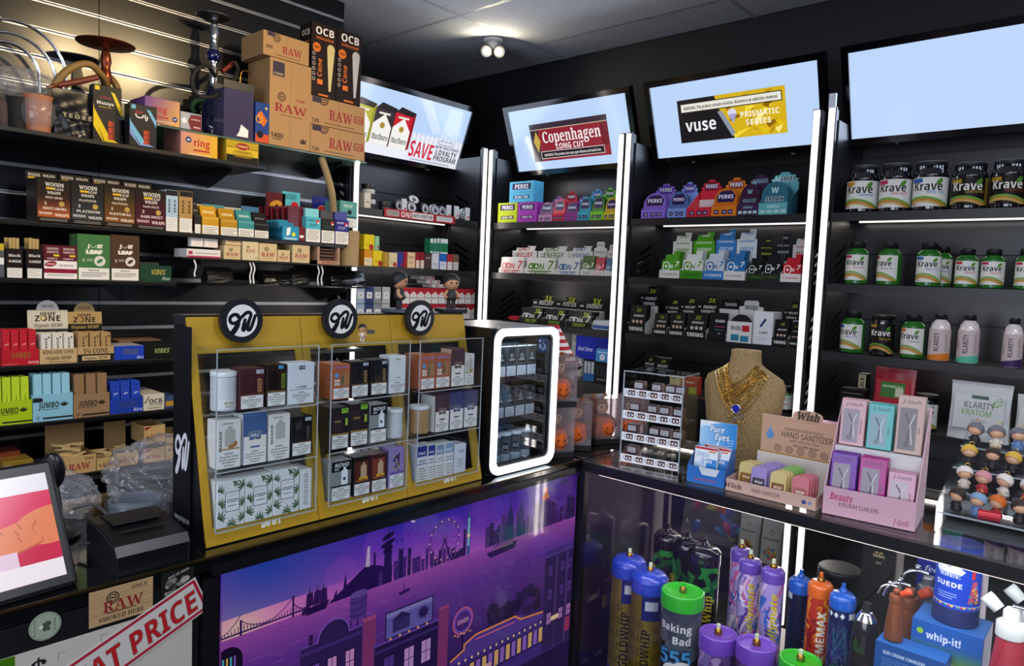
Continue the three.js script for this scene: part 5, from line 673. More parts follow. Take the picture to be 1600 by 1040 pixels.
L([-0.833, 0.106, 0.12], Y3a, 'wine red and white cigarillo display box', { d: 0.1, col: '#5a1e28', c: 'cigar box', draw: (g, H) => { fill(g, '#5c1f2a'); for (const x of [26, 75]) { tx(g, 'SWISHER', x, H * 0.1, 10, '#d8c8c0', 'b', { w: 36 }); tx(g, 'SWEETS', x, H * 0.2, 10, '#d8c8c0', 'b', { w: 36 }); fill(g, '#d8c62a', x + 2, H * 0.27, 18, 7); tx(g, 'CIGARILLO', x - 2, H * 0.4, 6, '#e8dcd4', 'b'); } fill(g, '#efeae2', 0, H * 0.46, 100, H * 0.26); g.fillStyle = '#8a2030'; g.beginPath(); g.ellipse(20, H * 0.56, 18, 9, -0.2, 0, 7); g.fill(); tx(g, 'SWISHER', 20, H * 0.56, 7, '#f4ece4', 'b', { w: 26 }); tx(g, 'CIGARILLOS', 66, H * 0.6, 8, '#5a4a48', 's', { w: 44 }); fill(g, '#8a1c34', 0, H * 0.7, 100, H * 0.13); fill(g, '#efeae2', 0, H * 0.83, 100, H); lines(g, 8, H * 0.87, 84, 2, 4, '#777', 1.4); } });
const jl = (c, lf) => (g, H) => { fill(g, c); tx(g, 'J', 34, H * 0.25, 15, c, 'b', { st: '#ece6d8', lw: 2.4, hollow: 1 }); g.fillStyle = lf; g.beginPath(); g.arc(48, H * 0.23, 8, 0, 3.14); g.fill(); g.strokeStyle = '#ece6d8'; g.lineWidth = 2; g.stroke(); tx(g, 'ST', 68, H * 0.25, 15, c, 'b', { st: '#ece6d8', lw: 2.4, hollow: 1 }); tx(g, 'LEAF', 50, H * 0.38, 16, c, 'b', { st: '#ece6d8', lw: 2.4, hollow: 1, w: 52 }); tx(g, '5', 17, H * 0.57, 14, '#ece6d8', 's'); lines(g, 26, H * 0.54, 20, 2, 5, '#ece6d8', 1.5); circ(g, 68, H * 0.58, 18, '#d9d6cc'); g.fillStyle = lf; g.beginPath(); g.ellipse(68, H * 0.58, 11, 5.5, -0.6, 0, 7); g.fill(); fill(g, '#e8e4da', 2, H * 0.74, 96, H); tx(g, 'WARNING:', 50, H * 0.79, 7, '#3c3934'); lines(g, 10, H * 0.84, 80, 3, 6, '#6c6860', 2); };
L([-0.941, 0.109, 0.166], Y3a, 'green leaf cigar carton with white circle', { d: 0.09, col: '#3f6b3a', draw: jl('#447440', '#3f7a34'), c: 'carton' });
L([-1.048, 0.102, 0.171], Y3a, 'brown leaf cigar carton with white circle', { d: 0.09, col: '#4a3628', draw: jl('#4e3829', '#4a3020'), c: 'carton' });
trayOf([-1.16, 0.118, 0.062], Y3a, 'dark green', '#1f4030', (g, H) => { tx(g, 'VIBES', 56, H * 0.4, 24, '#b8a24a', 'bi', { w: 46 }); tx(g, 'fine', 82, H * 0.8, 14, '#dfe8e0', 'i'); }, { n: 5, h: 0.05, pc: '#24463a', pt: 0.03 });
}
// printed tray with upright packets; every packet is a thing
function trayOf(p, y, nm, col, draw, o) {
const [z, w, h] = p, d = o.d || 0.12, t = thing('display_tray', nm + ' printed display tray' + (o.note || ''), 'tray'); onX(t, z, y + 0.0005, o.x || FX);
const f = pr(w, h, (g, H) => { fill(g, col); draw(g, H); }, 1100);
mesh('front_panel', pgeo(w, h, 0.003, { f, col }), pmat(f.s), t); const c = std(col, 0.55);
mesh('walls', merge([box(0.002, h * 1.0, d, -w / 2 + 0.001, h * 0.5, -d / 2 - 0.002), box(0.002, h, d, w / 2 - 0.001, h * 0.5, -d / 2 - 0.002), box(w, 0.002, d, 0, 0.0012, -d / 2 - 0.002), box(w, h * (o.back || 1.2), 0.002, 0, h * (o.back || 1.2) / 2, -d - 0.001)]), c, t);
if (o.header) { const [hw, hh, hd, arch] = o.header, hf = pr(hw, hh, hd, 1100), m = mesh('header_card', pgeo(hw, hh, 0.003, { f: hf, col }), pmat(hf.s), t); m.position.set(0, o.hy, -d + 0.002); m.rotation.x = -0.08; if (arch) { const s = new THREE.Shape(); s.moveTo(-arch, 0); s.absarc(0, 0, arch, Math.PI, 0, true); const ar = mesh('header_arch', new THREE.ExtrudeGeometry(s, { depth: 0.002, bevelEnabled: false }), std(o.archCol, 0.5), m); ar.position.set(0, hh, -0.002); const af = pr(arch * 1.5, arch * 0.7, (g, H) => { fill(g, o.archCol); tx(g, o.archTxt, 50, H * 0.5, 26, '#1c1a16', 's', { w: 80 }); }); const am = mesh('arch_print', new THREE.PlaneGeometry(arch * 1.3, arch * 0.6), pmat(af.s), m); setUV(am.geometry, af.r); am.position.set(0, hh + arch * 0.4, 0.0008); } }
const pf = o.pdraw ? pr((w - 0.008) / o.n, o.h * 1.0, (g, H) => { fill(g, o.pc); o.pdraw(g, H); }, 1100) : solid(o.pc), pw = (w - 0.008) / o.n, geo = pgeo(pw * 0.9, o.h, o.pt || 0.02, { f: pf, col: o.pc, ch: 0.003 });
for (let r = 0; r < (o.rows || 2); r++) for (let k = 0; k < o.n; k++) { const m = one(o.pn || 'packet', geo, pmat(pf.s, 'card'), (o.pl || nm + ' paper packet') + ' in its tray, ' + ['front', 'second', 'third', 'rear'][r] + ' row, ' + ORD[k] + ' from the register', 'packet', nm + ' packets, row ' + r); const u = -w / 2 + 0.004 + pw * (k + 0.5); at(m, (o.x || FX) - 0.006 - r * (d - 0.03) / (o.rows || 2), y + (o.py ?? 0.004), z - u, Q + rr(-0.06, 0.06), -0.06 - (o.lean || 0)); }
}
// fourth row: red packets and hemp cone displays
{
const Y4 = 1.233, Y5 = 1.028, ck = '#c3a678';
trayOf([-0.709, 0.111, 0.056], Y4, 'red', '#b3202c', (g, H) => { tx(g, 'VIBES', 50, H * 0.36, 24, '#8a6a2e', 'bi', { w: 52 }); tx(g, 'hemp', 86, H * 0.82, 12, '#f0d8d4', 'i'); lines(g, 4, H * 0.9, 40, 1, 2, '#e8b0a8', 1); }, { n: 4, h: 0.118, rows: 3, pc: '#bb2230', pdraw: (g, H) => { tx(g, 'VIBES', 50, H * 0.14, 20, '#6a3a1c', 'bi', { w: 70 }); tx(g, 'hemp', 50, H * 0.42, 26, '#f4e0dc', 'i', { r: -0.3 }); fill(g, '#f0e0d8', 36, H * 0.66, 28, H * 0.12); }, py: 0.006 });
L([-0.624, 0.055, 0.059], Y4, 'red display box partly cut by the picture edge', { d: 0.1, col: '#a81e2a', draw: (g) => fill(g, '#b3202c') });
const hz = (a, b, c) => (g, H) => { tx(g, a, 50, H * 0.2, 15, '#1f1b16', 's', { w: 84 }); tx(g, 'Organic HEMP', 50, H * 0.62, 14, '#1f1b16', 'si', { w: 70 }); lines(g, 22, H * 0.86, 56, 1, 2, '#6a5840', 2); };
const zone = (bg) => (g, H) => { fill(g, bg); tx(g, 'HEMP', 50, H * 0.18, 14, '#1f1b16', 'b', { w: 40 }); tx(g, 'ZONE', 50, H * 0.42, 24, '#1f1b16', 'b', { w: 66 }); circ(g, 38, H * 0.42, 7, bg); ring(g, 38, H * 0.42, 6, '#a8843c', 3); tx(g, 'Organic HEMP', 50, H * 0.8, 14, '#4a3c28', 'si', { w: 72 }); };
const zp = (g, H) => { tx(g, 'ZONE', 50, H * 0.42, 34, '#1f1b16', 'b', { r: Q, w: H * 0.6 }); circ(g, 82, H * 0.12, 9, '#1f1b16'); };
trayOf([-0.825, 0.117, 0.053], Y4, 'cream', ck, hz('KING SIZE CONE'), { n: 3, h: 0.105, rows: 3, pc: '#d6d2c6', pdraw: zp, header: [0.13, 0.07, zone('#cfc8b4'), 0.036], hy: 0.115, archCol: '#c2c0ba', archTxt: 'KING SIZE', pn: 'cone_pack', pl: 'white cone pack', note: ' with an arched header' });
trayOf([-0.947, 0.123, 0.055], Y4, 'tan and black', '#b89a68', (g, H) => { fill(g, '#1c1a16', 0, H * 0.48, 100, H); tx(g, '1¼ CONE', 50, H * 0.24, 20, '#1f1b16', 's', { w: 70 }); fill(g, '#cdb280', 12, H * 0.58, 78, H * 0.32); tx(g, 'Organic HEMP', 50, H * 0.74, 12, '#1f1b16', 'si', { w: 66 }); }, { n: 3, h: 0.105, rows: 3, pc: '#a8895a', pdraw: zp, header: [0.12, 0.07, (g, H) => { zone('#b0925e')(g, H); fill(g, '#1c1a16', 0, H * 0.66, 100, H); tx(g, 'Organic HEMP', 50, H * 0.82, 14, '#c9a860', 'si', { w: 80 }); }, 0.036], hy: 0.108, archCol: '#a08658', archTxt: '1¼ CONE', pn: 'cone_pack', pl: 'tan cone pack', note: ' with an arched header' });
L([-1.064, 0.106, 0.054], Y4, 'blue rolling paper box beside the tan cone tray', { d: 0.13, col: '#1c3a9a', tcol: '#b8b6b8', draw: (g, H) => { fill(g, '#1f3fae'); tx(g, 'VIBES', 52, H * 0.4, 24, '#15265e', 'bi', { w: 56, st: '#c9c28a', lw: 0.8 }); tx(g, 'Rice', 88, H * 0.84, 14, '#dfe4f0', 'i'); } });
L([-1.176, 0.11, 0.058], Y4, 'black rolling paper box with lime lettering', { d: 0.13, col: '#10120f', draw: (g, H) => { fill(g, '#141713'); tx(g, 'VIBES', 56, H * 0.46, 24, '#9fb06a', 'bi', { w: 54 }); } });
for (let k = 0; k < 7; k++) { const c = ['#7a4a34', '#2a3a6a', '#b8b4b0', '#1c1c22', '#b0303a', '#3a3c44', '#8a6a50'][k], f = solid(c); at(one('booklet', pgeo(0.16, 0.0075, 0.12, { f, col: c }), pmat(f.s, 'card'), ['rust', 'navy', 'pale grey', 'black', 'red', 'slate', 'tan'][k] + ' flat rolling paper booklet in the pile behind the blue box', 'booklet'), FX - 0.14, Y4 + 0.002 + k * 0.0085, -1.133 + rr(-0.03, 0.03), Q + rr(-0.1, 0.1)); }
const jum = (lt) => (g, H) => { tx(g, 'JUMBO', 40, H * 0.4, 24, '#20241c', 'b', { w: 50 }); for (let k = -2; k <= 2; k++) { g.save(); g.translate(78, H * 0.48); g.rotate(k * 0.5); g.fillStyle = '#20241c'; g.beginPath(); g.ellipse(0, -7, 1.8, 7, 0, 0, 7); g.fill(); g.restore(); } fill(g, '#20241c', 24, H * 0.86, 76, 5); circ(g, 12, H * 0.86, 6, '#00000030'); lines(g, 22, H * 0.56, 42, 1, 2, '#20241c', 1.4); };
trayOf([-0.684, 0.116, 0.083], Y5, 'lime green', '#a8c41e', jum(), { n: 4, h: 0.145, rows: 2, pc: '#b6d22e', py: 0.02, pn: 'cone_packet', d: 0.11, back: 1.1, pdraw: (g, H) => { circ(g, 50, H * 0.22, 12, '#98b41c'); tri(g, [[40, H * 0.6], [50, H * 0.36], [60, H * 0.6]], '#5a7a1c'); } });
trayOf([-0.807, 0.126, 0.097], Y5, 'pale blue', '#86bcd2', (g, H) => { jum()(g, H); tri(g, [[0, H * 0.12], [20, H * 0.12], [26, H * 0.2], [20, H * 0.28], [0, H * 0.28]], '#1c242a'); }, { n: 4, h: 0.14, rows: 2, pc: '#90c6da', py: 0.03, pn: 'cone_packet', d: 0.11, back: 1.1 });
trayOf([-0.933, 0.121, 0.086], Y5, 'kraft brown', '#937656', jum(), { n: 3, h: 0.13, rows: 2, pc: '#8c6e4e', py: 0.03, pn: 'cone_packet', d: 0.11, back: 1.7 });
trayOf([-1.054, 0.118, 0.057], Y5, 'royal blue', '#1f3c9e', (g, H) => { tx(g, 'VIBES', 52, H * 0.4, 24, '#12205a', 'bi', { w: 56, st: '#8890b8', lw: 0.8 }); tx(g, 'Rice', 84, H * 0.8, 14, '#dfe4f0', 'i'); }, { n: 3, h: 0.11, rows: 3, pc: '#2444b0', pdraw: (g, H) => { tx(g, 'VIBES', 50, H * 0.12, 22, '#16265e', 'bi'); tx(g, 'Rice', 50, H * 0.4, 28, '#f0f2f8', 'i', { r: -0.25 }); fill(g, '#e8ecf4', 38, H * 0.62, 24, H * 0.16); }, py: 0.012 });
L([-1.155, 0.08, 0.064], Y5, 'white rolling paper box with black letters on the lower shelf', { d: 0.2, col: '#b3ab98', tcol: '#d3ccba', draw: (g, H) => { fill(g, '#cdc7b6'); tx(g, 'OCB', 58, H * 0.42, 34, '#2a2a26', 'b', { w: 68 }); tx(g, 'organic hemp', 56, H * 0.66, 10, '#5a5a4a'); line(g, [[4, 44], [26, 10]], '#3a3a34', 5); fill(g, '#55703a', 20, H * 0.84, 66, 4); } });
L([-1.218, 0.04, 0.052], Y5, 'gold and blue box partly behind the gold display', { d: 0.1, col: '#2a3a5a', draw: (g, H) => { fill(g, '#34486e'); fill(g, '#b8882a', 0, H * 0.4, 100, H * 0.4); } });
// low shelf: open tip boxes
const Y6 = 0.82;
const tip = (p, lb, hd, o = {}) => { const [z, w, h] = p, t = thing('tip_box', lb, 'tip box'); onX(t, z, (o.y || Y6) + 0.0005, FX - (o.in || 0)); const f = pr(w, h, (g, H) => { fill(g, '#bfa06a'); if (o.flag) tri(g, [[4, 4], [40, 4], [4, 22]], RED); emblem(g, 18, H * 0.62, 7, '#4a3420'); tx(g, 'RAW', 58, H * 0.6, 26, RED, 's', { w: 56 }); if (o.tips) tx(g, 'TIPS', 82, H * 0.2, 12, '#4a3420', 'b'); }, 900); mesh('front_panel', pgeo(w, h, 0.003, { f, col: '#a88a58' }), pmat(f.s), t); const d = o.d || 0.13; mesh('walls', merge([box(0.002, h, d, -w / 2 + 0.001, h / 2, -d / 2 - 0.002), box(0.002, h, d, w / 2 - 0.001, h / 2, -d / 2 - 0.002), box(w, 0.002, d, 0, 0.0012, -d / 2 - 0.002), box(w, h, 0.002, 0, h / 2, -d)]), std(0xa88a58, 0.7), t); if (hd) { const m = mesh('raised_lid', box(w, hd, 0.003, 0, h + hd / 2, -d), std(0x9a7c4e, 0.7), t); } const pc = std(0xc9ae7a, 0.7); for (let k = 0; k < (o.n ?? 9); k++) { const b = one('tip_booklet', o.bg ||= new THREE.BoxGeometry(0.06, 0.006, 0.018), pc, 'small cream tip booklet loose in a kraft tip box', 'booklet', 'tip booklets'); at(b, FX - (o.in || 0) - 0.02 - rnd() * (d - 0.04), (o.y || Y6) + h * 0.6 + k * 0.004, z + rr(-w / 2 + 0.035, w / 2 - 0.035), rr(0, 3), rr(-0.25, 0.25), rr(-0.25, 0.25)); } };
tip([-0.881, 0.131, 0.067], 'open kraft tip box heaped with loose booklets, behind the register screen', 0.11, { tips: 1, n: 16 }); tip([-0.983, 0.069, 0.047], 'small open kraft tip box in the middle of the low shelf', 0, {}); tip([-1.06, 0.079, 0.053], 'small open kraft tip box with a raised header', 0.1, { in: 0.01 });
tip([-1.158, 0.081, 0.057], 'kraft tip box at the bottom of the stack by the gold display', 0, { n: 0, flag: 1 }); tip([-1.158, 0.081, 0.072], 'open kraft tip box on top of the stack by the gold display', 0, { n: 4, flag: 1, y: Y6 + 0.075 }); tip([-1.241, 0.079, 0.105], 'open kraft tip box behind the gold display side', 0, { n: 4, flag: 1 });
L([-0.699, 0.091, 0.039], Y6, 'shiny gold box lying behind the register screen', { d: 0.1, y: 0.86, fin: 'metal', col: '#b8963a', draw: (g, H) => { fill(g, '#c2a040'); fill(g, '#e4d8b0', 4, H * 0.3, 22, H * 0.5); } }); L([-0.68, 0.09, 0.036], Y6, 'brown carton beneath the shiny gold box', { d: 0.1, in: 0.08, y: 0.88, col: '#5a2c1c', draw: (g) => fill(g, '#6a3420') });
}
// ---------- goods on the back shelving ----------
const BZ = -3.21, XF = -3.12;
function card(w, h, d, print, shape) {                      // cut-out card: outline in units of w, h; print stretched over it
const s = new THREE.Shape(); shape.forEach(([x, y], i) => (i ? s.lineTo(x * w, y * h) : s.moveTo(x * w, y * h))); s.closePath();
const g = new THREE.ExtrudeGeometry(s, { depth: d, bevelEnabled: false }), p = g.attributes.position, u = g.attributes.uv; for (let i = 0; i < p.count; i++) u.setXY(i, p.getX(i) / w + 0.5, p.getY(i) / h); setUV(g, print.r); return g.translate(0, 0, -d);
}
const DOME = []; for (let k = 0; k <= 12; k++) { const a = Math.PI * k / 12; DOME.push([0.5 * Math.cos(a), 0.55 + 0.45 * Math.sin(a)]); } DOME.push([-0.5, 0], [0.5, 0]);
const CREST = [[-0.5, 0], [0.5, 0], [0.5, 0.45], [0.42, 0.5], [0.5, 0.62], [0.38, 0.68], [0.36, 0.84], [0.2, 0.86], [0.12, 1], [-0.12, 1], [-0.2, 0.86], [-0.36, 0.84], [-0.38, 0.68], [-0.5, 0.62], [-0.42, 0.5], [-0.5, 0.45]];
const SEVEN = [[-0.5, 0], [0.5, 0], [0.5, 0.66], [0.4, 0.66], [0.46, 1], [0.12, 1], [0.14, 0.88], [-0.3, 0.88], [-0.36, 0.66], [-0.5, 0.66]];
const TAB = [[-0.5, 0], [0.5, 0], [0.5, 0.62], [0.3, 0.66], [0.3, 0.92], [0.22, 1], [-0.22, 1], [-0.3, 0.92], [-0.3, 0.66], [-0.5, 0.62]];
// open display box on a back shelf
function disp(label, p, y, o) {
const [x, w, h] = p, d = o.d || 0.12, t = thing('display_box', label, 'display box'), th = h * (o.th || 0.3), c = std(o.in || o.col, 0.55); onZ(t, x, y + 0.0005, (o.z || BZ));
const f = pr(w, th, (g, H) => { fill(g, o.col); o.tray?.(g, H); }, 900);
mesh('tray_front', pgeo(w, th, 0.003, { f, col: o.col }), pmat(f.s), t);
const side = new THREE.Shape(); side.moveTo(0, 0); side.lineTo(d, 0); side.lineTo(d, h * (o.sb || 0.62)); side.lineTo(0.0, th); side.closePath();
for (const s of [-1, 1]) { const m = mesh('side_wall', new THREE.ExtrudeGeometry(side, { depth: 0.002, bevelEnabled: false }), std(o.side || o.col, 0.5), t); m.rotation.y = Q; m.position.set(s * (w / 2 - 0.001) - 0.001, 0, -0.003); }
mesh('floor_panel', box(w - 0.004, 0.002, d, 0, 0.0014, -d / 2 - 0.003), c, t);
const hh = h * (o.hh || 0.55), hf = pr(w, hh, (g, H) => { fill(g, o.hcol || o.col); o.head?.(g, H); }, 900);
const hm = mesh('header_card', card(w * (o.hw || 1), hh, 0.003, hf, o.shape || TAB), pmat(hf.s), t); hm.position.set(o.hx || 0, h - hh, -d + 0.001); mesh('back_panel', box(w, Math.max(0.01, h - hh), 0.003, 0, (h - hh) / 2, -d - 0.001), c, t);
if (o.n) {
const pw = o.pw || w * 0.92, ph = o.ph || h * 0.66, pf = pr(pw, ph, (g, H) => { fill(g, o.pc || o.col); o.pd?.(g, H); }, 900), geo = card(pw, ph, o.pt || 0.012, pf, o.ps || DOME);
const cols = o.cols || 1;
for (let k = 0; k < o.n; k++) for (let j = 0; j < cols; j++) { const m = one(o.pn || 'packet', geo, pmat(pf.s, 'gloss'), o.pl + (o.n > 1 ? (k ? ', ' + ORD[k] + ' from the front' : ', foremost in its tray') : ''), 'packet', o.n > 2 || cols > 1 ? o.pl + (k ? ' rear' : ' front') : undefined); at(m, x + (j - (cols - 1) / 2) * (w / cols), y + 0.004, (o.z || BZ) - 0.006 - k * (d * 0.24), 0, -0.1 - (o.lean || 0)); }
}
return t;
}
const Bx = (p, y, label, o) => onZ(goods(o.n || 'carton', label, o.c || 'box', p[1], p[2], o.d || 0.08, o, o.g), p[0], (o.y || y) + 0.0005, (o.z || BZ) - (o.in || 0), o.turn || 0);
const perks = (c2) => (g, H) => { tri(g, [[10, H * 0.3], [30, H * 0.12], [72, H * 0.1], [92, H * 0.3], [84, H * 0.52], [16, H * 0.52]], '#2a2050'); tx(g, 'PERKS', 50, H * 0.32, 22, '#f4f0fa', 'b', { w: 66 }); for (let k = 0; k < 5; k++) circ(g, 26 + k * 12, H * (0.72 + (k % 2) * 0.08), 5.5, c2); };
const pk2 = (g, H) => { g.fillStyle = '#2a2050'; for (const x of [10, 42, 66]) { g.beginPath(); g.roundRect(x, H * 0.35, 20, H * 0.45, 5); g.fill(); tx(g, '15', x + 10, H * 0.58, 10, '#f0ecf8'); } };
const head = (c) => (g, H) => { tri(g, [[12, H * 0.34], [30, H * 0.08], [70, H * 0.08], [88, H * 0.34], [78, H * 0.56], [22, H * 0.56]], c); tx(g, 'PERKS', 50, H * 0.33, 20, '#f7f4fc', 'b', { w: 58, st: '#2a2050', lw: 3 }); };
// unit nearest the corner: upper shelf
{
const Y = SHELF[0];
const bxp = (c2) => (g, H) => { fill(g, '#2a2050', 12, H * 0.08, 76, H * 0.3); tx(g, 'PERKS', 50, H * 0.23, 20, '#f4f0fa', 'b', { w: 58 }); fill(g, '#00000022', 0, H * 0.5, 100, 2); fill(g, c2, 16, H * 0.66, 68, H * 0.18); tx(g, '50 MG / TAB', 50, H * 0.75, 11, '#f2eef8', 'b', { w: 54 }); };
Bx([-2.964, 0.157, 0.118], Y, 'lime yellow candy box at the corner end', { d: 0.1, col: '#a8b81c', draw: (g, H) => { fill(g, '#b8c81e'); bxp('#4a4a1c')(g, H); } });
const mg = [-2.806, 0.149, 0.115]; Bx(mg, Y, 'magenta candy box beside the lime yellow one', { d: 0.1, col: '#8a2f92', draw: (g, H) => { fill(g, '#a33aa8'); bxp('#4a1c5a')(g, H); } });
Bx([-2.858, 0.192, 0.123], Y, 'sky blue candy box stacked on the lime and magenta boxes', { d: 0.09, y: Y + mg[2] + 0.001, col: '#3f9cc4', draw: (g, H) => { fill(g, '#58b4d8'); bxp('#2a6a8c')(g, H); } });
const P = (p, nm, col, hcol, pc, dark, shp) => disp(nm + ' candy display box with a jagged header', p, Y, { col, hcol, shape: CREST, tray: pk2, head: head(dark), n: 2, pc, pd: perks('#3a2050'), pl: nm + ' candy packet', ph: p[2] * 0.7, th: 0.24, hh: 0.5, ps: shp || DOME });
P([-2.668, 0.1, 0.156], 'mauve', '#c08ab0', '#b87ad0', '#8a5a78', '#7a4aa0'); P([-2.576, 0.088, 0.179], 'red', '#c8303c', '#d03440', '#d84048', '#8a1c28'); P([-2.486, 0.09, 0.148], 'plum', '#9a2f86', '#a050c0', '#7a1f66', '#5a2a90'); P([-2.397, 0.083, 0.184], 'turquoise', '#3fa4b8', '#56b4d8', '#2f8ca0', '#2a6aa0'); P([-2.309, 0.084, 0.185], 'bright green', '#7ac82a', '#8ad03a', '#3f7a1c', '#2f6a2a'); P([-2.224, 0.078, 0.165], 'yellow', '#c8b42a', '#d8cc30', '#b89a1c', '#7a6a1c');
}
const on7 = (c, w) => (g, H) => { g.strokeStyle = w; g.lineWidth = 5; g.beginPath(); g.roundRect(8, H * 0.42, 34, H * 0.3, 12); g.stroke(); circ(g, 25, H * 0.57, 7, w); tx(g, 'N', 54, H * 0.57, 26, w, 'b'); tx(g, '7', 80, H * 0.48, 38, w, 'bi'); fill(g, w, 40, H * 0.86, 40, 3); };
const oh = (t, c, sub) => (g, H) => { tx(g, 'ON7', 46, H * 0.2, 17, c, 'bi', { w: 44 }); tx(g, t, 50, H * 0.62, 19, c, 'bi', { w: 66 }); lines(g, 8, H * 0.54, 12, 2, 6, '#777', 2); if (sub) tx(g, sub, 50, H * 0.42, 10, c, 'b', { w: 60 }); };
// second shelf of that unit
{
const Y = SHELF[1];
const O = (p, nm, c, t, o = {}) => disp(nm, p, Y, { col: o.col || '#d8d6ce', in: '#d6d4cc', hcol: o.hcol || '#e2e0d8', shape: o.shape || SEVEN, head: oh(t, c), tray: (g, H) => { fill(g, c, 10, H * 0.3, 80, 2.5); tx(g, t, 50, H * 0.62, 13, c, 'bi', { w: 60 }); }, th: 0.16, hh: 0.5, n: 2, pt: 0.01, ps: [[-0.5, 0], [0.5, 0], [0.5, 0.96], [0.44, 1], [-0.44, 1], [-0.5, 0.96]], pc: o.pc || '#cfcdc6', pd: (g, H) => { on7(c, o.pw2 || c)(g, H); }, pn: 'tablet_card', pl: o.pl, ph: p[2] * 0.55 });
O([-2.918, 0.197, 0.168], 'white display box with red slanted lettering, nearest the corner', '#b0262e', 'RELIEF', { pl: 'white and red tablet card' }); O([-2.694, 0.231, 0.166], 'white display box with green slanted lettering', '#4a7a24', 'ENERGY', { pl: 'white and green tablet card' }); O([-2.49, 0.167, 0.167], 'white display box with blue slanted lettering', '#2a5a8e', 'FOCUS', { pl: 'white and blue tablet card' });
O([-2.355, 0.086, 0.191], 'narrow cream display box with tall header and green cards', '#3f6a24', 'ENERGY', { pc: '#3f5a24', pw2: '#e8ecd8', shape: TAB, pl: 'dark green tablet card' }); O([-2.276, 0.063, 0.175], 'narrow cream display box with red cards', '#a8303a', 'RELIEF', { pc: '#a8303a', pw2: '#f0e0dc', shape: TAB, pl: 'red tablet card' }); O([-2.215, 0.049, 0.17], 'narrow cream display box with slate blue cards at the post', '#3f6484', 'FOCUS', { pc: '#3f6484', pw2: '#e0e8f0', shape: TAB, pl: 'slate blue tablet card' });
}
const x3h = (t) => (g, H) => { tx(g, '3X', 66, H * 0.24, 26, '#c8d83a', 'bi', { w: 34 }); tx(g, t, 58, H * 0.62, 19, '#e8e8e0', 'bi', { w: 62 }); fill(g, '#d8d8d0', 4, H * 0.58, 14, 6); };
const X3 = [[-0.5, 0], [0.5, 0], [0.5, 0.62], [0.34, 0.62], [0.4, 1], [-0.06, 1], [-0.02, 0.62], [-0.5, 0.62]];
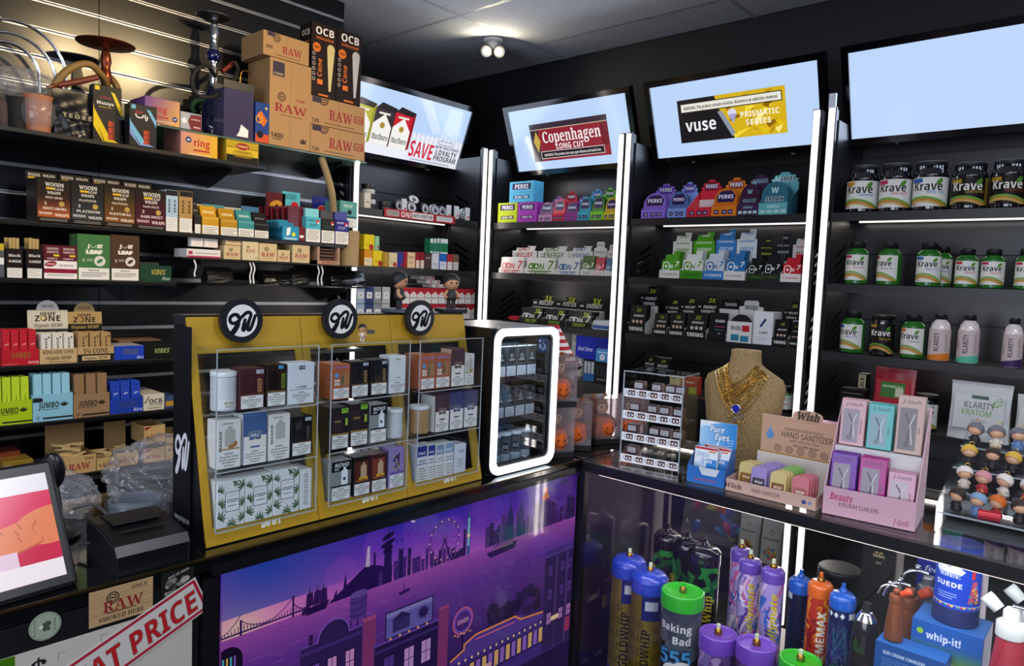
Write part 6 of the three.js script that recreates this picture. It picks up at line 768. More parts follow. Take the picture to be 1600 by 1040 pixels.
{
const Y = SHELF[2];
const O = (p, nm, t, c) => disp(nm, p, Y, { col: '#1a1b1a', in: '#c9c8c2', side: '#b8b8b2', shape: X3, head: x3h(t), tray: (g, H) => { tx(g, t, 50, H * 0.5, 16, '#9ab83a', 'bi', { w: 50 }); }, th: 0.2, hh: 0.42, n: 3, pt: 0.01, ps: [[-0.5, 0], [0.5, 0], [0.5, 1], [-0.5, 1]], pc: '#232423', pd: (g, H) => { on7(c, '#d8d8d4')(g, H); tx(g, '3X', 74, H * 0.2, 22, '#c8d83a', 'bi'); }, pn: 'tablet_card', pl: t.toLowerCase() + ' black tablet card with lime mark', ph: p[2] * 0.54 });
O([-2.745, 0.177, 0.164], 'black display box with lime numeral, nearest the cooler top', 'RELIEF', '#ddd'); O([-2.57, 0.163, 0.164], 'black display box with lime numeral, middle of three', 'FOCUS', '#ddd'); O([-2.395, 0.176, 0.162], 'black display box with lime numeral, beside the flat white box', 'ENERGY', '#ddd');
Bx([-2.236, 0.117, 0.048], Y, 'flat white and blue box beside the black displays', { d: 0.14, col: '#c9d0d6', draw: (g, H) => { fill(g, '#cfd6dc'); fill(g, '#3a5f9a', 0, H * 0.5, 100, H * 0.4); } }); Bx([-2.205, 0.054, 0.103], Y, 'small upright white card with blue script', { d: 0.01, in: 0.06, y: Y + 0.046, col: '#d8e0e6', draw: (g, H) => { fill(g, '#dce4ea'); tx(g, 'feel', 50, H * 0.3, 30, '#2a5aa8', 'i'); tx(g, 'good', 50, H * 0.52, 30, '#2a5aa8', 'i'); fill(g, '#7ab0d8', 10, H * 0.74, 80, 20); } });
const rg = pouch(0.1, 0.06, 0.02, 8); at(one('foil_packet', rg, std(0xa8222c, 0.3), 'red foil packet lying flat at the shelf corner', 'packet'), -2.917, Y + 0.018, BZ - 0.06, 0.3, -1.45);
// fourth shelf
const Y4 = SHELF[3];
Bx([-2.488, 0.073, 0.262], Y4, 'white upright tea box with green print', { d: 0.06, z: -3.33, col: '#cfd6c8', draw: (g, H) => { fill(g, '#dde2d6'); tx(g, 'kiki', 50, H * 0.2, 30, '#2f7a3a', 's'); circ(g, 66, H * 0.08, 8, '#c8523a'); lines(g, 10, H * 0.36, 80, 4, 10, '#9ab08a', 3); } });
Bx([-2.262, 0.169, 0.125], Y4, 'black box of small bottles below the blue carton', { d: 0.12, col: '#15161a', draw: (g, H) => { fill(g, '#15161a'); for (let k = 0; k < 3; k++) { g.fillStyle = '#2c2e36'; g.beginPath(); g.roundRect(50 + k * 16, H * 0.2, 12, H * 0.5, 3); g.fill(); } for (let k = 0; k < 3; k++) { g.fillStyle = '#c2ccd4'; g.beginPath(); g.roundRect(3 + k * 14, H * 0.1, 11, H * 0.55, 3); g.fill(); } fill(g, '#2f6aa8', 0, H * 0.66, 44, H); tx(g, 'feel free', 70, H * 0.84, 8, '#b8bcc4', 'si'); } });
const bt = [-2.291, 0.23, 0.108]; Bx([bt[0], bt[1], 0.125], Y4, 'royal blue carton with white script', { d: 0.11, y: Y4 + 0.122, col: '#1c2fa8', draw: (g, H) => { fill(g, '#2134b8'); fill(g, '#1a2a98', 56, 0, 44, H); tx(g, 'feel free', 28, H * 0.56, 13, '#e8ecf8', 'si', { w: 44 }); tx(g, 'classic', 78, H * 0.5, 9, '#c8d0f0', 'si'); } });
Bx([-2.219, 0.087, 0.065], Y4, 'light blue card with white flower leaning on the black box', { d: 0.004, z: -3.203, y: Y4 + 0.118, col: '#3f8cc8', draw: (g, H) => { fill(g, '#4a9ad4'); tx(g, 'Wholesale', 50, H * 0.2, 16, '#eef4fa', 'b', { w: 76 }); for (let k = 0; k < 7; k++) circ(g, 50 + 13 * Math.cos(k * 0.9), H * 0.62 + 13 * Math.sin(k * 0.9), 8, '#eef4fa'); } });
}
// unit behind the bust: upper shelf
{
const Y = SHELF[0];
const P = (p, nm, col, hcol, pc, dark, o = {}) => disp(nm + ' candy display box behind the bust', p, Y, { col, hcol, shape: CREST, tray: pk2, head: head(dark), n: o.n ?? 1, pc, pd: perks('#3a2050'), pl: nm + ' candy packet on the top shelf', ph: p[2] * 0.68, th: 0.24, hh: 0.5, in: o.in, hw: 0.9, sb: 0.7 });
P([-1.96, 0.138, 0.187], 'lavender', '#8a6ac8', '#8f70cc', '#8464c4', '#5a3aa0'); P([-1.825, 0.103, 0.188], 'periwinkle', '#7a94d4', '#86a0dc', '#4f6a9c', '#5a4aa8', { n: 2 }); P([-1.705, 0.126, 0.193], 'scarlet open', '#c8283a', '#d02c40', '#d8d4d0', '#8a1424', { n: 0, in: '#d8d4ce' }); P([-1.576, 0.126, 0.195], 'orange', '#d87a1c', '#e08420', '#c86a18', '#a8481c', { n: 2 });
const S = (p, nm, col, pc, ink) => disp(nm + ' mushroom packet display box', p, Y, { col, side: pc, shape: CREST, hh: 0.42, tray: (g, H) => { for (let k = 0; k < 4; k++) { fill(g, '#a8d0cc', 6 + k * 24, H * 0.6, 18, H * 0.26); } tx(g, 'PURPLE', 50, H * 0.3, 14, ink, 'bi', { w: 46 }); }, head: (g, H) => { tx(g, 'W', 20, H * 0.4, 34, ink, 'b'); tx(g, 'SMAX', 60, H * 0.34, 22, '#241c38', 'bi', { w: 56, st: ink, lw: 3 }); }, n: 3, pc, pd: (g, H) => { tx(g, 'W', 50, H * 0.26, 30, ink, 'b'); tx(g, 'SMAX', 50, H * 0.54, 22, '#1c1828', 'b', { w: 70, st: ink, lw: 2.5 }); }, pl: nm + ' mushroom packet', ph: p[2] * 0.72, th: 0.26 });
S([-1.459, 0.099, 0.202], 'dark purple', '#3f2348', '#3a1a34', '#8cc4c8'); S([-1.341, 0.132, 0.206], 'blue green', '#5fa6ac', '#2f6878', '#bfe0dc');
}
{
const Y = SHELF[1];
const O = (p, nm, c, t, o) => disp(nm, p, Y, { col: o.tc || '#d8d6ce', in: '#e0ded6', side: '#d8d6ce', hcol: o.hc, shape: o.shape || SEVEN, hh: 0.56, hw: o.hw || 0.96, th: 0.17, sb: 0.42, head: (g, H) => { tx(g, 'ON7', 56, H * 0.14, 17, o.hi, 'bi', { w: 40 }); tx(g, o.sub || 'SOUR APPLE', 50, H * 0.42, 11, o.hi, 'b', { w: 74 }); tx(g, t, 50, H * 0.66, 19, o.hi, 'bi', { w: 68 }); }, tray: (g, H) => { tx(g, '5 COUNTS', 50, H * 0.5, 16, o.ti || '#8a8a84', 'b', { w: 80 }); }, n: 2, pt: 0.02, ps: SEVEN, pc: c, pd: (g, H) => { on7(c, o.pi)(g, H); }, pn: 'tablet_card', pl: o.pl, ph: p[2] * 0.56, pw: p[1] * 0.9 });
O([-1.847, 0.112, 0.235], 'white display box with green lettering, pale header', '#4c9a24', 'ENERGY', { hc: '#dfe0d4', hi: '#4a8a20', pi: '#f0f4e8', pl: 'green tablet card' }); O([-1.727, 0.12, 0.239], 'bright green display box with white lettering', '#d8dcd2', 'ENERGY', { hc: '#54a824', hi: '#eef4e6', tc: '#3f8a20', ti: '#1f4a10', pi: '#4a8a24', pl: 'white tablet card with green mark' }); O([-1.61, 0.109, 0.246], 'bright blue display box with white lettering', '#c4ccd6', 'FOCUS', { hc: '#3f86c8', hi: '#eaf2fa', tc: '#3a7ab8', ti: '#dfe8f2', pi: '#2f5f92', sub: 'BLUE RASPBERRY', pl: 'white tablet card with blue mark' }); O([-1.504, 0.104, 0.247], 'white display box with blue header tab and blue packs', '#3470a8', 'FOCUS', { hc: '#dfe4e6', hi: '#2f78c0', pi: '#dfe8f2', sub: 'BLUE RASPBERRY', pl: 'blue tablet pack' });
O([-1.407, 0.073, 0.207], 'black display box with lime numeral among tablet packs', '#1d201c', 'ENERGY', { hc: '#1d1f1c', hi: '#b8c83a', tc: '#20301a', ti: '#5a8a2a', pi: '#e4e6e0', shape: X3, pl: 'black tablet pack nearer the blue ones' }); O([-1.327, 0.082, 0.221], 'black display box with dark header beside the red one', '#1a1d20', 'FOCUS', { hc: '#1a1c1e', hi: '#c8d0d0', tc: '#1f2a1c', ti: '#4a6a2a', pi: '#e4e6e4', shape: X3, pl: 'black tablet pack nearer the red ones' }); O([-1.238, 0.091, 0.214], 'red and white display box against the light strip', '#b8222e', 'RELIEF', { hc: '#dcd8d2', hi: '#b0303a', ti: '#b04048', pi: '#f4e8e6', sub: 'STRAWBERRY', pl: 'red tablet pack' });
const Y3 = SHELF[2];
const K = (p, nm, t, o = {}) => disp(nm, p, Y3, { col: '#171817', in: '#c9c8c4', side: '#c4c4c0', shape: X3, hh: 0.42, th: 0.2, sb: 0.5, head: (g, H) => { x3h(t)(g, H); tx(g, '180MG', 50, H * 0.88, 18, '#e4e4de', 'b', { w: 70 }); }, tray: (g, H) => { tx(g, '180MG', 50, H * 0.52, 26, '#ecece8', 'b', { w: 82 }); }, n: 2, pt: 0.01, ps: [[-0.5, 0], [0.5, 0], [0.5, 1], [-0.5, 1]], pc: '#1c1b1a', pd: (g, H) => { tx(g, '3X', 54, H * 0.18, 24, '#9ab02a', 'bi'); tx(g, t, 54, H * 0.38, 15, '#e0e0d8', 'bi', { w: 62 }); for (let k = 0; k < 6; k++) circ(g, 28 + (k % 3) * 23, H * (0.6 + (k > 2 ? 0.22 : 0)), 9, o.dot || '#c8a89a'); }, pn: 'tablet_card', pl: o.pl, ph: p[2] * 0.58 });
K([-2.025, 0.109, 0.245], 'black display box with lime numeral half behind the post', 'ENERGY', { pl: 'black tablet card near the side panel' }); K([-1.884, 0.084, 0.187], 'black display box with white interior, first of the numbered row', 'FOCUS', { pl: 'black tablet card with pale dots, first box' }); K([-1.792, 0.092, 0.2], 'black display box of pink tablets, second of the numbered row', 'RELIEF', { pl: 'black tablet card with pink dots, second box' }); K([-1.686, 0.113, 0.209], 'black display box of pale tablets, third of the numbered row', 'ENERGY', { dot: '#b8bcb0', pl: 'black tablet card with pale dots, third box' });
disp('open black and white display box with slanted lid', [-1.574, 0.098, 0.198], Y3, { col: '#1b1a1c', in: '#d8d6d2', side: '#d6d4d0', shape: [[-0.5, 0], [0.5, 0], [0.54, 1], [-0.4, 1]], hh: 0.24, th: 0.16, head: (g, H) => tx(g, 'RAMA', 60, H * 0.5, 22, '#d8d0d0', 'b'), n: 1, pc: '#1b1a1c', pl: 'black card with pink stripes', pd: (g, H) => { tx(g, 'RAMA', 60, H * 0.3, 20, '#e0dcdc', 'b'); fill(g, '#c04a6a', 30, H * 0.5, 60, 4); fill(g, '#3a8a7a', 30, H * 0.62, 50, 3); circ(g, 60, H * 0.8, 8, '#c8a0a0'); }, ps: [[-0.5, 0], [0.5, 0], [0.5, 1], [-0.5, 1]] });
disp('white cartoon-bordered medicine display with rounded header', [-1.461, 0.119, 0.197], Y3, { col: '#dcdcd8', th: 0.5, hh: 0.4, shape: TAB, head: (g, H) => { tx(g, 'Goodys', 50, H * 0.4, 18, '#e8e8e4', 's', { w: 52, st: '#1c1c1c', lw: 4 }); }, tray: (g, H) => { tx(g, 'Goodys', 36, H * 0.3, 16, '#e8e8e4', 's', { w: 42, st: '#1c1c1c', lw: 4 }); fill(g, '#b82430', 62, H * 0.16, 30, H * 0.3); fill(g, '#2f7f9c', 16, H * 0.62, 34, H * 0.3); fill(g, '#2f7f9c', 56, H * 0.66, 34, H * 0.28); }, n: 1, pc: '#242426', pl: 'dark card standing in the medicine display', pd: (g, H) => fill(g, '#e4e4e0', 30, H * 0.3, 40, 12) });
Bx([-1.349, 0.09, 0.152], Y3, 'white carton with a blue pen picture', { d: 0.1, col: '#d4d6d8', draw: (g, H) => { fill(g, '#dcdee0'); g.save(); g.translate(50, H * 0.34); g.rotate(0.6); fill(g, '#27406a', -6, -26, 12, 50); g.restore(); tx(g, 'COPE', 54, H * 0.64, 18, '#2c3440', 'b'); lines(g, 16, H * 0.78, 60, 3, 7, '#aab', 1.6); } });
K([-1.267, 0.072, 0.203], 'black display box of pink tablets beside the white carton', 'RELIEF', { pl: 'black tablet card with pink dots, beside the white carton' }); K([-1.206, 0.042, 0.192], 'black display box cut by the light strip', 'RELIEF', { pl: 'black tablet card against the light strip' });
const Y4 = SHELF[3];
K.y = Y4; [[-1.984, 0.069, 0.159], [-1.896, 0.075, 0.159]].forEach((p, i) => Bx([p[0], p[1], 0.17], Y4, i ? 'black tablet carton with lime numeral, the outlined one on the low shelf' : 'black tablet carton with lime numeral, the plain one on the low shelf', { d: 0.04, z: i ? -3.28 : -3.3, col: '#161716', draw: (g, H) => { fill(g, '#161716'); tx(g, '3X', 56, H * 0.1, 30, '#9ab83a', 'bi'); tx(g, 'RELIEF', 50, H * 0.24, 24, '#e4e4de', 'bi', { w: 84 }); fill(g, '#d8d8d2', 6, H * 0.33, 88, 2.5); tx(g, '30MG', 50, H * 0.42, 22, '#d8d8d2', 'b', { w: 66 }); tx(g, 'TABLET', 50, H * 0.53, 20, '#d8d8d2', 'b', { w: 74 }); } }));
Bx([-1.834, 0.059, 0.079], Y4, 'yellow and white carton behind the lash case', { d: 0.05, z: -3.3, h: 1, col: '#c9c08a', draw: (g) => { fill(g, '#d8d09a'); tx(g, 'Krave', 50, 12, 18, '#333'); } }); Bx([-1.743, 0.078, 0.087], Y4, 'red and lime carton behind the lash case', { d: 0.05, z: -3.3, col: '#a8302a', draw: (g, H) => { fill(g, '#b8342c'); fill(g, '#9ab82a', 0, H * 0.6, 100, H); tx(g, 'Krave', 50, H * 0.3, 20, '#eee'); } });
}
// jars and bottles of the last unit
const jarGlass = phys(0x0d0f12, 0.1, { clearcoat: 1, clearcoatRoughness: 0.03 }), greenGlass = phys(0x3f9a3a, 0.05, { transmission: 0.55, thickness: 0.01, ior: 1.45, attenuationColor: new THREE.Color(0x2f8a2c), attenuationDistance: 0.03 }), capBlack = std(0x121214, 0.5);
const kr = (bg, tab, name, ink, c2) => (g, H) => { fill(g, bg); fill(g, tab, 4, 2, 28, 9); tx(g, 'Krave', 44, H * 0.3, 25, ink, 'b', { w: 70 }); g.fillStyle = '#4f8a2a'; g.beginPath(); g.ellipse(70, H * 0.15, 9, 5, -0.7, 0, 7); g.fill(); tx(g, name, 62, H * 0.5, 10, c2, 'n', { w: 40 }); for (const [c, k] of [['#6aa03a', 0], ['#b87a30', 0.08], ['#c8a25a', 0.14]]) { g.strokeStyle = c; g.lineWidth = 5; g.beginPath(); g.moveTo(0, H * (0.78 + k)); g.bezierCurveTo(30, H * (0.6 + k), 60, H * (0.66 + k), 100, H * (1.0 + k)); g.stroke(); } lines(g, 6, H * 0.92, 16, 1, 2, '#888', 2); };
function bottle(name, label, cat, p, y, o) {
const [x, w, h] = p, r = w / 2, t = thing(name, label, cat), z = (o.z || BZ) - r; at(t, x, y + 0.0005, z, 0.2 + (o.turn ?? 0));
const sh = o.sh || 0.8;                                    // shoulder height share
mesh('bottle', lathe([[0, 0], [r * 0.9, 0], [r, 0.006], [r, h * (sh - 0.1)], [r * 0.96, h * (sh - 0.05)], [r * (o.neck || 0.6), h * sh + 0.004], [r * (o.neck || 0.6), h * 0.9], [0, h * 0.9]], 32), o.glass, t);
const cr = r * (o.cap || 0.66); mesh('cap', lathe([[0, h * (sh + 0.04)], [cr, h * (sh + 0.04)], [cr, h * 0.985], [cr * 0.94, h], [0, h]], 30), o.capMat || capBlack, t);
const lh = h * (o.lh || 0.52), ly = h * (o.ly || 0.08), f = pr(Math.PI * r * 0.9, lh, o.draw, 900), m = mesh('label_band', new THREE.CylinderGeometry(r * 1.008, r * 1.008, lh, 24, 1, true, -(o.arc || 1.25), 2 * (o.arc || 1.25)), pmat(f.s, 'card'), t); setUV(m.geometry, f.r); m.position.y = ly + lh / 2; m.material.side = THREE.DoubleSide;
return t;
}
{
const J = { glass: jarGlass, neck: 0.86, cap: 0.86, sh: 0.8, lh: 0.58, ly: 0.08 }, WH = '#deddd4', BK = '#17140f';
bottle('supplement_jar', 'large black jar with white label and rainbow tab, nearest the post', 'jar', [-0.982, 0.126, 0.196], SHELF[0], { ...J, draw: kr(WH, '#c8882a', 'Trainwreck', '#1c1c1c', '#2a6aa8') }); bottle('supplement_jar', 'large black jar with white label and magenta tab', 'jar', [-0.855, 0.124, 0.195], SHELF[0], { ...J, draw: kr(WH, '#b82a5a', 'Red Vein', '#1c1c1c', '#b8304a') }); bottle('supplement_jar', 'large black jar with white label and blue tab', 'jar', [-0.728, 0.128, 0.195], SHELF[0], { ...J, draw: kr(WH, '#2f5aa8', 'White Thai', '#1c1c1c', '#3a6ac0') });
bottle('supplement_jar', 'large black jar with black and gold label', 'jar', [-0.594, 0.126, 0.179], SHELF[0], { ...J, draw: (g, H) => { kr(BK, '#a8862a', 'Green Borneo', '#e8e4da', '#d8b03a')(g, H); fill(g, '#8a6f2a', 86, 0, 20, H); } }); bottle('supplement_jar', 'large black jar with black and gold label, red text, at the picture edge', 'jar', [-0.467, 0.121, 0.18], SHELF[0], { ...J, draw: (g, H) => { kr(BK, '#a8862a', 'Red Borneo', '#e8e4da', '#c03a30')(g, H); fill(g, '#8a6f2a', 86, 0, 20, H); } });
const G = { glass: greenGlass, neck: 0.6, cap: 0.64, lh: 0.58, ly: 0.1 };
bottle('supplement_bottle', 'green bottle with pink-tabbed white label, alone beside the side panel', 'bottle', [-0.977, 0.089, 0.182], SHELF[1], { ...G, draw: kr(WH, '#b82a5a', 'Red Vein', '#1c1c1c', '#b8304a') }); bottle('supplement_bottle', 'green bottle turned aside, showing its barcode', 'bottle', [-0.852, 0.089, 0.179], SHELF[1], { ...G, turn: -0.45, draw: kr(WH, '#7a2a2a', 'Maeng Da', '#1c1c1c', '#444') }); bottle('supplement_bottle', 'green bottle with blue-tabbed white label, larger one mid shelf', 'bottle', [-0.707, 0.09, 0.176], SHELF[1], { ...G, draw: kr(WH, '#2f5aa8', 'White Thai', '#1c1c1c', '#3a6ac0') });
bottle('supplement_bottle', 'green bottle half hidden behind the blue-tabbed one', 'bottle', [-0.676, 0.072, 0.166], SHELF[1], { ...G, z: -3.3, draw: kr(WH, '#2f5aa8', 'White Thai', '#1c1c1c', '#3a6ac0') }); bottle('supplement_bottle', 'green bottle with red-tabbed white label', 'bottle', [-0.575, 0.08, 0.151], SHELF[1], { ...G, draw: kr(WH, '#a82a2a', 'Bali', '#1c1c1c', '#b8304a') }); bottle('supplement_bottle', 'green bottle with pink-tabbed white label beside the red-tabbed one', 'bottle', [-0.49, 0.079, 0.15], SHELF[1], { ...G, draw: kr(WH, '#b82a5a', 'Red Vein', '#1c1c1c', '#b8304a') }); bottle('supplement_bottle', 'green bottle with white label cut by the picture edge', 'bottle', [-0.385, 0.075, 0.151], SHELF[1], { ...G, draw: kr(WH, '#b82a3a', 'Red Vein', '#1c1c1c', '#b8304a') });
bottle('supplement_bottle', 'green bottle turned slightly away on the third shelf', 'bottle', [-0.974, 0.094, 0.178], SHELF[2], { ...G, turn: -0.3, draw: kr(WH, '#2f5aa8', 'White Thai', '#1c1c1c', '#3a6ac0') }); bottle('supplement_jar', 'black and gold powder jar on the third shelf', 'jar', [-0.857, 0.094, 0.168], SHELF[2], { glass: jarGlass, neck: 0.9, cap: 0.92, sh: 0.84, lh: 0.72, ly: 0.06, draw: kr('#14120e', '#a8862a', 'Maeng Da', '#eae6dc', '#d8b03a') }); bottle('supplement_bottle', 'green bottle with orange-tabbed label on the third shelf', 'bottle', [-0.742, 0.087, 0.179], SHELF[2], { ...G, turn: -0.2, draw: kr(WH, '#c86a2a', 'Trainwreck', '#1c1c1c', '#444') });
const wat = (nm, lb, p, c) => { const [x, w, h] = p, r = w / 2, t = thing('drink_bottle', lb, 'bottle'); at(t, x, SHELF[2] + 0.0005, BZ - r, 0.1); mesh('bottle', lathe([[0, 0], [r * 0.92, 0], [r, 0.006], [r, h * 0.36], [r * 0.96, h * 0.42], [r, h * 0.5], [r * 0.98, h * 0.66], [r * 0.8, h * 0.8], [r * 0.46, h * 0.88], [r * 0.46, h * 0.9], [0, h * 0.9]], 30), phys(0xe8dcd8, 0.1, { clearcoat: 0.8 }), t); mesh('cap', lathe([[0, h * 0.885], [r * 0.54, h * 0.885], [r * 0.54, h * 0.99], [r * 0.5, h], [0, h]], 26), capBlack, t); const lh = h * 0.66, f = pr(2.5 * r, lh, (g, H) => { fill(g, '#c9b8b4'); tri(g, [[0, H * 0.86], [100, H * 0.74], [100, H], [0, H]], c); tx(g, 'KLARITY', 42, H * 0.42, 26, '#4a4448', 'b', { r: -Q, w: H * 0.6 }); tx(g, 'DETOX WATER', 78, H * 0.42, 12, '#5a5056', 'n', { r: -Q, w: H * 0.56 }); tx(g, 'EXTREME', 14, H * 0.5, 9, '#5a5056', 'b', { r: -Q }); }), m = mesh('label_band', new THREE.CylinderGeometry(r * 1.01, r * 1.01, lh, 24, 1, true, -1.25, 2.5), pmat(f.s, 'card'), t); setUV(m.geometry, f.r); m.position.y = lh / 2 + 0.004; };
wat('a', 'detox water bottle with orange foot', [-0.646, 0.077, 0.185], '#d87a2a'); wat('b', 'detox water bottle with mint green foot', [-0.548, 0.075, 0.188], '#5ab89a'); wat('c', 'detox water bottle with dark purple foot', [-0.405, 0.066, 0.184], '#3f2a5a'); wat('d', 'detox water bottle cut by the picture edge', [-0.33, 0.066, 0.183], '#3f2a5a');
const Y = SHELF[3];
Bx([-0.945, 0.099, 0.141], Y, 'black supplement carton with cream bands', { d: 0.07, col: '#121214', draw: (g, H) => { fill(g, '#131315'); fill(g, '#8a8468', 10, H * 0.12, 80, 3); tx(g, 'MIT45', 50, H * 0.36, 24, '#b8b08c', 'b', { w: 74 }); fill(g, '#b8b08c', 28, H * 0.56, 14, H * 0.14); fill(g, '#b8b08c', 54, H * 0.56, 14, H * 0.14); tx(g, 'KRATOM', 50, H * 0.84, 14, '#b8b08c', 'b'); } }); Bx([-0.929, 0.038, 0.202], Y, 'narrow black box with cream sideways lettering', { d: 0.06, z: -3.28, col: '#131315', draw: (g, H) => { fill(g, '#131315'); fill(g, '#b8b08c', 8, 4, 84, H * 0.42); tx(g, 'BLACK', 50, H * 0.24, 60, '#17171a', 'b', { r: -Q, w: H * 0.34 }); tx(g, 'MIT45', 50, H * 0.7, 44, '#b8b08c', 'b', { r: -Q, w: H * 0.36 }); } });
const bag = (lb, p, z, mat, draw, dep = 0.06) => { const [x, w, h] = p, m = one('foil_bag', pouch(w, h, dep), mat, lb, 'bag'); at(m, x, Y + 0.0005, z - dep / 2); const f = pr(w * 0.84, h * 0.62, draw, 900), q = mesh('front_print', new THREE.PlaneGeometry(w * 0.8, h * 0.6), pmat(f.s, 'gloss'), m); setUV(q.geometry, f.r); q.position.set(0, h * 0.5, dep / 2 + 0.004); q.rotation.x = -0.1; };
bag('crinkled red foil bag with green label', [-0.8, 0.157, 0.24], -3.25, std(0xb01c30, 0.28), (g, H) => { fill(g, '#b01c30'); fill(g, '#3a7a34', 14, H * 0.06, 72, H * 0.44); tx(g, 'BOTANICALS', 50, H * 0.18, 11, '#e0e8c8', 'b', { w: 60 }); fill(g, '#d8d4b8', 58, H * 0.22, 24, H * 0.24); g.fillStyle = '#b08a5a'; g.beginPath(); g.ellipse(50, H * 0.95, 36, 18, 0, 0, 7); g.fill(); });
bag('large white kratom bag with green leaf drawing', [-0.49, 0.203, 0.221], -3.22, std(0xd8dad8, 0.42), (g, H) => { fill(g, '#d6d8d6'); fill(g, '#234a30', 34, 2, 34, 8); tx(g, 'KLARITY', 50, H * 0.3, 20, '#2c302c', 'n', { w: 62 }); tx(g, 'KRATOM', 46, H * 0.52, 20, '#5a9a2c', 'n', { w: 62 }); g.strokeStyle = '#5a9a2c'; g.lineWidth = 1.4; for (const a of [-0.5, -0.9]) { g.save(); g.translate(80, H * 0.26); g.rotate(a); g.beginPath(); g.ellipse(8, 0, 13, 5, 0, 0, 7); g.stroke(); g.restore(); } lines(g, 36, H * 0.72, 30, 3, 4, '#8a8e8a', 1.2); }, 0.07);
bag('white and lime bag cut by the picture edge', [-0.315, 0.116, 0.197], -3.2, std(0xcfd4ce, 0.4), (g, H) => { fill(g, '#cfd4ce'); tri(g, [[0, H], [40, H * 0.3], [60, H]], '#7ac02a'); });
bottle('supplement_jar', 'white labelled jar behind the lash curler stand', 'jar', [-0.684, 0.086, 0.147], Y, { z: -3.26, glass: jarGlass, neck: 0.9, cap: 0.95, sh: 0.82, lh: 0.66, ly: 0.08, draw: kr('#d8dad8', '#2f5aa8', 'White Thai', '#1c1c1c', '#3a6ac0') });
bottle('supplement_bottle', 'small white labelled capsule bottle by the bust shoulder', 'bottle', [-1.234, 0.069, 0.112], Y, { glass: phys(0x1c2a1c, 0.1, { clearcoat: 1 }), neck: 0.7, cap: 0.72, lh: 0.62, ly: 0.1, draw: (g, H) => { fill(g, '#cfd8c8'); fill(g, '#3f8a3a', 14, 0, 70, 8); tx(g, 'KLARITY', 50, H * 0.34, 18, '#4a6a44', 'n'); tx(g, 'Pa Slim', 50, H * 0.66, 15, '#b05a6a', 'b'); } });
}
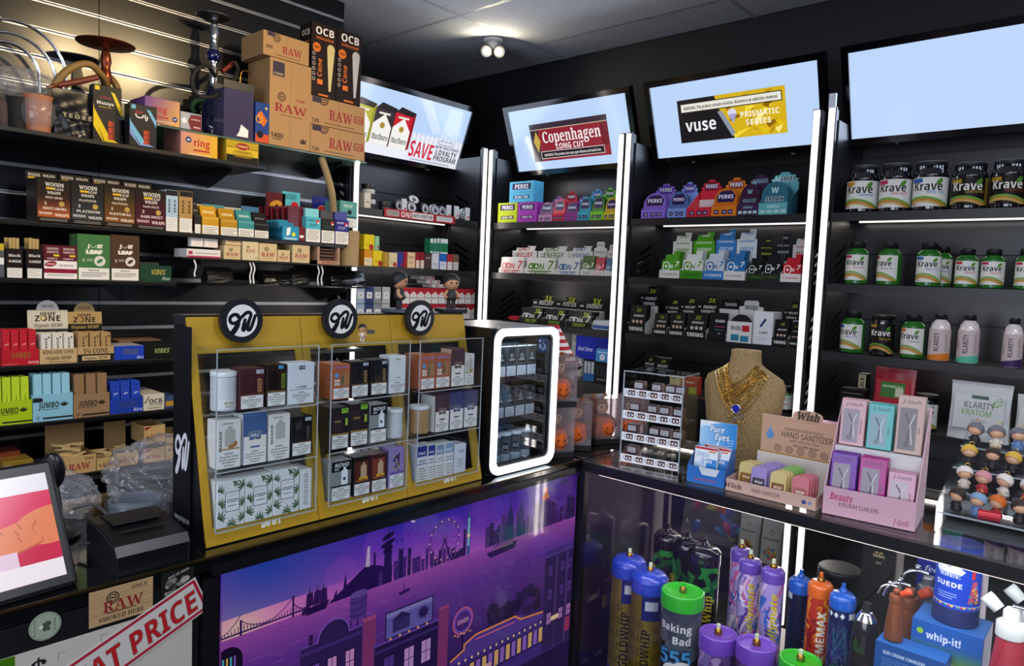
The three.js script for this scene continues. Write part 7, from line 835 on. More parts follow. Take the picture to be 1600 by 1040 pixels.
// corner unit: tins, cigarette packs
{
const S1 = (p, y, label, o) => onX(goods(o.n || 'cigarette_pack', label, o.c || 'cigarette pack', p[1], p[2], o.d || 0.05, o, o.g), p[0], (o.y || y) + 0.0005, XF - (o.in || 0));
const tg = lathe([[0, 0], [0.0335, 0], [0.0345, 0.002], [0.0345, 0.014], [0.034, 0.0145], [0.0345, 0.015], [0.0345, 0.0235], [0.033, 0.025], [0, 0.025]], 26), tf = pr(0.07, 0.07, (g) => { circ(g, 50, 50, 49, '#2a2c30'); circ(g, 50, 50, 40, '#c9ccd0'); circ(g, 50, 54, 22, '#5a626c'); tx(g, 'COPE', 50, 26, 16, '#2a2c30', 's'); tri(g, [[30, 66], [50, 40], [70, 66]], '#2a2c30'); }, 900), dark = std(0x1a1c1f, 0.35), lite = std(0xb9bcc0, 0.35);
const tin = (label, z, x, y, ry, rx, rz, m, grp) => { const t = thing('tobacco_tin', label, 'tobacco tin', grp); mesh('can', tg, m, t); const f = mesh('lid_print', new THREE.CircleGeometry(0.033, 26).rotateX(-Q).translate(0, 0.0254, 0), pmat(tf.s), t); setUV(f.geometry, tf.r); at(t, x, y, z, ry, rx, rz); };
const Y = SHELF[0] + 0.0005;
for (let k = 0; k < 5; k++) tin('dark tobacco tin in the leaning stack of five, ' + ORD[k] + ' from the bottom', -2.348 - k * -0.003, -3.165, Y + k * 0.0262, 0.3 * k, 0, 0.02, k % 2 ? lite : dark, 'leaning stack of tins'); for (let k = 0; k < 2; k++) tin((k ? 'upper' : 'lower') + ' dark tobacco tin of the short stack of two', -2.454, -3.17, Y + k * 0.0262, k, 0, 0, dark, 'short stack of tins');
const E = [[622, 0.0345, 0.1, 0], [640, 0.0345, -0.1, 1], [662, 0.0345, 0.15, 0], [672, 0.0345, 0.05, 1], [683, 0.0345, -0.1, 0], [720, 0.0345, 0.2, 1]], EZ = [-2.529, -2.61, -2.713, -2.78, -2.85, -3.014];
E.forEach(([px, h, a, m], i) => tin(['round tobacco tin on edge beside the short stack', 'round tobacco tin on edge, second from the stacks', 'round tobacco tin on edge in the middle', 'pale round tobacco tin on edge', 'round tobacco tin on edge near the white cards', 'round tobacco tin on edge at the corner end'][i], EZ[i], -3.165 + (i % 2) * 0.012, Y + h, Q + a, Q - 0.12, 0, m ? lite : dark)); tin('dark tobacco tin tipped on top of the others', -2.661, -3.19, Y + 0.072, Q, 0.9, 0.2, dark);
[[-2.545, 0.031, 0.073], [-2.877, 0.035, 0.074], [-2.939, 0.036, 0.074], [-3.028, 0.037, 0.075]].forEach((p, i) => S1([p[0], 0.032, 0.075], SHELF[0], 'white card pack with red dot, ' + ['beside the edge-on tins', 'first of three by the corner', 'second of three by the corner', 'third of three by the corner'][i], { d: 0.012, in: -0.006, col: '#c9cacc', draw: (g, H) => { fill(g, '#d4d6d8'); fill(g, '#c8323a', 40, H * 0.66, 40, H * 0.16); lines(g, 14, H * 0.3, 60, 3, 8, '#a8aab0', 3); } }));
S1([-2.303, 0.041, 0.079], SHELF[0], 'white and brown carton beside the leaning tin stack', { d: 0.06, c: 'carton', n: 'carton', col: '#c8c4bc', draw: (g, H) => { fill(g, '#d2cfc8'); fill(g, '#8a6a50', 20, H * 0.56, 60, 14); } });
const st = [-2.648, 0.513, 0.067], pf = pr(st[1], 0.045, (g, H) => { fill(g, '#a82a2e'); tx(g, 'ON!', 29, H * 0.5, 8, '#f0e4e0', 'b'); fill(g, '#dcdad6', 37, 1, 30, H - 2); tx(g, 'BUY 3 FOR 7.99', 52, H * 0.5, 5, '#2c2a2a', 'b', { w: 27 }); fill(g, '#dcdad6', 72, 1.6, 24, H - 3.2); lines(g, 74, 2.6, 20, 2, 2, '#888', 0.6); fill(g, '#c0bcb8', 3, 1.5, 16, H - 3); for (let k = 0; k < 9; k++) fill(g, '#555', 4 + k * 1.6, 2, 0.8, H - 4); }, 1600);
onX(one('price_strip', pgeo(st[1], 0.045, 0.003, { f: pf, col: '#a82a2e' }), pmat(pf.s), 'red and white price strip on the tin shelf edge', 'price strip'), st[0], SHELF[0] - 0.034, -3.092);
const Y2 = SHELF[1], pk = (bg, o = {}) => (g, H) => { fill(g, bg); if (o.w) fill(g, o.w, 0, H * 0.48, 100, H); if (o.t) tx(g, o.t, 50, H * 0.3, o.s || 30, o.c || '#fff', 's', { w: 76 }); if (o.red) circ(g, 72, H * 0.82, 22, '#b82430'); lines(g, 16, H * 0.62, 64, 2, 12, '#00000050', 4); };
const row = [[569, 582, 391, '#e09a1e', 'orange pack', { w: '#f0e0c0' }], [583, 599, 391, '#ecd41c', 'yellow pack', { red: 1 }], [600, 607, 393, '#b8923a', 'gold pack', {}], [608, 621, 393, '#e0cfa0', 'cream pack', { red: 1 }], [622, 630, 393, '#2f3a9a', 'navy pack', { red: 1 }], [631, 636, 392, '#a8242e', 'narrow red pack', {}], [637, 649, 392, '#e8c89a', 'cream and orange numbered pack', { t: '24/7', c: '#8a3a1a' }], [650, 656, 392, '#9a1f2c', 'wine red pack', { w: '#e8d8c8' }], [657, 663, 392, '#8e1c2a', 'deep red pack', { w: '#e8d8c8' }], [664, 674, 393, '#4a3a34', 'brown numbered pack', { t: '24/7', c: '#e8d0b8' }], [675, 686, 394, '#d8dce0', 'white pack with slate wedge', {}], [687, 698, 394, '#2f6ac0', 'bright blue pack', { w: '#dfe6ee' }], [699, 707, 395, '#b83038', 'red and white pack', { w: '#f0e8e4' }], [708, 717, 395, '#7a5a44', 'tan and wine pack', { w: '#d8d0c8' }]];
const RP = [[-2.317, 0.053, 0.084], [-2.381, 0.067, 0.085], [-2.434, 0.03, 0.079], [-2.482, 0.057, 0.079], [-2.533, 0.036, 0.084], [-2.567, 0.023, 0.088], [-2.61, 0.055, 0.088], [-2.656, 0.028, 0.089], [-2.689, 0.028, 0.093], [-2.732, 0.048, 0.09], [-2.788, 0.054, 0.091], [-2.848, 0.055, 0.092], [-2.901, 0.041, 0.093], [-2.949, 0.047, 0.094]];
row.forEach(([, , , c, nm, o], i) => S1(RP[i], Y2, nm + ' in the cigarette row of the corner unit', { col: c, draw: pk(c, o), d: 0.07 }));
S1([-2.32, 0.066, 0.08], Y2, 'bright yellow pack stacked on the orange one', { y: Y2 + RP[0][2] + 0.001, col: '#e8d21a', draw: pk('#ecd61c', { red: 1 }) }); S1([-2.372, 0.029, 0.074], Y2, 'pale green pack stacked on the yellow one', { y: Y2 + RP[1][2] + 0.001, col: '#8ac8a0', draw: pk('#96d0a8', { red: 1 }) });
for (let k = 0; k < 4; k++) { const p = [[-2.755, 0.024, 0.083], [-2.781, 0.02, 0.084], [-2.806, 0.02, 0.088], [-2.851, 0.06, 0.088]][k]; S1(p, Y2, ['first', 'second', 'third', 'widest'][k] + ' green and white menthol pack on top of the row', { y: Y2 + RP[10][2] + 0.001, col: '#2f7a5a', draw: (g, H) => { fill(g, '#dfe4e0'); fill(g, '#1f7a58', 0, H * 0.3, 100, H * 0.6); } }); }
const Y3 = SHELF[2];
const mar = (c) => (g, H) => { fill(g, '#e8e4de'); tri(g, [[0, 0], [100, 0], [100, H * 0.42], [50, H * 0.2], [0, H * 0.42]], c); tx(g, 'Marlboro', 50, H * 0.62, 22, '#1c1a1c', 's', { w: 80 }); circ(g, 50, H * 0.4, 8, '#b08d3c'); };
for (let r = 0; r < 2; r++) for (let k = 0; k < 11; k++) { const p = [0, 0.052, 0.09]; p[0] = -2.579 - k * 0.0535; S1(p, Y3, 'red and white cigarette pack, ' + (r ? 'upper' : 'lower') + ' course, ' + ORD[k] + ' from the gold display', { y: Y3 + 0.0005 + r * 0.0915, col: '#a8262e', f: sheetOnce('mar', () => pr(0.052, 0.09, mar('#b8202a'))), g: r ? 'upper course of red and white packs' : 'lower course of red and white packs' }); }
for (let k = 0; k < 3; k++) for (let j = 0; j < 2; j++) { S1([-2.731 - k * 0.045 - j * 0.055, 0.052, 0.022], Y3, ['top', 'middle', 'bottom'][k] + ' step of flat white cigarette packs, ' + (j ? 'corner side' : 'near side'), { d: 0.085, in: 0.03, y: Y3 + 0.184 + (2 - k) * 0.0228, col: '#c9c6c2', f: sheetOnce('flatp', () => pr(0.052, 0.022, (g, H) => { fill(g, '#dcd8d4'); fill(g, '#b82830', 62, H * 0.2, 20, H * 0.6); })), g: 'flat packs on step ' + k }); }
for (let k = 0; k < 4; k++) S1([-2.731 - 0.03 - k * 0.053, 0.052, 0.09], Y3, 'dark cigarette pack behind the stepped white ones, ' + ORD[k] + ' along', { d: 0.05, in: 0.14, y: Y3 + 0.11, col: '#2a2c30', f: sheetOnce('dkp', () => pr(0.052, 0.09, (g, H) => { fill(g, '#2c2e33'); fill(g, '#8a8c90', 10, H * 0.6, 80, 4); })), g: 'dark packs behind the steps' });
const LB = ['pale blue', 'navy', 'grey', 'silver']; for (let k = 0; k < 4; k++) for (let r = 0; r < 2; r++) S1([-2.274 - k * 0.056, 0.053, 0.09], Y3, LB[k] + ' cigarette pack in a plastic pusher, ' + (r ? 'upper' : 'lower') + ' course', { y: Y3 + 0.0005 + r * 0.0915, col: ['#8ea4c0', '#2c3a6a', '#7f858c', '#a4a8ac'][(k + r) % 4], draw: (g, H) => { fill(g, ['#9ab0cc', '#2c3a6a', '#868c94', '#b0b4b8'][k]); fill(g, '#dcdedf', 14, H * 0.3, 72, H * 0.4); tx(g, 'M', 50, H * 0.5, 26, '#3a4250', 's'); } });
for (let k = 0; k < 2; k++) S1([-2.971 - k * 0.056, 0.053, 0.09], Y3, (k ? 'second' : 'first') + ' maroon and white pack beside the black haired doll', { y: Y3 + 0.0005, col: '#5a1c20', in: -0.002, draw: mar('#5a1c22') });
}
tag(mesh(numbered('cable'), tube([[-3.07, 1.875, -2.361], [-3.065, 1.762, -2.365], [-3.068, 1.628, -2.368], [-3.07, 1.459, -2.372]], 0.0022, 24, 6), M.rubber, scene), 'thin black cable hanging down the front of the corner unit', 'cable');
function sheetOnce(k, f) { return sheetOnce[k] ||= f(); }
// ---------- glass counter ----------
const CY = 1.03, DK = 0.3, x0c = -1.342, x1c = 0.62, zf = -1.87, zr = -2.42;
{
const t = thing('glass_counter', 'black framed glass showcase counter', 'counter'), xm = (x0c + x1c) / 2, w = x1c - x0c, fm = M.satin;
for (const [z, n] of [[zf, 'front'], [zr, 'rear']]) { mesh('top_rail', box(w, 0.03, 0.022, xm, CY - 0.016, z), fm, t); mesh('bottom_rail', box(w, 0.03, 0.022, xm, DK - 0.03, z), fm, t); for (const x of [x0c, x1c]) mesh('corner_post', box(0.022, CY - 0.03, 0.022, x, (CY - 0.03) / 2, z), fm, t); }
for (const x of [x0c, x1c]) { mesh('side_rail', box(0.022, 0.03, zf - zr, x, CY - 0.016, (zf + zr) / 2), fm, t); mesh('side_glass', box(0.004, CY - DK - 0.06, zf - zr - 0.03, x, (CY + DK) / 2, (zf + zr) / 2), M.glass, t); }
mesh('top_glass', box(w - 0.024, 0.005, zf - zr - 0.024, xm, CY - 0.0035, (zf + zr) / 2), M.glass, t); mesh('rail_trim', box(w, 0.002, 0.002, xm, CY - 0.0305, zf + 0.0115), M.trim, t);
mesh('front_glass', box(w - 0.03, CY - DK - 0.05, 0.004, xm, (CY + DK) / 2, zf), M.glass, t);
mesh('deck', box(w - 0.024, 0.02, zf - zr - 0.024, xm, DK - 0.0105, (zf + zr) / 2), M.satin, t); mesh('cabinet', box(w - 0.024, DK - 0.05, zf - zr - 0.024, xm, (DK - 0.05) / 2, (zf + zr) / 2), M.black, t);
mesh('case_light', box(w - 0.1, 0.008, 0.012, xm, CY - 0.036, zf - 0.016), M.led, t); rectLight(0xf4f6ff, LIGHT.counter, w - 0.1, 0.012, xm, CY - 0.042, zf - 0.018, xm, DK, zf - 0.2);
}
// gas tanks on the deck
const swirl = (a) => (g, H) => { fill(g, a[0]); for (let k = 0; k < 90; k++) { g.strokeStyle = a[k % a.length]; g.lineWidth = rr(3, 9); g.beginPath(); const x = rr(-10, 110), y = rr(0, H); g.moveTo(x, y); g.bezierCurveTo(x + 30, y - 20, x - 20, y + 30, x + rr(-20, 30), y + rr(20, 60)); g.stroke(); } };
function tank(label, x, z, w, top, o) {
const t = thing('gas_canister', label, 'gas canister', o.group), r = w / 2, b0 = o.base || DK, h = top - b0, vh = 0.022, ch = o.flat ? 0.045 : r * 0.95, bt = h - vh - ch; at(t, x, b0 + 0.0005, z, Math.atan2(-x, -z) + (o.turn || 0));
const f = pr(Math.PI * 2 * r * 0.6, bt, o.draw, 620), b = mesh('body', new THREE.CylinderGeometry(r, r, bt, 36, 1, true), pmat(f.s, o.fin || 'gloss'), t); setUV(b.geometry, f.r); const u = b.geometry.attributes.uv, p = b.geometry.attributes.position; for (let i = 0; i < u.count; i++) { let a = Math.atan2(p.getX(i), p.getZ(i)) / (Math.PI * 2); a = Math.abs(a) < 0.3 ? a / 0.6 + 0.5 : a > 0 ? 1 : 0; u.setX(i, f.r[0] + (f.r[2] - f.r[0]) * a); } b.position.y = bt / 2;
mesh('foot', lathe([[0, 0.001], [r * 0.96, 0.001], [r * 1.01, 0.006], [r * 1.01, 0.022], [r, 0.024]], 36), o.footMat || o.cap, t);
mesh('cap', o.flat ? lathe([[r * 1.0, bt - 0.004], [r * 1.06, bt], [r * 1.06, bt + ch - 0.004], [r * 1.0, bt + ch], [r * 0.88, bt + ch], [r * 0.86, bt + ch - 0.008], [0, bt + ch - 0.006]], 40) : lathe([[r * 1.0, bt - 0.012], [r * 1.04, bt - 0.01], [r * 1.04, bt + ch * 0.3], [r * 1.0, bt + ch * 0.34], [r * 1.03, bt + ch * 0.4], [r * 1.02, bt + ch * 0.62], [r * 0.82, bt + ch * 0.88], [r * 0.4, bt + ch], [0, bt + ch]], 40), o.cap, t);
mesh('valve', lathe([[0, bt + ch - 0.008], [0.011, bt + ch - 0.008], [0.011, bt + ch + 0.006], [0.007, bt + ch + 0.008], [0.007, bt + ch + 0.012], [0, bt + ch + 0.012]], 12), o.valve || M.brass, t); mesh('valve_tip', cyl(0.0055, 0.0055, 0.014, 12, 0, bt + ch + 0.017, 0), o.tip || std(0xdde8c0, 0.4), t);
return t;
}
{
const TB = 0.47; { const r = thing('riser', 'black riser platform inside the glass case', 'riser'); mesh('platform', rbox(0.505, TB - DK - 0.002, 0.39, 0.004, -0.7375, (TB + DK) / 2, -2.193), M.satin, r); }
const pl = (c) => phys(c, 0.28, { clearcoat: 0.5, clearcoatRoughness: 0.2 }), blue = pl(0x1f3fb8), green = pl(0x2fc01c), purp = pl(0x7a4ac0), vio = pl(0x6a4ab0), oran = pl(0xe0661a), azure = pl(0x1c5cc0);
const vt = (g, H, s, c, size, f = 'b', x = 50, y = 0.55, w = 0.6) => tx(g, s, x, H * y, size, c, f, { r: -Q, w: H * w });
const gd = (g, H) => { fill(g, '#8f7a1e'); for (let k = 0; k < 5; k++) { tx(g, 'GOLD', 24, H * (0.3 + k * 0.13), 15, '#6a5a14', 'b'); tx(g, 'WHIP', 78, H * (0.34 + k * 0.13), 15, '#6a5a14', 'b'); } fill(g, '#1c2a7a', 40, 0, 30, H * 0.26); fill(g, '#dfe3ee', 45, H * 0.08, 20, 14); vt(g, H, 'GOLDWHIP', '#171510', 17, 'b', 48, 0.62, 0.56); };
tank('gold gas canister with blue domed cap, nearest the counter corner', -1.255, -2.03, 0.112, 0.72, { cap: blue, draw: gd, fin: 'metal' }); tank('gold gas canister with blue domed cap, beside the green lidded one', -1.142, -1.975, 0.112, 0.72, { cap: blue, draw: gd, fin: 'metal' });
const ew = (g, H) => { fill(g, '#101211'); for (let k = 0; k < 16; k++) { g.save(); g.translate(rr(10, 95), H * (k % 4 ? rr(0.02, 0.26) : rr(0.84, 0.98))); g.rotate(rr(0, 6)); g.fillStyle = ['#1f7a2c', '#2f9a3a', '#17602a'][k % 3]; g.beginPath(); g.ellipse(0, 0, 20, 5, 0, 0, 7); g.fill(); g.restore(); } fill(g, '#c8b81e', 12, H * 0.2, 15, H * 0.2); circ(g, 19, H * 0.36, 6, '#e8f0e8'); vt(g, H, 'Exotic Whip', '#d8c41e', 22, 'si', 60, 0.5, 0.5); };
const bk = phys(0x0c0c0e, 0.2, { clearcoat: 1 }); tank('black gas canister with tropical leaves, farthest back', -1.27, -2.31, 0.1, 0.735, { cap: bk, draw: ew, valve: bk, tip: bk }); tank('black gas canister with tropical leaves, middle one', -1.16, -2.25, 0.1, 0.75, { cap: bk, draw: ew, valve: bk, tip: bk }); tank('black gas canister with tropical leaves, beside the purple tops', -1.047, -2.15, 0.1, 0.785, { cap: bk, draw: ew, valve: bk, tip: bk });
tank('wide dark canister with flat green lid and chef hat print', -1.012, -1.95, 0.122, 0.705, { cap: green, flat: 1, draw: (g, H) => { fill(g, '#3f4650'); fill(g, '#2a2426', 0, H * 0.3, 100, H); for (let k = 0; k < 30; k++) circ(g, rr(0, 100), rr(0, H * 0.4), rr(4, 12), ['#4a525e', '#39404a', '#5a5f66'][k % 3]); tx(g, 'Baking', 42, H * 0.15, 14, '#e8e6e0', 'b'); tx(g, 'Bad', 52, H * 0.26, 14, '#e8e6e0', 'b'); tx(g, '555', 44, H * 0.42, 28, '#4a9ac8', 'b', { st: '#1c3a5a', lw: 3 }); for (const [x, y, r] of [[40, 0.56, 13], [54, 0.54, 14], [64, 0.58, 11]]) circ(g, x, H * y, r, '#e4e2dc'); fill(g, '#e4e2dc', 36, H * 0.58, 32, 14); circ(g, 52, H * 0.76, 15, '#b88a68'); g.fillStyle = '#2a2018'; g.beginPath(); g.arc(52, H * 0.79, 15, 0, 3.14); g.fill(); }, tip: green });
const lm = (g, H) => { swirl(['#a896d0', '#5a3a9a', '#d8bcd8', '#3a6ac0', '#c8609a', '#efe4f0'])(g, H); vt(g, H, 'Lollymate', '#d8c82a', 24, 'bi', 55, 0.46, 0.62); };
tank('slim swirled canister with purple dome, first of three', -0.955, -2.225, 0.066, 0.785, { base: TB, cap: vio, draw: lm }); tank('slim swirled canister with purple dome, second of three', -0.888, -2.14, 0.066, 0.792, { base: TB, cap: vio, draw: lm }); tank('slim swirled canister with purple dome, third of three', -0.8, -2.1, 0.066, 0.8, { base: TB, cap: vio, draw: lm });
const sp = swirl(['#6a4a86', '#a88ab8', '#4a3266', '#c8b0cc', '#7a6aa8']); tank('wide purple lidded swirl canister, beside the chef print one', -0.885, -1.936, 0.104, 0.625, { cap: purp, flat: 1, draw: sp, turn: 0 }); tank('wide purple lidded swirl canister, nearer the front glass', -0.768, -1.93, 0.104, 0.64, { cap: purp, flat: 1, draw: sp, turn: 0.4 });
const gb = (g, H) => { fill(g, '#2f3640'); tx(g, 'Baking', 50, H * 0.2, 14, '#ddd'); }; tank('green lidded canister at the front glass, larger in view', -0.648, -1.935, 0.104, 0.64, { cap: green, flat: 1, draw: gb }); tank('green lidded canister at the front glass, mostly cut off below', -0.54, -1.93, 0.098, 0.637, { cap: green, flat: 1, draw: gb });
tank('navy canister with blue dome and silver side lettering', -0.735, -2.15, 0.066, 0.775, { base: TB, cap: azure, tip: azure, valve: azure, draw: (g, H) => { fill(g, '#151a3a'); vt(g, H, 'infusionmax', '#b8bcc8', 22, 'b', 70, 0.55, 0.56); lines(g, 6, H * 0.2, 26, 14, 10, '#6a7090', 1.4); fill(g, '#c8d0d8', 6, 4, 26, H * 0.1); } });
tank('red and orange cream canister with orange dome', -0.662, -2.1, 0.066, 0.802, { base: TB, cap: oran, tip: oran, draw: (g, H) => { fill(g, '#a82a20'); swirl(['#b8341f', '#d8641f', '#8a1f20', '#e08a2a'])(g, H); vt(g, H, 'CREMEMAX', '#f0ece4', 28, 'b', 56, 0.5, 0.66); } });
tank('navy patterned canister with blue dome beside the orange one', -0.589, -2.06, 0.066, 0.805, { base: TB, cap: azure, tip: azure, valve: azure, draw: (g, H) => { fill(g, '#1c2450'); for (let k = 0; k < 60; k++) line(g, [[rr(0, 100), rr(H * 0.15, H)], [rr(0, 100), rr(H * 0.15, H)]], ['#3f6a8a', '#5a3a8a', '#2f4a7a'][k % 3], 1.6); fill(g, '#d8dce4', 66, H * 0.06, 26, H * 0.06); for (let k = 0; k < 4; k++) tri(g, [[8 + k * 13, H * 0.09], [13 + k * 13, H * 0.06], [18 + k * 13, H * 0.09], [13 + k * 13, H * 0.12]], '#e8ecf0'); } });
{ const t = thing('gas_canister', 'glossy dark bottle canister with pink lettering and silver neck', 'gas canister'), r = 0.035, h = 0.305; at(t, -0.52, TB + 0.0005, -2.035, 0.25); mesh('bottle', lathe([[0, 0], [r, 0.002], [r, h * 0.74], [r * 0.96, h * 0.8], [r * 0.8, h * 0.88]], 32), phys(0x1c1018, 0.12, { clearcoat: 1 }), t); mesh('shoulder', lathe([[r * 0.8, h * 0.88], [r * 0.5, h * 0.94], [r * 0.34, h * 0.96], [0, h * 0.96]], 32), M.chrome, t); mesh('cap', cyl(0.011, 0.013, 0.026, 16, 0, h * 0.985, 0), M.rubber, t); const f = pr(0.06, 0.18, (g, H) => { fill(g, '#1c1018'); vt(g, H, 'miamiwhip', '#c83a6a', 34, 'b', 60, 0.5, 0.7); }, 700), m = mesh('label_band', new THREE.CylinderGeometry(r * 1.006, r * 1.006, 0.17, 16, 1, true, -0.8, 1.7), pmat(f.s), t); setUV(m.geometry, f.r); m.position.y = 0.1; }
// whippers
const whip = (label, x, y, z, h, mat, headMat, tipMat, ry) => { const t = thing('cream_whipper', label, 'cream whipper'), k = h / 0.26; at(t, x, y + 0.0005, z, ry); mesh('flask', lathe([[0, 0], [0.036 * k, 0], [0.038 * k, 0.006], [0.036 * k, 0.06 * k], [0.025 * k, 0.165 * k], [0.0245 * k, 0.168 * k], [0, 0.168 * k]], 32), mat, t); mesh('collar', lathe([[0.025 * k, 0.168 * k], [0.0275 * k, 0.17 * k], [0.0275 * k, 0.198 * k], [0.02 * k, 0.204 * k], [0, 0.204 * k]], 28), headMat, t); mesh('head', rbox(0.03 * k, 0.03 * k, 0.03 * k, 0.008, 0, 0.216 * k, 0), headMat, t); mesh('lever', tube([[0, 0.235 * k, 0], [-0.03 * k, 0.236 * k, 0], [-0.055 * k, 0.225 * k, 0.004], [-0.07 * k, 0.19 * k, 0.006]], 0.005 * k, 20, 8), M.chrome, t); mesh('bolt', new THREE.SphereGeometry(0.009 * k, 12, 10).translate(-0.028 * k, 0.246 * k, 0), M.chrome, t); const n = mesh('nozzle', lathe([[0, -0.01], [0.013 * k, -0.01], [0.015 * k, 0.016 * k], [0.014 * k, 0.026 * k], [0, 0.026 * k]], 18), tipMat, t); n.position.set(0.034 * k, 0.222 * k, 0.01); n.rotation.z = -0.9; return t; };
const org = std(0xd8481c, 0.4), cop = std(0x8a4a26, 0.42, 0.35), wht = std(0xdfe4dc, 0.5), sil = std(0x9a9ca0, 0.3, 0.8);
const blueBox = (label, x, w, yt, z, d, y0, draw) => { const h = yt - y0; const m = goods('charger_box', label, 'box', w, h, d, { draw, col: '#1f5fae', tcol: '#2a6ab8', den: 900 }); at(m, x, y0 + 0.0005, z); };
const wi = (g, H) => { fill(g, '#1c5cae'); const q = g.createLinearGradient(0, H * 0.3, 0, H * 0.7); q.addColorStop(0, '#1c5cae'); q.addColorStop(1, '#7aa82a'); g.fillStyle = q; g.fillRect(-3, H * 0.3, 106, H * 0.4); circ(g, 12, H * 0.18, 5, '#9ad03a'); tx(g, 'whip-it!', 46, H * 0.22, 16, '#f0f4f8', 'b', { w: 50 }); fill(g, '#dfe6e8', 0, H * 0.62, 100, H); tx(g, 'N2O', 14, H * 0.76, 11, '#1c2430', 'b'); tx(g, 'CREAM CHARGERS', 60, H * 0.78, 11, '#3a4656', 'n', { w: 66 }); fill(g, '#4a9a2c', 8, H * 0.42, 50, 6); };
const plain = (g) => fill(g, '#1c559e'), sup = (l, x, z, w, d, y1) => blueBox(l, x, w, y1, z, d, DK, plain);
sup('plain blue charger box at the bottom of the front stack', -0.3905, -1.93, 0.155, 0.066, 0.59); blueBox('blue charger box with small white text under the copper whipper', -0.3905, 0.155, 0.739, -1.93, 0.066, 0.591, (g, H) => { fill(g, '#1c559e'); tx(g, 'N2O CREAM CHARGERS', 42, 14, 8, '#dfe8f2', 'b', { w: 62 }); lines(g, 10, 24, 70, 7, 4.4, '#7aa0d0', 0.9); fill(g, '#8ab02a', 0, H * 0.6, 100, 12); });
sup('plain blue charger box under the lettered one', -0.329, -2.0, 0.154, 0.125, 0.65); blueBox('blue and green charger box with white lettering under the blue tube', -0.329, 0.154, 0.797, -2.0, 0.125, 0.651, wi);
sup('blue box supporting the rear whippers', -0.438, -2.13, 0.088, 0.16, 0.6); sup('blue box supporting the red and plum whippers', -0.19, -1.92, 0.11, 0.22, 0.65);
whip('copper whipper with orange nozzle on the front charger box', -0.437, 0.7395, -1.964, 0.15, cop, cop, org, 0.1); whip('copper whipper half behind the first one', -0.45, 0.6005, -2.168, 0.235, cop, cop, org, 0.2); whip('silver whipper with white nozzle at the back', -0.425, 0.6005, -2.25, 0.255, sil, sil, wht, 0.1);
whip('red whipper with white nozzle at the picture edge', -0.2, 0.6505, -1.972, 0.28, std(0xb0283a, 0.5), wht, wht, Math.PI * 0.95); whip('plum whipper with white nozzle behind the red one', -0.168, 0.6505, -2.07, 0.28, std(0x7a3a6a, 0.5), wht, wht, Math.PI * 0.95);
{ const t = thing('whipper_tube', 'tall blue tube package printed with a whipper, on the charger box', 'tube package'), r = 0.05, h = 0.2; at(t, -0.325, 0.7975, -2.062, 0.16); const f = pr(0.14, 0.2, (g, H) => { fill(g, '#1c44c0'); fill(g, '#dfe6f8', 0, H * 0.93, 100, 2); for (let k = 0; k < 24; k++) circ(g, k * 4.4, H * 0.955, 2.4, ['#3ab08a', '#c83a5a', '#e0c83a', '#5a3ab0'][k % 4]); g.save(); g.translate(0, H * 0.2); g.scale(1, 0.9); tri(g, [[12, H * 0.22], [24, H * 0.1], [36, H * 0.16], [46, H * 0.1], [60, H * 0.2], [52, H * 0.3], [22, H * 0.32]], '#e8ecf4'); tx(g, 'BLUE', 37, H * 0.3, 12, '#e8ecf4', 's', { st: '#1c44c0', lw: 2 }); tx(g, 'SUEDE', 36, H * 0.46, 17, '#f4f6fa', 'b', { w: 42 }); lines(g, 20, H * 0.62, 30, 3, 6, '#c8d4f0', 1.6); tri(g, [[72, H * 0.36], [80, H * 0.36], [88, H * 0.76], [66, H * 0.76]], '#c8546a'); fill(g, '#d83a3a', 70, H * 0.12, 6, H * 0.2); for (let k = 0; k < 14; k++) circ(g, rr(69, 84), H * rr(0.46, 0.74), 3, ['#3a8ab0', '#e0b03a', '#e8e0e8', '#7a2a6a'][k % 4]); g.restore(); }, 900), b = mesh('printed_sleeve', new THREE.CylinderGeometry(r, r, h * 0.78, 36, 1, true, -1.5, 3.0), pmat(f.s), t); setUV(b.geometry, f.r); b.material.side = THREE.DoubleSide; b.position.y = h * 0.61; mesh('body', cyl(r * 0.985, r * 0.985, h * 0.78, 36, 0, h * 0.61, 0), std(0x1a3fb0, 0.4), t); mesh('base', lathe([[0, 0], [r * 0.98, 0], [r * 1.03, 0.006], [r * 1.03, h * 0.22], [r, h * 0.22], [0, h * 0.22]], 36), std(0x14245e, 0.5), t); }
// cartons farther back in the case
const bx2 = (lb, p, z, yb, draw, col) => { const m = goods('carton', lb, 'box', p[1], p[2], 0.1, { draw, col, den: 700 }); at(m, p[0], yb + 0.0005, z); };
bx2('tall black carton with gold crown behind the canisters', [-0.56, 0.09, 0.39], -2.27, TB, (g, H) => { fill(g, '#141512'); tri(g, [[36, 16], [42, 8], [50, 14], [58, 8], [64, 16]], '#b8a45a'); tx(g, 'SOMA', 50, 24, 13, '#d8cc9a', 'b'); tx(g, '200', 50, 46, 11, '#b8ae8a', 'b'); }, '#141512'); bx2('royal blue carton with white script behind the whippers', [-0.385, 0.16, 0.55], -2.3, DK, (g, H) => { fill(g, '#1c2890'); tx(g, 'feel free', 40, 12, 14, '#e0e4f4', 'si'); }, '#1c2890');
{ const t = thing('round_tin', 'black round storage tin behind the bottle canister', 'tin'); at(t, -0.672, TB + 0.0005, -2.3); mesh('body', lathe([[0, 0], [0.062, 0], [0.062, 0.25], [0, 0.25]], 36), M.satin, t); mesh('lid', lathe([[0, 0.25], [0.064, 0.25], [0.064, 0.285], [0.058, 0.292], [0, 0.292]], 36), M.black, t); }
}
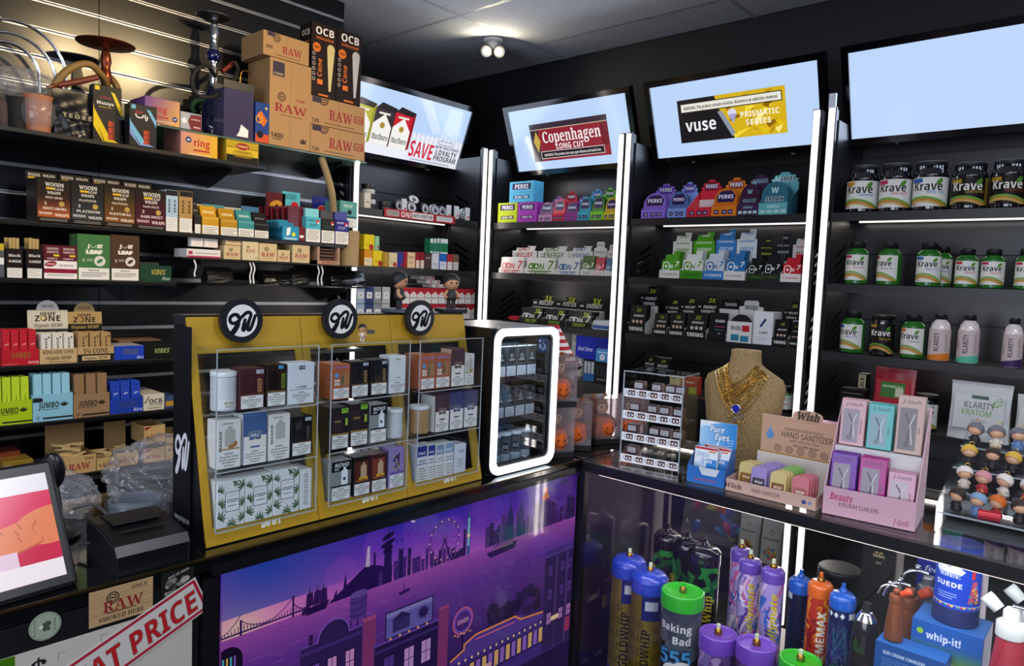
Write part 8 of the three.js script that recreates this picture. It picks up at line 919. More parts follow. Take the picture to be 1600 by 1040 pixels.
// pouches and balloon bag on the low shelves behind the case
{
const hp = (lb, p, cs) => { const [x, w, h] = p, m = one('gummy_pouch', pouch(w, h, 0.05), std(0xa8aaa6, 0.4), lb, 'pouch'); at(m, x, SHELF[5] + 0.0005, -3.27); const f = pr(w * 0.86, h * 0.84, (g, H) => { fill(g, '#a8aaa6'); ring(g, 50, H * 0.14, 11, '#33352f', 2); tx(g, 'HIGHHEMP', 50, H * 0.32, 14, '#33352f', 's', { w: 84 }); for (let k = 0; k < 60; k++) { const a = rr(0, 6.3), q = Math.sqrt(rnd()) * 30; circ(g, 50 + q * Math.cos(a), H * 0.7 + q * Math.sin(a), 6, cs[k % cs.length]); } }), q = mesh('front_print', new THREE.PlaneGeometry(w * 0.8, h * 0.8), pmat(f.s, 'gloss'), m); setUV(q.geometry, f.r); q.position.set(0, h * 0.45, 0.031); q.rotation.x = -0.1; };
hp('grey gummy pouch with dark red sweets behind the purple domes', [-1.366, 0.102, 0.231], ['#7a2a2a', '#c89a3a', '#8a3a4a', '#4a8a4a']); hp('grey gummy pouch with mixed sweets beside the light strip', [-1.254, 0.112, 0.211], ['#c8543a', '#d8b03a', '#5a9a4a', '#c85a7a', '#3a7ab0']);
const bg = thing('balloon_bag', 'clear bag of coloured balloons on the shelf behind the case', 'bag'); at(bg, -1.582, SHELF[5] + 0.001, -3.37);
mesh('bag_film', pouch(0.36, 0.3, 0.12), M.film, bg); for (let k = 0; k < 14; k++) mesh('balloon', new THREE.SphereGeometry(0.026, 10, 8).scale(1.5, 0.7, 1).rotateZ(rr(0, 3)), std([0x1f5fb8, 0xc83a6a, 0xe05a2a, 0x2a8ac8, 0x5a3ab0, 0xd8c83a][k % 6], 0.4), bg).position.set(rr(-0.12, 0.12), rr(0.04, 0.2), rr(-0.02, 0.02));
}
// ---------- things on the glass counter ----------
{
// eyelash contact case
const w = 0.195, h = 0.298, d = 0.145, t = thing('acrylic_case', 'clear tiered acrylic case with rows of eye pictures', 'display case'); at(t, -1.157, CY, -1.952, 0.16);
const pn = M.acrylic; mesh('top_panel', box(w, 0.004, d, 0, h - 0.002, -d / 2), pn, t); for (const s of [-1, 1]) mesh('side_panel', box(0.003, h, d, s * w / 2, h / 2, -d / 2), pn, t);
const ef = pr(0.19, 0.026, (g, H) => { fill(g, '#d9dade'); for (let k = 0; k < 5; k++) { const x = 12 + k * 19.5; fill(g, '#6e4a44', x - 4, 2, 12, H - 5); g.fillStyle = '#e8e2e0'; g.beginPath(); g.ellipse(x + 2, H * 0.5, 4.4, 2.2, 0, 0, 7); g.fill(); circ(g, x + 2, H * 0.5, 2, ['#3a5a6a', '#4a6a4a', '#6a5a4a', '#3a3a4a', '#55718a'][k]); circ(g, x + 2, H * 0.5, 0.9, '#111'); line(g, [[x - 4, H * 0.36], [x + 2, H * 0.18], [x + 8, H * 0.32]], '#22181a', 1.1); ring(g, x - 5.5, H * 0.45, 2.6, '#3a3a40', 0.8); } }, 1500);
const eg = pgeo(0.19, 0.026, 0.0012, { f: ef, col: '#d9dade' });
[0.006, 0.076, 0.146, 0.216].forEach((y, i) => { mesh('tier', box(w - 0.004, 0.003, d - 0.004, 0, y - 0.003 + 0.0015, -d / 2), pn, t); mesh('picture_strip', eg, pmat(ef.s), t).position.set(0, y, 0.0015); mesh('divider', merge([-0.04, 0, 0.04].map((x) => box(0.002, 0.034, d * 0.8, x, y + 0.017, -d / 2))), pn, t); });
mesh('bright_edges', merge([box(0.003, h, 0.003, -w / 2, h / 2, 0), box(0.003, h, 0.003, w / 2, h / 2, 0), box(w, 0.003, 0.003, 0, h - 0.001, 0), box(0.003, 0.003, d, w / 2, h - 0.001, -d / 2)]), M.acrylicEdge, t);
const lp = pr(0.036, 0.045, (g, H) => { fill(g, '#3a1f22'); fill(g, '#b4b4b8', 6, 6, 88, H * 0.42); lines(g, 10, 12, 76, 5, 9, '#777', 3); }), bg = pgeo(0.034, 0.044, 0.03, { f: lp, col: '#4a2426', tcol: '#3a1f22' }), spots = [[3, 0.045], [3, 0.078], [3, 0.0], [2, -0.01], [2, 0.03], [2, 0.075], [1, 0.0], [1, 0.035], [1, 0.078], [0, -0.072], [3, -0.06], [2, -0.07], [1, -0.075]];
spots.forEach(([r, x], i) => { const m = one('lens_box', bg, pmat(lp.s), ['upper', 'second', 'third', 'lowest'][3 - r] + ' tier maroon lens box in the acrylic case, ' + (x < -0.02 ? 'corner side' : x < 0.02 ? 'middle' : x < 0.05 ? 'right of middle' : 'bust side'), 'lens box'); const q = V3(x, [0.009, 0.079, 0.149, 0.219][r], -0.03).applyAxisAngle(V3(0, 1, 0), 0.16); at(m, -1.157 + q.x, CY + q.y, -1.952 + q.z, 0.16); });
}
// jewellery bust
{
const prof = [[0, 0.1, 0.045], [0.06, 0.104, 0.048], [0.14, 0.112, 0.052], [0.22, 0.123, 0.054], [0.265, 0.127, 0.05], [0.29, 0.118, 0.046], [0.31, 0.085, 0.044], [0.325, 0.058, 0.043], [0.335, 0.048, 0.041], [0.36, 0.044, 0.039], [0.374, 0.045, 0.04], [0.378, 0.042, 0.037], [0.3785, 0.001, 0.001]];
const sec = (y) => { let i = 0; while (i < prof.length - 2 && prof[i + 1][0] < y) i++; const a = prof[i], b = prof[i + 1], k = Math.min(1, Math.max(0, (y - a[0]) / (b[0] - a[0]))); return [a[1] + (b[1] - a[1]) * k, a[2] + (b[2] - a[2]) * k]; };
const pos = [], uv = [], idx = [], N = 48, R = []; for (const [y] of prof) R.push(y); for (let y = 0.02; y < 0.3; y += 0.03) R.push(y); R.sort((a, b) => a - b);
R.forEach((y, j) => { const [a, b] = j === R.length - 1 ? [0.001, 0.001] : sec(y); for (let i = 0; i <= N; i++) { const th = i / N * 2 * Math.PI, c = Math.cos(th), s = Math.sin(th), e = 0.72; pos.push(a * Math.sign(c) * Math.abs(c) ** e, y, b * Math.sign(s) * Math.abs(s) ** e); uv.push(i / N * 0.6, y); } });
for (let j = 0; j + 1 < R.length; j++) for (let i = 0; i < N; i++) { const p = j * (N + 1) + i; idx.push(p, p + N + 1, p + 1, p + 1, p + N + 1, p + N + 2); }
const g = new THREE.BufferGeometry(); g.setAttribute('position', new THREE.Float32BufferAttribute(pos, 3)); g.setAttribute('uv', new THREE.Float32BufferAttribute(uv, 2)); g.setIndex(idx); g.computeVertexNormals();
const c = document.createElement('canvas'); c.width = c.height = 256; const k = c.getContext('2d'); k.fillStyle = '#8a734a'; k.fillRect(0, 0, 256, 256); for (let i = 0; i < 64; i++) for (let j = 0; j < 64; j++) { const v = rr(-26, 30); k.fillStyle = `rgb(${150 + v},${124 + v},${82 + v * 0.8})`; (i + j) % 2 ? k.fillRect(i * 4, j * 4 + 0.5, 4, 2.6) : k.fillRect(i * 4 + 0.5, j * 4, 2.6, 4); }
const bt = new THREE.CanvasTexture(c); bt.colorSpace = THREE.SRGBColorSpace; bt.wrapS = bt.wrapT = THREE.RepeatWrapping; bt.repeat.set(5, 5); const bb = bt.clone(); bb.colorSpace = THREE.NoColorSpace;
const BX = -0.972, BZ2 = -2.2, BR = 0.12; at(one('jewellery_bust', g, new THREE.MeshStandardMaterial({ map: bt, bumpMap: bb, bumpScale: 0.0015, roughness: 0.95, side: THREE.DoubleSide }), 'burlap covered jewellery bust draped in gold chains', 'bust'), BX, CY + 0.001, BZ2, BR);
const surf = (x, y) => { const [a, b] = sec(y), q = Math.min(0.99, Math.abs(x / a)); return b * (1 - q ** 2.77) ** 0.36 + 0.003; };
for (let n = 0; n < 20; n++) {
const low = 0.268 - (n % 15) * 0.0072 + (n === 12 ? 0.03 : n === 14 ? 0.012 : 0), hw = 0.043 + (n * 7 % 20) * 0.0022, cx = -0.012 + rr(-0.02, 0.02), pts = []; for (let i = 0; i <= 22; i++) { const u = i / 22 * 2 - 1, ty = 0.335 - (hw - 0.043) * 0.75, y = low + (ty - low) * Math.abs(u) ** 1.6, x = cx * (1 - Math.abs(u)) + hw * Math.sign(u) * Math.abs(u) ** 0.85; pts.push([x, y, surf(x, y) + (n % 4) * 0.0014]); }
const t = thing('necklace', n === 12 ? 'gold chain with a blue heart pendant on the burlap bust' : n === 14 ? 'longest gold chain with ring charms on the burlap bust' : 'fine gold chain necklace on the burlap bust', 'necklace', n === 12 || n === 14 ? undefined : 'gold chains on the bust'); at(t, BX, CY + 0.001, BZ2, BR);
mesh('chain', tube(pts, n % 3 ? 0.0012 : 0.0017, 70, 5), M.gold, t); const be = []; const cv = new THREE.CatmullRomCurve3(pts.map((p) => V3(...p))); for (let i = 0; i < 34; i++) { const p = cv.getPoint((i + 0.5) / 34); be.push(new THREE.OctahedronGeometry(rr(0.0022, 0.0036), 0).translate(p.x + rr(-0.001, 0.001), p.y, p.z + 0.001)); } mesh('beads', merge(be), n % 4 === 1 ? std(0xd8d2c4, 0.15, 1) : M.gold, t);
if (n === 12) { const hs = new THREE.Shape(); hs.moveTo(0, -0.011); hs.bezierCurveTo(-0.015, 0.002, -0.009, 0.012, 0, 0.006); hs.bezierCurveTo(0.009, 0.012, 0.015, 0.002, 0, -0.011); const y = low - 0.016, hx = cx, hz = surf(cx, y) + 0.003; const st = mesh('heart_stone', new THREE.ExtrudeGeometry(hs, { depth: 0.004, bevelEnabled: true, bevelSize: 0.002, bevelThickness: 0.002 }), phys(0x0c18a0, 0.05, { clearcoat: 1 }), t); st.position.set(hx, y, hz); mesh('stone_setting', new THREE.TorusGeometry(0.0135, 0.0015, 8, 28), M.chrome, t).position.set(hx, y, hz + 0.002); }
if (n === 14) for (let i = 0; i < 5; i++) { const y = low - 0.006 - (i % 3) * 0.012, x = cx + (i - 2) * 0.011; mesh('ring_charm', new THREE.TorusGeometry(0.006, 0.0014, 8, 18), i % 2 ? M.steel : M.gold, t).position.set(x, y, surf(x, y) + 0.004); }
}
}
// eye drop display
function shelfTray(name, label, w, d, hf, hb, col, incol, x, z, ry, fp, sp) { const t = thing(name, label, 'display box'); at(t, x, CY + 0.0005, z, ry); mesh('front_panel', pgeo(w, hf, 0.003, { f: fp, col }), pmat(fp.s), t); const s = new THREE.Shape(); s.moveTo(0, 0); s.lineTo(d, 0); s.lineTo(d, hb); s.lineTo(d * 0.7, hb * 0.96); s.lineTo(0, hf); s.closePath(); for (const q of [-1, 1]) { const m = mesh('side_panel', new THREE.ExtrudeGeometry(s, { depth: 0.002, bevelEnabled: false }), std(sp || col, 0.5), t); m.rotation.y = Q; m.position.set(q * (w / 2 - 0.001) - 0.001, 0, -0.003); } mesh('floor_panel', box(w - 0.004, 0.002, d - 0.004, 0, 0.0015, -d / 2 - 0.003), std(incol, 0.6), t); return t; }
{
const fp = pr(0.11, 0.05, (g, H) => { fill(g, '#2f6ab4'); tri(g, [[0, 0], [30, 0], [40, H * 0.44], [78, H * 0.44], [86, 0], [100, 0], [100, -4], [0, -4]], '#c9d0d6'); tx(g, 'REDNESS RELIEF', 50, H * 0.74, 8, '#c84a4a', 'b', { w: 60 }); }), t = shelfTray('eye_drop_box', 'blue and white eye drop display box before the bust', 0.112, 0.085, 0.05, 0.1, '#2f6ab4', '#b9bec2', -0.945, -1.915, 0.12, fp, '#3a6ab0');
const pe = (g, H) => { const q = g.createLinearGradient(0, 0, 100, 0); q.addColorStop(0, '#a8cfe8'); q.addColorStop(1, '#2f7fc8'); g.fillStyle = q; g.fillRect(-3, -3, 106, 300); tri(g, [[0, 0], [60, 0], [0, 16]], '#e4e8ea'); ring(g, 20, H * 0.5, 34, '#d8e8f4', 5); tx(g, 'Pure', 46, H * 0.22, 24, '#f4f8fc', 'bi', { st: '#1c4a8a', lw: 3, w: 40 }); tx(g, 'Eyes', 60, H * 0.44, 24, '#f4f8fc', 'bi', { st: '#1c4a8a', lw: 3, w: 40 }); lines(g, 78, H * 0.5, 16, 4, 7, '#e0ecf4', 1.4); };
const hf = pr(0.112, 0.1, pe), hm = mesh('header_card', pgeo(0.112, 0.1, 0.002, { f: hf, col: '#c9d0d6' }), pmat(hf.s), t); hm.position.set(0, 0.072, -0.087);
const cf = pr(0.07, 0.1, (g, H) => { fill(g, '#dfe4e8'); fill(g, '#b8222c', 0, 0, 100, 10); fill(g, '#2f7fc8', 54, H * 0.34, 46, H); circ(g, 22, H * 0.66, 30, '#b8d4e4'); tx(g, 'Pure', 34, H * 0.22, 24, '#f4f8fc', 'bi', { st: '#1c4a8a', lw: 3 }); tx(g, 'Eyes', 52, H * 0.4, 24, '#f4f8fc', 'bi', { st: '#1c4a8a', lw: 3 }); fill(g, '#e8f0f4', 26, H * 0.56, 18, H * 0.34); fill(g, '#c86a2a', 62, 14, 30, 6); }), cg = pgeo(0.07, 0.1, 0.01, { f: cf, col: '#d0d6da' });
[[-0.014, -0.025, 'front eye drop card in the blue box'], [0.016, -0.045, 'rear eye drop card in the blue box, offset to the bust side'], [0.0, -0.065, 'rearmost eye drop card in the blue box']].forEach(([dx, dz, l]) => { const q = V3(dx, 0, dz).applyAxisAngle(V3(0, 1, 0), 0.12); at(one('eye_drop_card', cg, pmat(cf.s, 'gloss'), l, 'medicine card'), -0.945 + q.x, CY + 0.004, -1.915 + q.z, 0.12, -0.12); });
}
// hand sanitizer tray
{
const w = 0.25, d = 0.2, X = -0.757, Z = -1.915, fp = pr(w, 0.034, (g, H) => { fill(g, '#c3a293'); tx(g, 'Wish', 8, H * 0.5, 8, '#3a2c22', 'si'); tx(g, 'HAND SANITIZER', 46, H * 0.5, 6.4, '#33302e', 'n', { w: 32 }); circ(g, 88, H * 0.5, 2.4, '#3a4a86'); circ(g, 94, H * 0.5, 2, '#6a8ab0'); }, 1500), t = shelfTray('sanitizer_box', 'pale peach hand sanitizer display with lettered header', w, d, 0.034, 0.05, '#c3a293', '#d6cbbf', X, Z, 0.0, fp);
const hf = pr(0.24, 0.115, (g, H) => { fill(g, '#c69f84'); tx(g, 'Hydrating & Moisturizing', 52, H * 0.3, 5.4, '#4a3a30', 'n', { w: 46 }); tx(g, 'HAND SANITIZER', 56, H * 0.45, 10, '#2f2a28', 'n', { w: 62 }); tx(g, 'with silicone case', 54, H * 0.59, 5, '#4a3a30', 'n', { w: 36 }); tx(g, 'Up to 600 sprays', 56, H * 0.7, 4, '#4a3a30', 'b'); tri(g, [[11, H * 0.3], [16, H * 0.52], [6, H * 0.52]], '#6a9ac8'); circ(g, 11, H * 0.53, 5, '#5f92c4'); for (let k = 0; k < 6; k++) { ring(g, 22 + k * 14, H * 0.84, 4, '#4a3a30', 0.8); ring(g, 22 + k * 14, H * 0.84, 1.6, '#4a3a30', 0.7); } fill(g, '#a8823a', 0, H * 0.965, 100, 2); }, 1500);
const hm = mesh('header_card', pgeo(0.24, 0.115, 0.003, { f: hf, col: '#c69f84' }), pmat(hf.s), t); hm.position.set(0.006, 0.085, -d); mesh('back_panel', box(w - 0.006, 0.085, 0.003, 0, 0.043, -d - 0.001), std(0xd8d0c8, 0.6), t);
const lf = pr(0.08, 0.03, (g, H) => { fill(g, '#c69f84'); tx(g, 'Wish', 50, H * 0.5, 34, '#3a2c22', 'si', { w: 78, st: '#8a7460', lw: 4 }); }), lm = mesh('script_logo', card(0.085, 0.034, 0.004, lf, DOME), pmat(lf.s), t); lm.position.set(0.02, 0.193, -d + 0.002);
const body = new THREE.ExtrudeGeometry((() => { const s = new THREE.Shape(), a = 0.021, h = 0.074, r = 0.012; s.moveTo(-a, 0); s.lineTo(a, 0); s.lineTo(a, h - r); s.absarc(a - r, h - r, r, 0, Q); s.lineTo(-a + r, h); s.absarc(-a + r, h - r, r, Q, 2 * Q); s.closePath(); const p = new THREE.Path(); p.absarc(0, h - 0.012, 0.004, 0, 7); s.holes.push(p); return s; })(), { depth: 0.009, bevelEnabled: true, bevelSize: 0.0012, bevelThickness: 0.0012, bevelSegments: 1 });
const san = (cn, hex, lab, n, x, z) => { const m = std(hex, 0.5), f = pr(0.034, 0.034, (g, H) => { fill(g, lab); tx(g, 'Wish', 50, H * 0.3, 26, '#e8e0d0', 'si'); lines(g, 16, H * 0.54, 68, 3, 12, '#ffffff80', 4); }), lg = new THREE.PlaneGeometry(0.034, 0.036); setUV(lg, f.r); for (let k = 0; k < n; k++) { const t2 = thing('hand_sanitizer', cn + ' hand sanitizer card, ' + (k ? ORD[k] + ' from the front of its row' : 'at the front of its row'), 'hand sanitizer', k ? cn + ' sanitizers behind' : undefined); mesh('silicone_case', body, m, t2); const q = mesh('label_print', lg, pmat(f.s, 'gloss'), t2); q.position.set(0, 0.026, 0.0107); at(t2, X + x + k * 0.002, CY + 0.004, Z + z - k * 0.0155, 0.05, -0.1); } };
san('pale yellow', 0xc9b678, '#8a5a24', 3, -0.088, -0.055); san('lilac', 0x9a86c0, '#3a3c4a', 7, -0.04, -0.028); san('butter yellow', 0xccb876, '#7a4a1c', 3, 0.018, -0.018); san('light green', 0x86b860, '#5a7a3a', 4, 0.02, -0.075); san('coral pink', 0xc8707a, '#a0584a', 4, 0.078, -0.018);
at(goods('carton', 'galaxy printed carton behind the hand sanitizer display', 'carton', 0.2, 0.175, 0.07, { draw: swirl(['#3a2a4a', '#a86a8a', '#c8a4b0', '#4a5a7a', '#d8b8a8']), col: '#3a2f4a', t: pr(0.2, 0.07, swirl(['#c8a0b0', '#3a2a4a', '#e0c8c0', '#a85a7a'])) }), -0.742, CY + 0.0005, -2.24, 0.05);
}
// lash curler stand: pink stepped card stand
{
const w = 0.212, X = -0.51, Z = -1.928, d = 0.165, t = thing('curler_stand', 'pink stepped card stand of eyelash curlers', 'display stand'), pk = std(0xc9a2ae, 0.55), wh = std(0xd9d2d2, 0.6); at(t, X, CY + 0.0005, Z, 0.1);
const fp = pr(w, 0.072, (g, H) => { fill(g, '#c9a0ae'); tx(g, 'Beauty', 20, H * 0.3, 12, '#a8244a', 'si', { w: 26 }); tx(g, 'EYELASH CURLERS', 40, H * 0.56, 7, '#2c2428', 'n', { w: 44 }); tx(g, 'J-lash', 86, H * 0.78, 9, '#7a2038', 'i', { w: 16 }); }, 1500);
mesh('front_panel', pgeo(w, 0.072, 0.003, { f: fp, col: '#c9a0ae' }), pmat(fp.s), t);
const s = new THREE.Shape(); s.moveTo(0, 0); s.lineTo(d, 0); s.lineTo(d, 0.285); s.lineTo(d - 0.02, 0.285); s.lineTo(0, 0.072); s.closePath(); for (const q of [-1, 1]) { const m = mesh('side_panel', new THREE.ExtrudeGeometry(s, { depth: 0.003, bevelEnabled: false }), pk, t); m.rotation.y = Q; m.position.set(q * (w / 2 - 0.0015) - 0.0015, 0, -0.003); }
mesh('lower_step', box(w - 0.008, 0.003, 0.07, 0, 0.03, -0.04), wh, t); mesh('riser', box(w - 0.008, 0.135, 0.003, 0, 0.1, -0.078), wh, t); mesh('upper_step', box(w - 0.008, 0.003, 0.08, 0, 0.165, -0.12), wh, t); mesh('back_panel', box(w - 0.008, 0.28, 0.003, 0, 0.143, -d), wh, t);
const cur = (lb, u, y, z, ww, hh, c, o = {}) => { const f = pr(ww, hh, (g, H) => { fill(g, c); tx(g, 'J-lash', 50, H * 0.09, 20, o.ink || '#2c2024', 'i', { w: 72 }); fill(g, o.win || '#8a8088', 8, H * 0.2, 84, H * 0.74); line(g, [[30, H * 0.3], [50, H * 0.5], [44, H * 0.8]], '#2c2a2e', 5); line(g, [[66, H * 0.3], [50, H * 0.5], [62, H * 0.84]], '#c9c6cc', 4); ring(g, 40, H * 0.84, 7, '#2c2a2e', 3.5); fill(g, c, 76, H * 0.2, 18, H * 0.74); tx(g, o.txt || 'CURLER', 85, H * 0.58, 10, o.ink || '#3a2a30', 'b', { r: -Q }); }, 1300); for (let k = 0; k < (o.n || 2); k++) { const m = one('lash_curler_box', pgeo(ww, hh, 0.013, { f, col: c, tcol: '#2c262a' }), pmat(f.s, 'gloss'), lb + (k ? ', ' + ORD[k] + ' from the front' : ', foremost box'), 'curler box', k > 1 ? lb + ' rear boxes' : k ? lb + ' rear boxes' : undefined), q = V3(u, y, z - k * 0.0155).applyAxisAngle(V3(0, 1, 0), 0.1); at(m, X + q.x, CY + q.y + 0.002, Z + q.z, 0.1, -0.1); } };
cur('purple eyelash curler box on the lower step', -0.066, 0.032, -0.014, 0.062, 0.125, '#6a2a9a', { n: 3 }); cur('magenta eyelash curler box on the lower step', 0.002, 0.032, -0.014, 0.062, 0.125, '#a8287e', { n: 3 }); cur('pale pink eyelash curler box on the lower step', 0.068, 0.032, -0.014, 0.06, 0.1, '#cf9aae', { n: 3, win: '#b8a8ac' });
cur('blush eyelash curler box on the upper step', -0.068, 0.167, -0.094, 0.06, 0.122, '#c79a9e', { n: 3, txt: 'LASH CURLER' }); cur('turquoise eyelash curler box on the upper step', -0.002, 0.167, -0.094, 0.06, 0.118, '#4aa8a4', { n: 3, win: '#7a98a0' }); cur('tall beige eyelash box on the upper step', 0.066, 0.167, -0.092, 0.062, 0.148, '#b8988c', { win: '#6a6262', txt: 'LASH' });
}
// clear stepped stand of doll key rings
{
const X = -0.235, Z = -1.985, w = 0.27, t = thing('acrylic_steps', 'clear acrylic stepped stand full of doll key rings', 'display stand'), st = [[0.05, 0], [0.09, -0.075], [0.135, -0.15], [0.18, -0.225]]; at(t, X, CY + 0.0005, Z, 0.0);
st.forEach(([y, z]) => { mesh('step', box(w, 0.004, 0.074, 0, y, z - 0.037), M.acrylic, t); mesh('riser', box(w, 0.04, 0.003, 0, y - 0.021, z), M.acrylic, t); mesh('step_edge', box(w, 0.004, 0.003, 0, y, z + 0.002), M.acrylicEdge, t); }); const s = new THREE.Shape(); s.moveTo(0, 0); s.lineTo(0.3, 0); s.lineTo(0.3, 0.21); s.lineTo(0, 0.07); s.closePath(); for (const q of [-1, 1]) { const m = mesh('side_panel', new THREE.ExtrudeGeometry(s, { depth: 0.003, bevelEnabled: false }), M.acrylic, t); m.rotation.y = Q; m.position.set(q * w / 2 - 0.0015, 0, 0); }
const skin = std(0xd8a886, 0.5), hair = [['blonde', 0xd0a83a], ['dark brown', 0x2e2018], ['orange', 0xc8641c], ['white', 0xd8d2cc], ['pale blue', 0x7a98b8], ['grey', 0x6a6a74], ['pink', 0xc88a90]], body = [['black', 0x16161a], ['teal', 0x3a8a9a], ['red', 0xa83030], ['cream', 0xd0c4b4], ['blue', 0x5a7aa8]];
const pos = ['at the pink stand end', 'second along', 'third along', 'fourth along', 'fifth along', 'at the picture edge'], rows = ['lowest', 'second', 'third', 'top'];
const dl = [[0, [[1, 0], [4, 4], [2, 2], [1, 0], [0, 0]]], [1, [[3, 3], [6, 2], [3, 3], [3, 2], [0, 1]]], [2, [[0, 0], [1, 0], [0, 0], [2, 2], [0, 1], [0, 4]]], [3, [[5, 0], [5, 3], [5, 4], [5, 3], [5, 0]]]];
for (const [r, list] of dl) list.forEach(([h, b], i) => { const d = thing('doll_key_ring', `small ${hair[h][0]} haired doll key ring in ${body[b][0]}, ${rows[r]} step, ${pos[i]}`, 'key ring'), hm = std(hair[h][1], 0.7), bm = std(body[b][1], 0.6); mesh('dress', lathe([[0, 0], [0.011, 0.001], [0.0125, 0.006], [0.009, 0.02], [0.006, 0.025], [0, 0.026]], 14), bm, d); for (const q of [-1, 1]) mesh('arm', tube([[q * 0.006, 0.02, 0], [q * 0.012, 0.013, 0.004]], 0.003, 4, 6), bm, d); mesh('head', new THREE.SphereGeometry(0.0145, 16, 12).scale(1.08, 0.95, 0.95).translate(0, 0.037, 0), skin, d); mesh('hair', new THREE.SphereGeometry(0.0162, 16, 10, 0, 7, 0, 2.05).scale(1.12, 1.04, 1.04).rotateX(-0.85).translate(0, 0.0385, -0.001), hm, d); mesh('loop', new THREE.TorusGeometry(0.005, 0.001, 6, 14).translate(0.004, 0.057, 0), M.gold, d); const k = r > 2 ? 1.12 : 1.04; d.scale.setScalar(k); at(d, X - w / 2 + 0.03 + i * 0.045 + rr(-0.005, 0.005), CY + st[r][0] + 0.0032, Z + st[r][1] - 0.035 + rr(-0.01, 0.01), rr(-0.5, 0.3)); });
const soda = one('toy_can', cyl(0.012, 0.012, 0.044, 18).rotateZ(Q), std(0xb02030, 0.3, 0.3), 'tiny red toy can lying on the acrylic step', 'toy'); at(soda, X - 0.03, CY + 0.05 + 0.0145, Z - 0.012, 0.2);
}
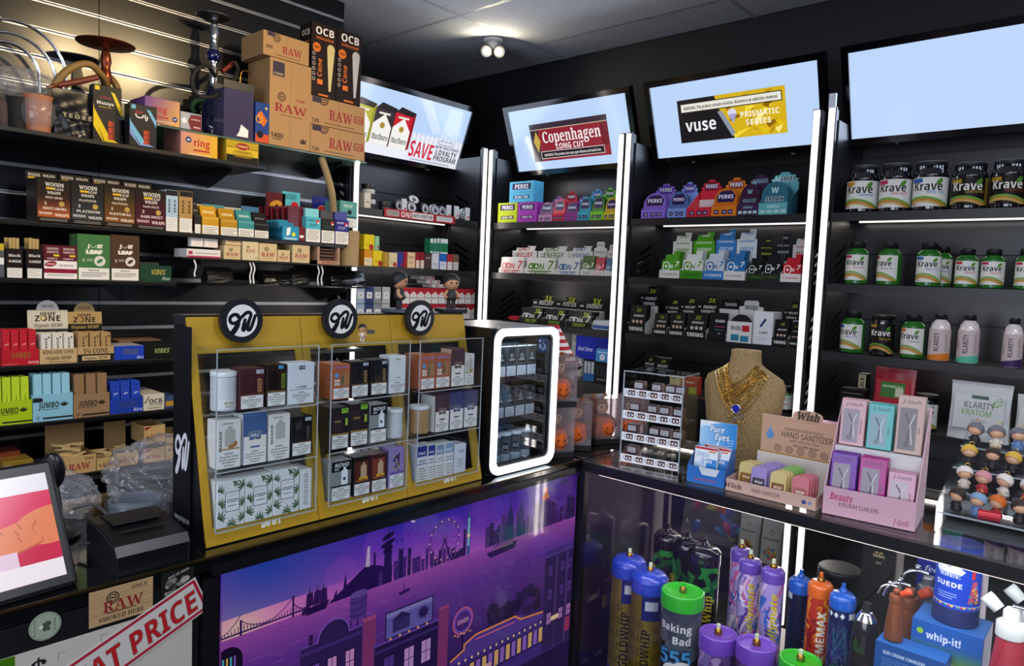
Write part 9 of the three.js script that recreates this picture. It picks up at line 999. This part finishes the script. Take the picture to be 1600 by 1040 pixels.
// boxed pumpkin plush toys in the corner
{
const fur = std(0x8a5228, 0.95), face = std(0xdcb486, 0.9), orange = std(0xe8650f, 0.8), blk = std(0x141210, 0.7), bg = phys(0xf2eef0, 0.06, { transmission: 0.92, thickness: 0 }), card = std(0xb08a8e, 0.7);
const bf = pr(0.11, 0.16, (g, H) => { fill(g, '#b59296'); fill(g, '#8a2a34', 30, 8, 34, 12); tx(g, 'TRICK', 70, H * 0.3, 12, '#8a3a34', 'si', { r: -0.3 }); tx(g, 'or treat', 74, H * 0.42, 10, '#8a3a34', 'si', { r: -0.3 }); });
const plush = (lb, x, y, z, ry) => {
const w = 0.105, h = 0.165, d = 0.1, b = thing('toy_box', 'clear toy box with black base ' + lb, 'toy box'); at(b, x, y, z, ry); mesh('base', box(w, 0.018, d, 0, 0.009, 0), blk, b); for (const s of [-1, 1]) mesh('side_pane', box(0.0015, h - 0.02, d, s * (w / 2 - 0.001), h / 2 + 0.009, 0), bg, b); mesh('front_pane', box(w - 0.003, h - 0.02, 0.0015, 0, h / 2 + 0.009, d / 2 - 0.001), bg, b); mesh('top_pane', box(w, 0.0015, d, 0, h - 0.0005, 0), bg, b); const bc = mesh('back_card', pgeo(w - 0.004, h - 0.022, 0.002, { f: bf, col: '#b59296' }), pmat(bf.s), b); bc.position.set(0, 0.0185, -d / 2 + 0.004);
const p = thing('plush_toy', 'brown plush animal hugging an orange pumpkin ' + lb, 'plush toy'); at(p, x, y + 0.019, z, ry); p.scale.setScalar(1.16);
const rib = []; for (let k = 0; k < 9; k++) { const a = k / 9 * 6.28; rib.push(new THREE.SphereGeometry(0.03, 14, 12).scale(0.62, 1, 0.62).translate(0.019 * Math.cos(a), 0.03, 0.014 + 0.016 * Math.sin(a))); } mesh('pumpkin', merge(rib), orange, p);
mesh('pumpkin_smile', tube([[-0.018, 0.026, 0.049], [-0.008, 0.018, 0.0545], [0.008, 0.018, 0.0545], [0.018, 0.026, 0.049]], 0.0013, 16, 6), blk, p); for (const s of [-1, 1]) { mesh('pumpkin_eye', new THREE.ConeGeometry(0.004, 0.006, 3).translate(s * 0.01, 0.036, 0.0525), blk, p); mesh('arm', tube([[s * 0.022, 0.062, -0.012], [s * 0.037, 0.05, 0.01], [s * 0.034, 0.038, 0.03]], 0.01, 12, 8), fur, p); const e = mesh('ear', new THREE.SphereGeometry(0.012, 12, 10).scale(1, 1.2, 0.6).translate(s * 0.021, 0.118, -0.014), fur, p); mesh('eye', new THREE.SphereGeometry(0.0042, 10, 8).translate(s * 0.009, 0.094, 0.0125), blk, p); }
mesh('body', new THREE.SphereGeometry(0.03, 18, 14).scale(1, 1.25, 0.8).translate(0, 0.045, -0.022), fur, p); mesh('head', new THREE.SphereGeometry(0.028, 20, 16).translate(0, 0.092, -0.012), fur, p); mesh('face', new THREE.SphereGeometry(0.0215, 18, 14).scale(1, 0.9, 0.6).translate(0, 0.09, 0.004), face, p);
};
plush('in the lower row, beside the cooler', -1.455, CY + 0.001, -1.842, 1.15); plush('in the lower row, second from the cooler', -1.475, CY + 0.001, -1.985, 0.75); plush('in the lower row, third from the cooler', -1.475, CY + 0.001, -2.14, 1.2); plush('in the lower row, by the lash case', -1.42, CY + 0.001, -2.26, 0.35); plush('on top of the others beside the cooler', -1.455, CY + 0.1675, -1.845, 1.1);
const shelf = thing('corner_ledge', 'black ledge under the boxed plush toys', 'ledge'); mesh('ledge_top', box(0.42, 0.03, 0.6, -1.57, CY - 0.016, -2.186), M.counterTop, shelf); mesh('ledge_body', box(0.4, CY - 0.032, 0.54, -1.57, (CY - 0.032) / 2, -2.18), M.black, shelf);
// striped hat toy behind the cooler
const hat = thing('striped_hat_toy', 'white plush in a big red and white striped hat behind the cooler', 'plush toy'); at(hat, -1.665, CY, -2.08, 0.9); const hp = pr(0.3, 0.16, (g, H) => { fill(g, '#e8e2e0'); for (let k = 0; k < 6; k++) fill(g, '#b8242e', 0, k * H / 6, 100, H / 12); for (let k = 0; k < 26; k++) line(g, [[k * 4, H], [k * 4 + 2, H - 5], [k * 4 + 4, H]], '#b8242e', 1.4); }); const cm = mesh('hat', new THREE.CylinderGeometry(0.02, 0.1, 0.15, 32, 1, true).translate(0, 0.335, 0), pmat(hp.s, 'paper'), hat); setUV(cm.geometry, hp.r); cm.rotation.z = 0.0; mesh('brim', new THREE.TorusGeometry(0.098, 0.016, 12, 36).rotateX(Q).translate(0, 0.265, 0), pmat(hp.s, 'paper'), hat); mesh('head', new THREE.SphereGeometry(0.085, 24, 18).translate(0, 0.2, 0), std(0xd9d4ce, 0.95), hat); mesh('body', lathe([[0, 0], [0.09, 0.002], [0.095, 0.05], [0.07, 0.14], [0, 0.15]], 26), std(0xa8202c, 0.9), hat); mesh('pompom', new THREE.SphereGeometry(0.024, 14, 12).translate(0.085, 0.1, 0.05), std(0xe4e0da, 0.95), hat);
}
// ---------- register end of the counter ----------
{
const t = thing('fascia_panel', 'plain black counter fascia below the register', 'panel'); mesh('board', box(0.019, 0.998, 1.62, CX - 0.0085, 0.499, 0.186), M.black, t);
const face = (name, label, cat, z, y, w, h, draw, o = {}) => { const f = pr(w, h, draw, 1700), m = one(name, pgeo(w, h, 0.0012, { f, col: o.col || '#ccc', ch: 0.0002 }), pmat(f.s, o.fin || 'card'), label, cat); at(m, CX + 0.0046 + (o.x || 0), y, z, Q, 0, o.rz || 0); return m; };
face('sticker', 'wooden looking sticker with red serif lettering on the counter front', 'sticker', -0.482, 0.957, 0.108, 0.065, (g, H) => { fill(g, '#a88a62'); for (let k = 0; k < 24; k++) fill(g, k % 2 ? '#b0926a' : '#9e8058', 0, rr(0, H), 100, rr(0.5, 2)); tx(g, 'ONLY', 78, H * 0.14, 9, '#241c16', 's'); emblem(g, 36, H * 0.3, 9, '#241c16'); tx(g, 'RAW', 52, H * 0.52, 26, '#7a1f24', 's', { w: 64 }); lines(g, 26, H * 0.7, 46, 1, 2, '#3a2c20', 1.6); tx(g, 'SMOKED HERE', 50, H * 0.86, 10, '#241c16', 's', { w: 72 }); }, { col: '#a88a62' });
face('sticker', 'black square sticker with grey parrot-like drawing on the counter front', 'sticker', -0.582, 0.958, 0.062, 0.064, (g, H) => { fill(g, '#1c1b1b'); tx(g, 'GIVE ME WEED', 52, 12, 10, '#b8b4a4', 'b', { r: -0.25, w: 66 }); for (let k = 0; k < 18; k++) circ(g, rr(18, 82), rr(26, 60), rr(3, 10), ['#55534e', '#77746a', '#2e2d2c', '#9a968a'][k % 4]); fill(g, '#8a8678', 10, 62, 82, 12); tx(g, 'OR GIVE ME DEATH', 50, 68, 8, '#242322', 'b', { w: 70 }); circ(g, 50, 84, 7, '#8a8678'); }, { col: '#1c1b1b' });
const rs = pr(0.05, 0.05, (g) => { circ(g, 50, 50, 50, '#8f9a86'); ring(g, 50, 50, 46, '#4a5446', 1.5); tx(g, 'botanical', 50, 20, 10, '#4a5446'); tx(g, 'FOR THE CULTURE', 50, 82, 7, '#4a5446'); for (let k = 0; k < 12; k++) circ(g, rr(36, 64), rr(36, 54), 6, '#3f4a3c'); tri(g, [[42, 58], [58, 58], [52, 70], [48, 70]], '#c8d0b8'); }, 1700), rm = one('round_sticker', new THREE.CylinderGeometry(0.024, 0.024, 0.0012, 36), pmat(rs.s), 'round grey green sticker on the counter front', 'sticker'); setUV(rm.geometry, rs.r); at(rm, CX + 0.004, 0.985, -0.361, Q, Q);
face('price_sign', 'white and green price board on the counter front', 'sign', -0.37, 0.5, 0.48, 0.45, (g, H) => { fill(g, '#b3ada3'); fill(g, '#4a7d12', 0, 0, 39, H); fill(g, '#3a6a0c', 0, 0, 39, 4); tx(g, '$', 46, 8, 12, '#17161a', 's'); tx(g, 'n', 33, 14, 14, '#e8e8e0', 'b'); for (const [x, y] of [[52, 4], [66, 2], [92, 6]]) { fill(g, '#8a847a', x, y, 2.4, 0.3); fill(g, '#8a847a', x, y, 0.3, 3); } }, { col: '#b3ada3' });
face('price_banner', 'slanted white banner with red GREAT PRICE lettering', 'banner', -0.487, 0.8, 0.34, 0.076, (g, H) => { fill(g, '#bdb8b0'); frame(g, 1.6, 1.6, 96.8, H - 3.2, '#9a1c30', 1.6); tx(g, 'GREAT PRICE', 51, H * 0.54, 17, '#a81e22', 'bi', { w: 88, st: '#7c7872', lw: 0.6 }); }, { x: 0.0022, rz: 0.4, col: '#bdb8b0' }).position.y = 0.862;
// tilted touch screen
const s = thing('touch_screen', 'tilted black touch screen showing a hand on pink cloth', 'monitor'), W = 0.31, H = 0.232; at(s, -1.362 - 0.004, 1.034, -0.426 + W / 2 + 0.004, 1.67, -0.5);
mesh('bezel', new RoundedBoxGeometry(W, H, 0.018, 4, 0.008).translate(0, H / 2, -0.009), M.satin, s);
const st = screenTex(768, 560, (g, HH) => { fill(g, '#e9e4ee'); fill(g, '#d8305c', 0, HH * 0.17, 100, HH * 0.66); tri(g, [[0, HH * 0.2], [70, HH * 0.2], [0, HH * 0.34]], '#8a3a26'); tri(g, [[0, HH * 0.6], [100, HH * 0.5], [100, HH * 0.83], [0, HH * 0.83]], '#c8284e'); const sk = '#e0825a'; g.fillStyle = sk; g.beginPath(); g.ellipse(98, HH * 0.5, 22, 13, -0.1, 0, 7); g.fill(); g.lineCap = 'round'; for (const [x, y, e, f] of [[86, 0.45, 58, 0.54], [84, 0.51, 54, 0.61], [85, 0.57, 56, 0.67], [88, 0.62, 64, 0.71]]) { line(g, [[x, HH * y], [e, HH * f]], '#c06444', 6.6); line(g, [[x, HH * y - 0.6], [e, HH * f - 0.6]], sk, 5.4); } for (const [x, y] of [[80, 0.47], [78, 0.53], [79, 0.59], [70, 0.5], [67, 0.565]]) line(g, [[x - 1, HH * y - 2], [x + 0.6, HH * y + 1.6]], '#b85c3c', 0.7); fill(g, '#e4c8de', 50, HH * 0.69, 26, HH * 0.16); fill(g, '#efe6ee', 0, HH * 0.83, 100, HH * 0.2); });
const sm = mesh('screen_panel', box(W - 0.034, H - 0.045, 0.0016, 0.0, H / 2 - 0.001, 0.0006), emit(st, 0.95), s); const sl = new THREE.RectAreaLight(0xffa0b0, 0.7, W - 0.04, H - 0.05); sl.name = 'screen_area_light'; sl.position.set(0, H / 2, 0.004); sl.rotation.y = Math.PI; s.add(sl);
mesh('stand', tube([[0, 0.14, -0.02], [0, 0.14, -0.07], [0, 0.115, -0.12]], 0.016, 16, 10), M.satin, s);
const sc = thing('barcode_scanner', 'black curved barcode scanner on a stand behind the touch screen', 'scanner'); at(sc, -1.66, 1.0305, -0.462, 1.0); mesh('base', lathe([[0, 0], [0.045, 0], [0.045, 0.01], [0.02, 0.016], [0, 0.016]], 26), M.satin, sc); mesh('neck', tube([[0, 0.012, 0], [0.004, 0.07, 0.008], [-0.004, 0.11, 0.002]], 0.011, 18, 10), M.satin, sc); mesh('head', new THREE.SphereGeometry(0.03, 22, 16).scale(0.8, 1.3, 0.55).translate(-0.004, 0.14, 0.004), M.satin, sc);
// receipt printer
const p = thing('receipt_printer', 'black receipt printer with sloped lid', 'printer'); at(p, -1.452, 1.0305, -0.545, Q); const ps = new THREE.Shape(); ps.moveTo(0.075, 0); ps.lineTo(0.078, 0.035); ps.lineTo(0.068, 0.05); ps.lineTo(-0.03, 0.066); ps.lineTo(-0.075, 0.066); ps.lineTo(-0.075, 0); ps.closePath(); const pg = new THREE.ExtrudeGeometry(ps, { depth: 0.128, bevelEnabled: true, bevelSize: 0.003, bevelThickness: 0.003, bevelSegments: 2 }); const pm = mesh('casing', pg, M.satin, p); pm.rotation.y = -Q; pm.position.x = 0.064; mesh('paper_slot', rbox(0.08, 0.003, 0.006, 0.001, 0, 0.063, 0.028), M.black, p); mesh('lid', rbox(0.09, 0.004, 0.07, 0.002, 0, 0.0705, -0.034), M.black, p);
tag(mesh(numbered('cable'), tube([[-1.64, 1.09, -0.486], [-1.632, 1.095, -0.517], [-1.577, 1.09, -0.527], [-1.518, 1.08, -0.51], [-1.503, 1.06, -0.487], [-1.538, 1.05, -0.467]], 0.0032, 50, 8), std(0x4a4a4c, 0.5), scene), 'grey looped cable between the touch screen and printer', 'cable');
// clear plastic roll and crumpled bags behind the printer
const rl = thing('plastic_roll', 'roll of clear plastic film behind the receipt printer', 'plastic roll'); at(rl, -1.6, 1.0305, -0.6); for (let k = 0; k < 5; k++) mesh('film_layer', lathe([[0.062 - k * 0.006, 0.002], [0.062 - k * 0.006, 0.07], [0.06 - k * 0.006, 0.07], [0.06 - k * 0.006, 0.002]], 36), k % 2 ? M.film : M.acrylic, rl);
const crumple = (lb, x, y, z, a, b, c, s0) => { const g = new THREE.SphereGeometry(1, 72, 48), q = g.attributes.position; for (let i = 0; i < q.count; i++) { const u = q.getX(i), v = q.getY(i), w2 = q.getZ(i), k = 1 + 0.15 * Math.sin(u * 5 + s0 + v * 3) * Math.sin(w2 * 6 - v * 4) + 0.09 * Math.abs(Math.sin(u * 8 + w2 * 7 + s0)) - 0.08 * Math.abs(Math.sin(v * 11 + u * 6)) + 0.05 * Math.abs(Math.sin(w2 * 15 - u * 12 + v * 9)); q.setXYZ(i, u * a * k, Math.max(-b * 0.8, v * b * k), w2 * c * k); } g.computeVertexNormals(); at(one('plastic_bag', g, M.film, lb, 'plastic bag'), x, y, z); };
crumple('large crumpled clear plastic bag beside the gold display', -1.79, 1.03 + 0.066, -0.72, 0.085, 0.08, 0.11, 1); crumple('small crumpled clear plastic bag in front of the larger one', -1.625, 1.03 + 0.05, -0.745, 0.05, 0.06, 0.05, 4); crumple('flattened clear plastic bag between the scanner and the film roll', -1.8, 1.03 + 0.042, -0.52, 0.07, 0.05, 0.06, 7);
// figurines on the gold display
const doll = (lb, x, y, z, k, hair, suit, ry) => { const d = thing('figurine', lb, 'figurine'), hm = std(hair, 0.55), sm2 = std(suit, 0.6), sk = std(0xc8946a, 0.55); mesh('legs', merge([-1, 1].map((q) => cyl(0.0045, 0.005, 0.02, 10, q * 0.006, 0.01, 0))), sm2, d); mesh('torso', lathe([[0, 0.018], [0.012, 0.019], [0.013, 0.026], [0.009, 0.042], [0, 0.044]], 16), sm2, d); for (const q of [-1, 1]) mesh('arm', tube([[q * 0.009, 0.04, 0], [q * 0.017, 0.03, 0.003], [q * 0.014, 0.024, 0.009]], 0.0038, 10, 8), sk, d); mesh('head', new THREE.SphereGeometry(0.018, 20, 16).scale(1, 1.02, 0.95).translate(0, 0.06, 0), sk, d); for (const q of [-1, 1]) mesh('eye', new THREE.SphereGeometry(0.0024, 8, 6).translate(q * 0.0068, 0.059, 0.0158), M.rubber, d); mesh('hair', new THREE.SphereGeometry(0.0196, 20, 14, 0, 7, 0, 1.9).rotateX(-0.6).translate(0, 0.0615, -0.001), hm, d); d.scale.setScalar(k); at(d, x, y, z, ry); return d; };
const top = GB + 0.4665; doll('small figurine in white trousers with a sign on the clear case', -1.412, 1.4385, -1.037, 0.52, 0x17110e, 0xc9b7a0, 1.2); const sg = pr(0.03, 0.012, (g, H) => { fill(g, '#6e6a5c'); tx(g, 'THANK', 50, H / 2, 26, '#1c1a16', 'b', { w: 84 }); }), sp = one('paper_sign', pgeo(0.024, 0.011, 0.001, { f: sg, col: '#6e6a5c' }), pmat(sg.s), 'tiny grey paper sign held beside the small figurine', 'sign'); at(sp, -1.412, 1.4385 + 0.017, -1.061, Q, 0, -0.1);
for (const [z, l, r, hair, suit] of [[-1.241, 'dark haired toy figurine in black on the gold display, between the second and third logos', 2.2, 0x121214, 0x1a1a20], [-1.432, 'dark bob haired toy figurine on the gold display, behind the last logo', 1.2, 0x141214, 0x2a2422]]) { const d = doll(l, -1.53, top + 0.0118, z, 1.25, hair, suit, r); mesh('slab_base', rbox(0.06, 0.009, 0.06, 0.002, 0, -0.0046, 0), std(0x1c2230, 0.4), d); }
const yb = one('paper_strip', new THREE.ExtrudeGeometry(new THREE.Shape([[0, 0], [0.035, 0], [0.06, 0.07], [0.03, 0.12], [0.0, 0.17], [0.012, 0.1], [0.002, 0.05]].map((q) => new THREE.Vector2(...q))), { depth: 0.003, bevelEnabled: false }), std(0xc8a01c, 0.5), 'torn yellow wrapper standing behind the second logo', 'wrapper'); at(yb, -2.98, 1.234, -1.983, Q);
at(one('hang_bag', pouch(0.16, 0.14, 0.02, 8), std(0x4a4636, 0.5), 'dull olive printed bag behind the first logo', 'bag'), -2.98, 1.2335, -1.69, Q);
}
renderer.render(scene, camera);
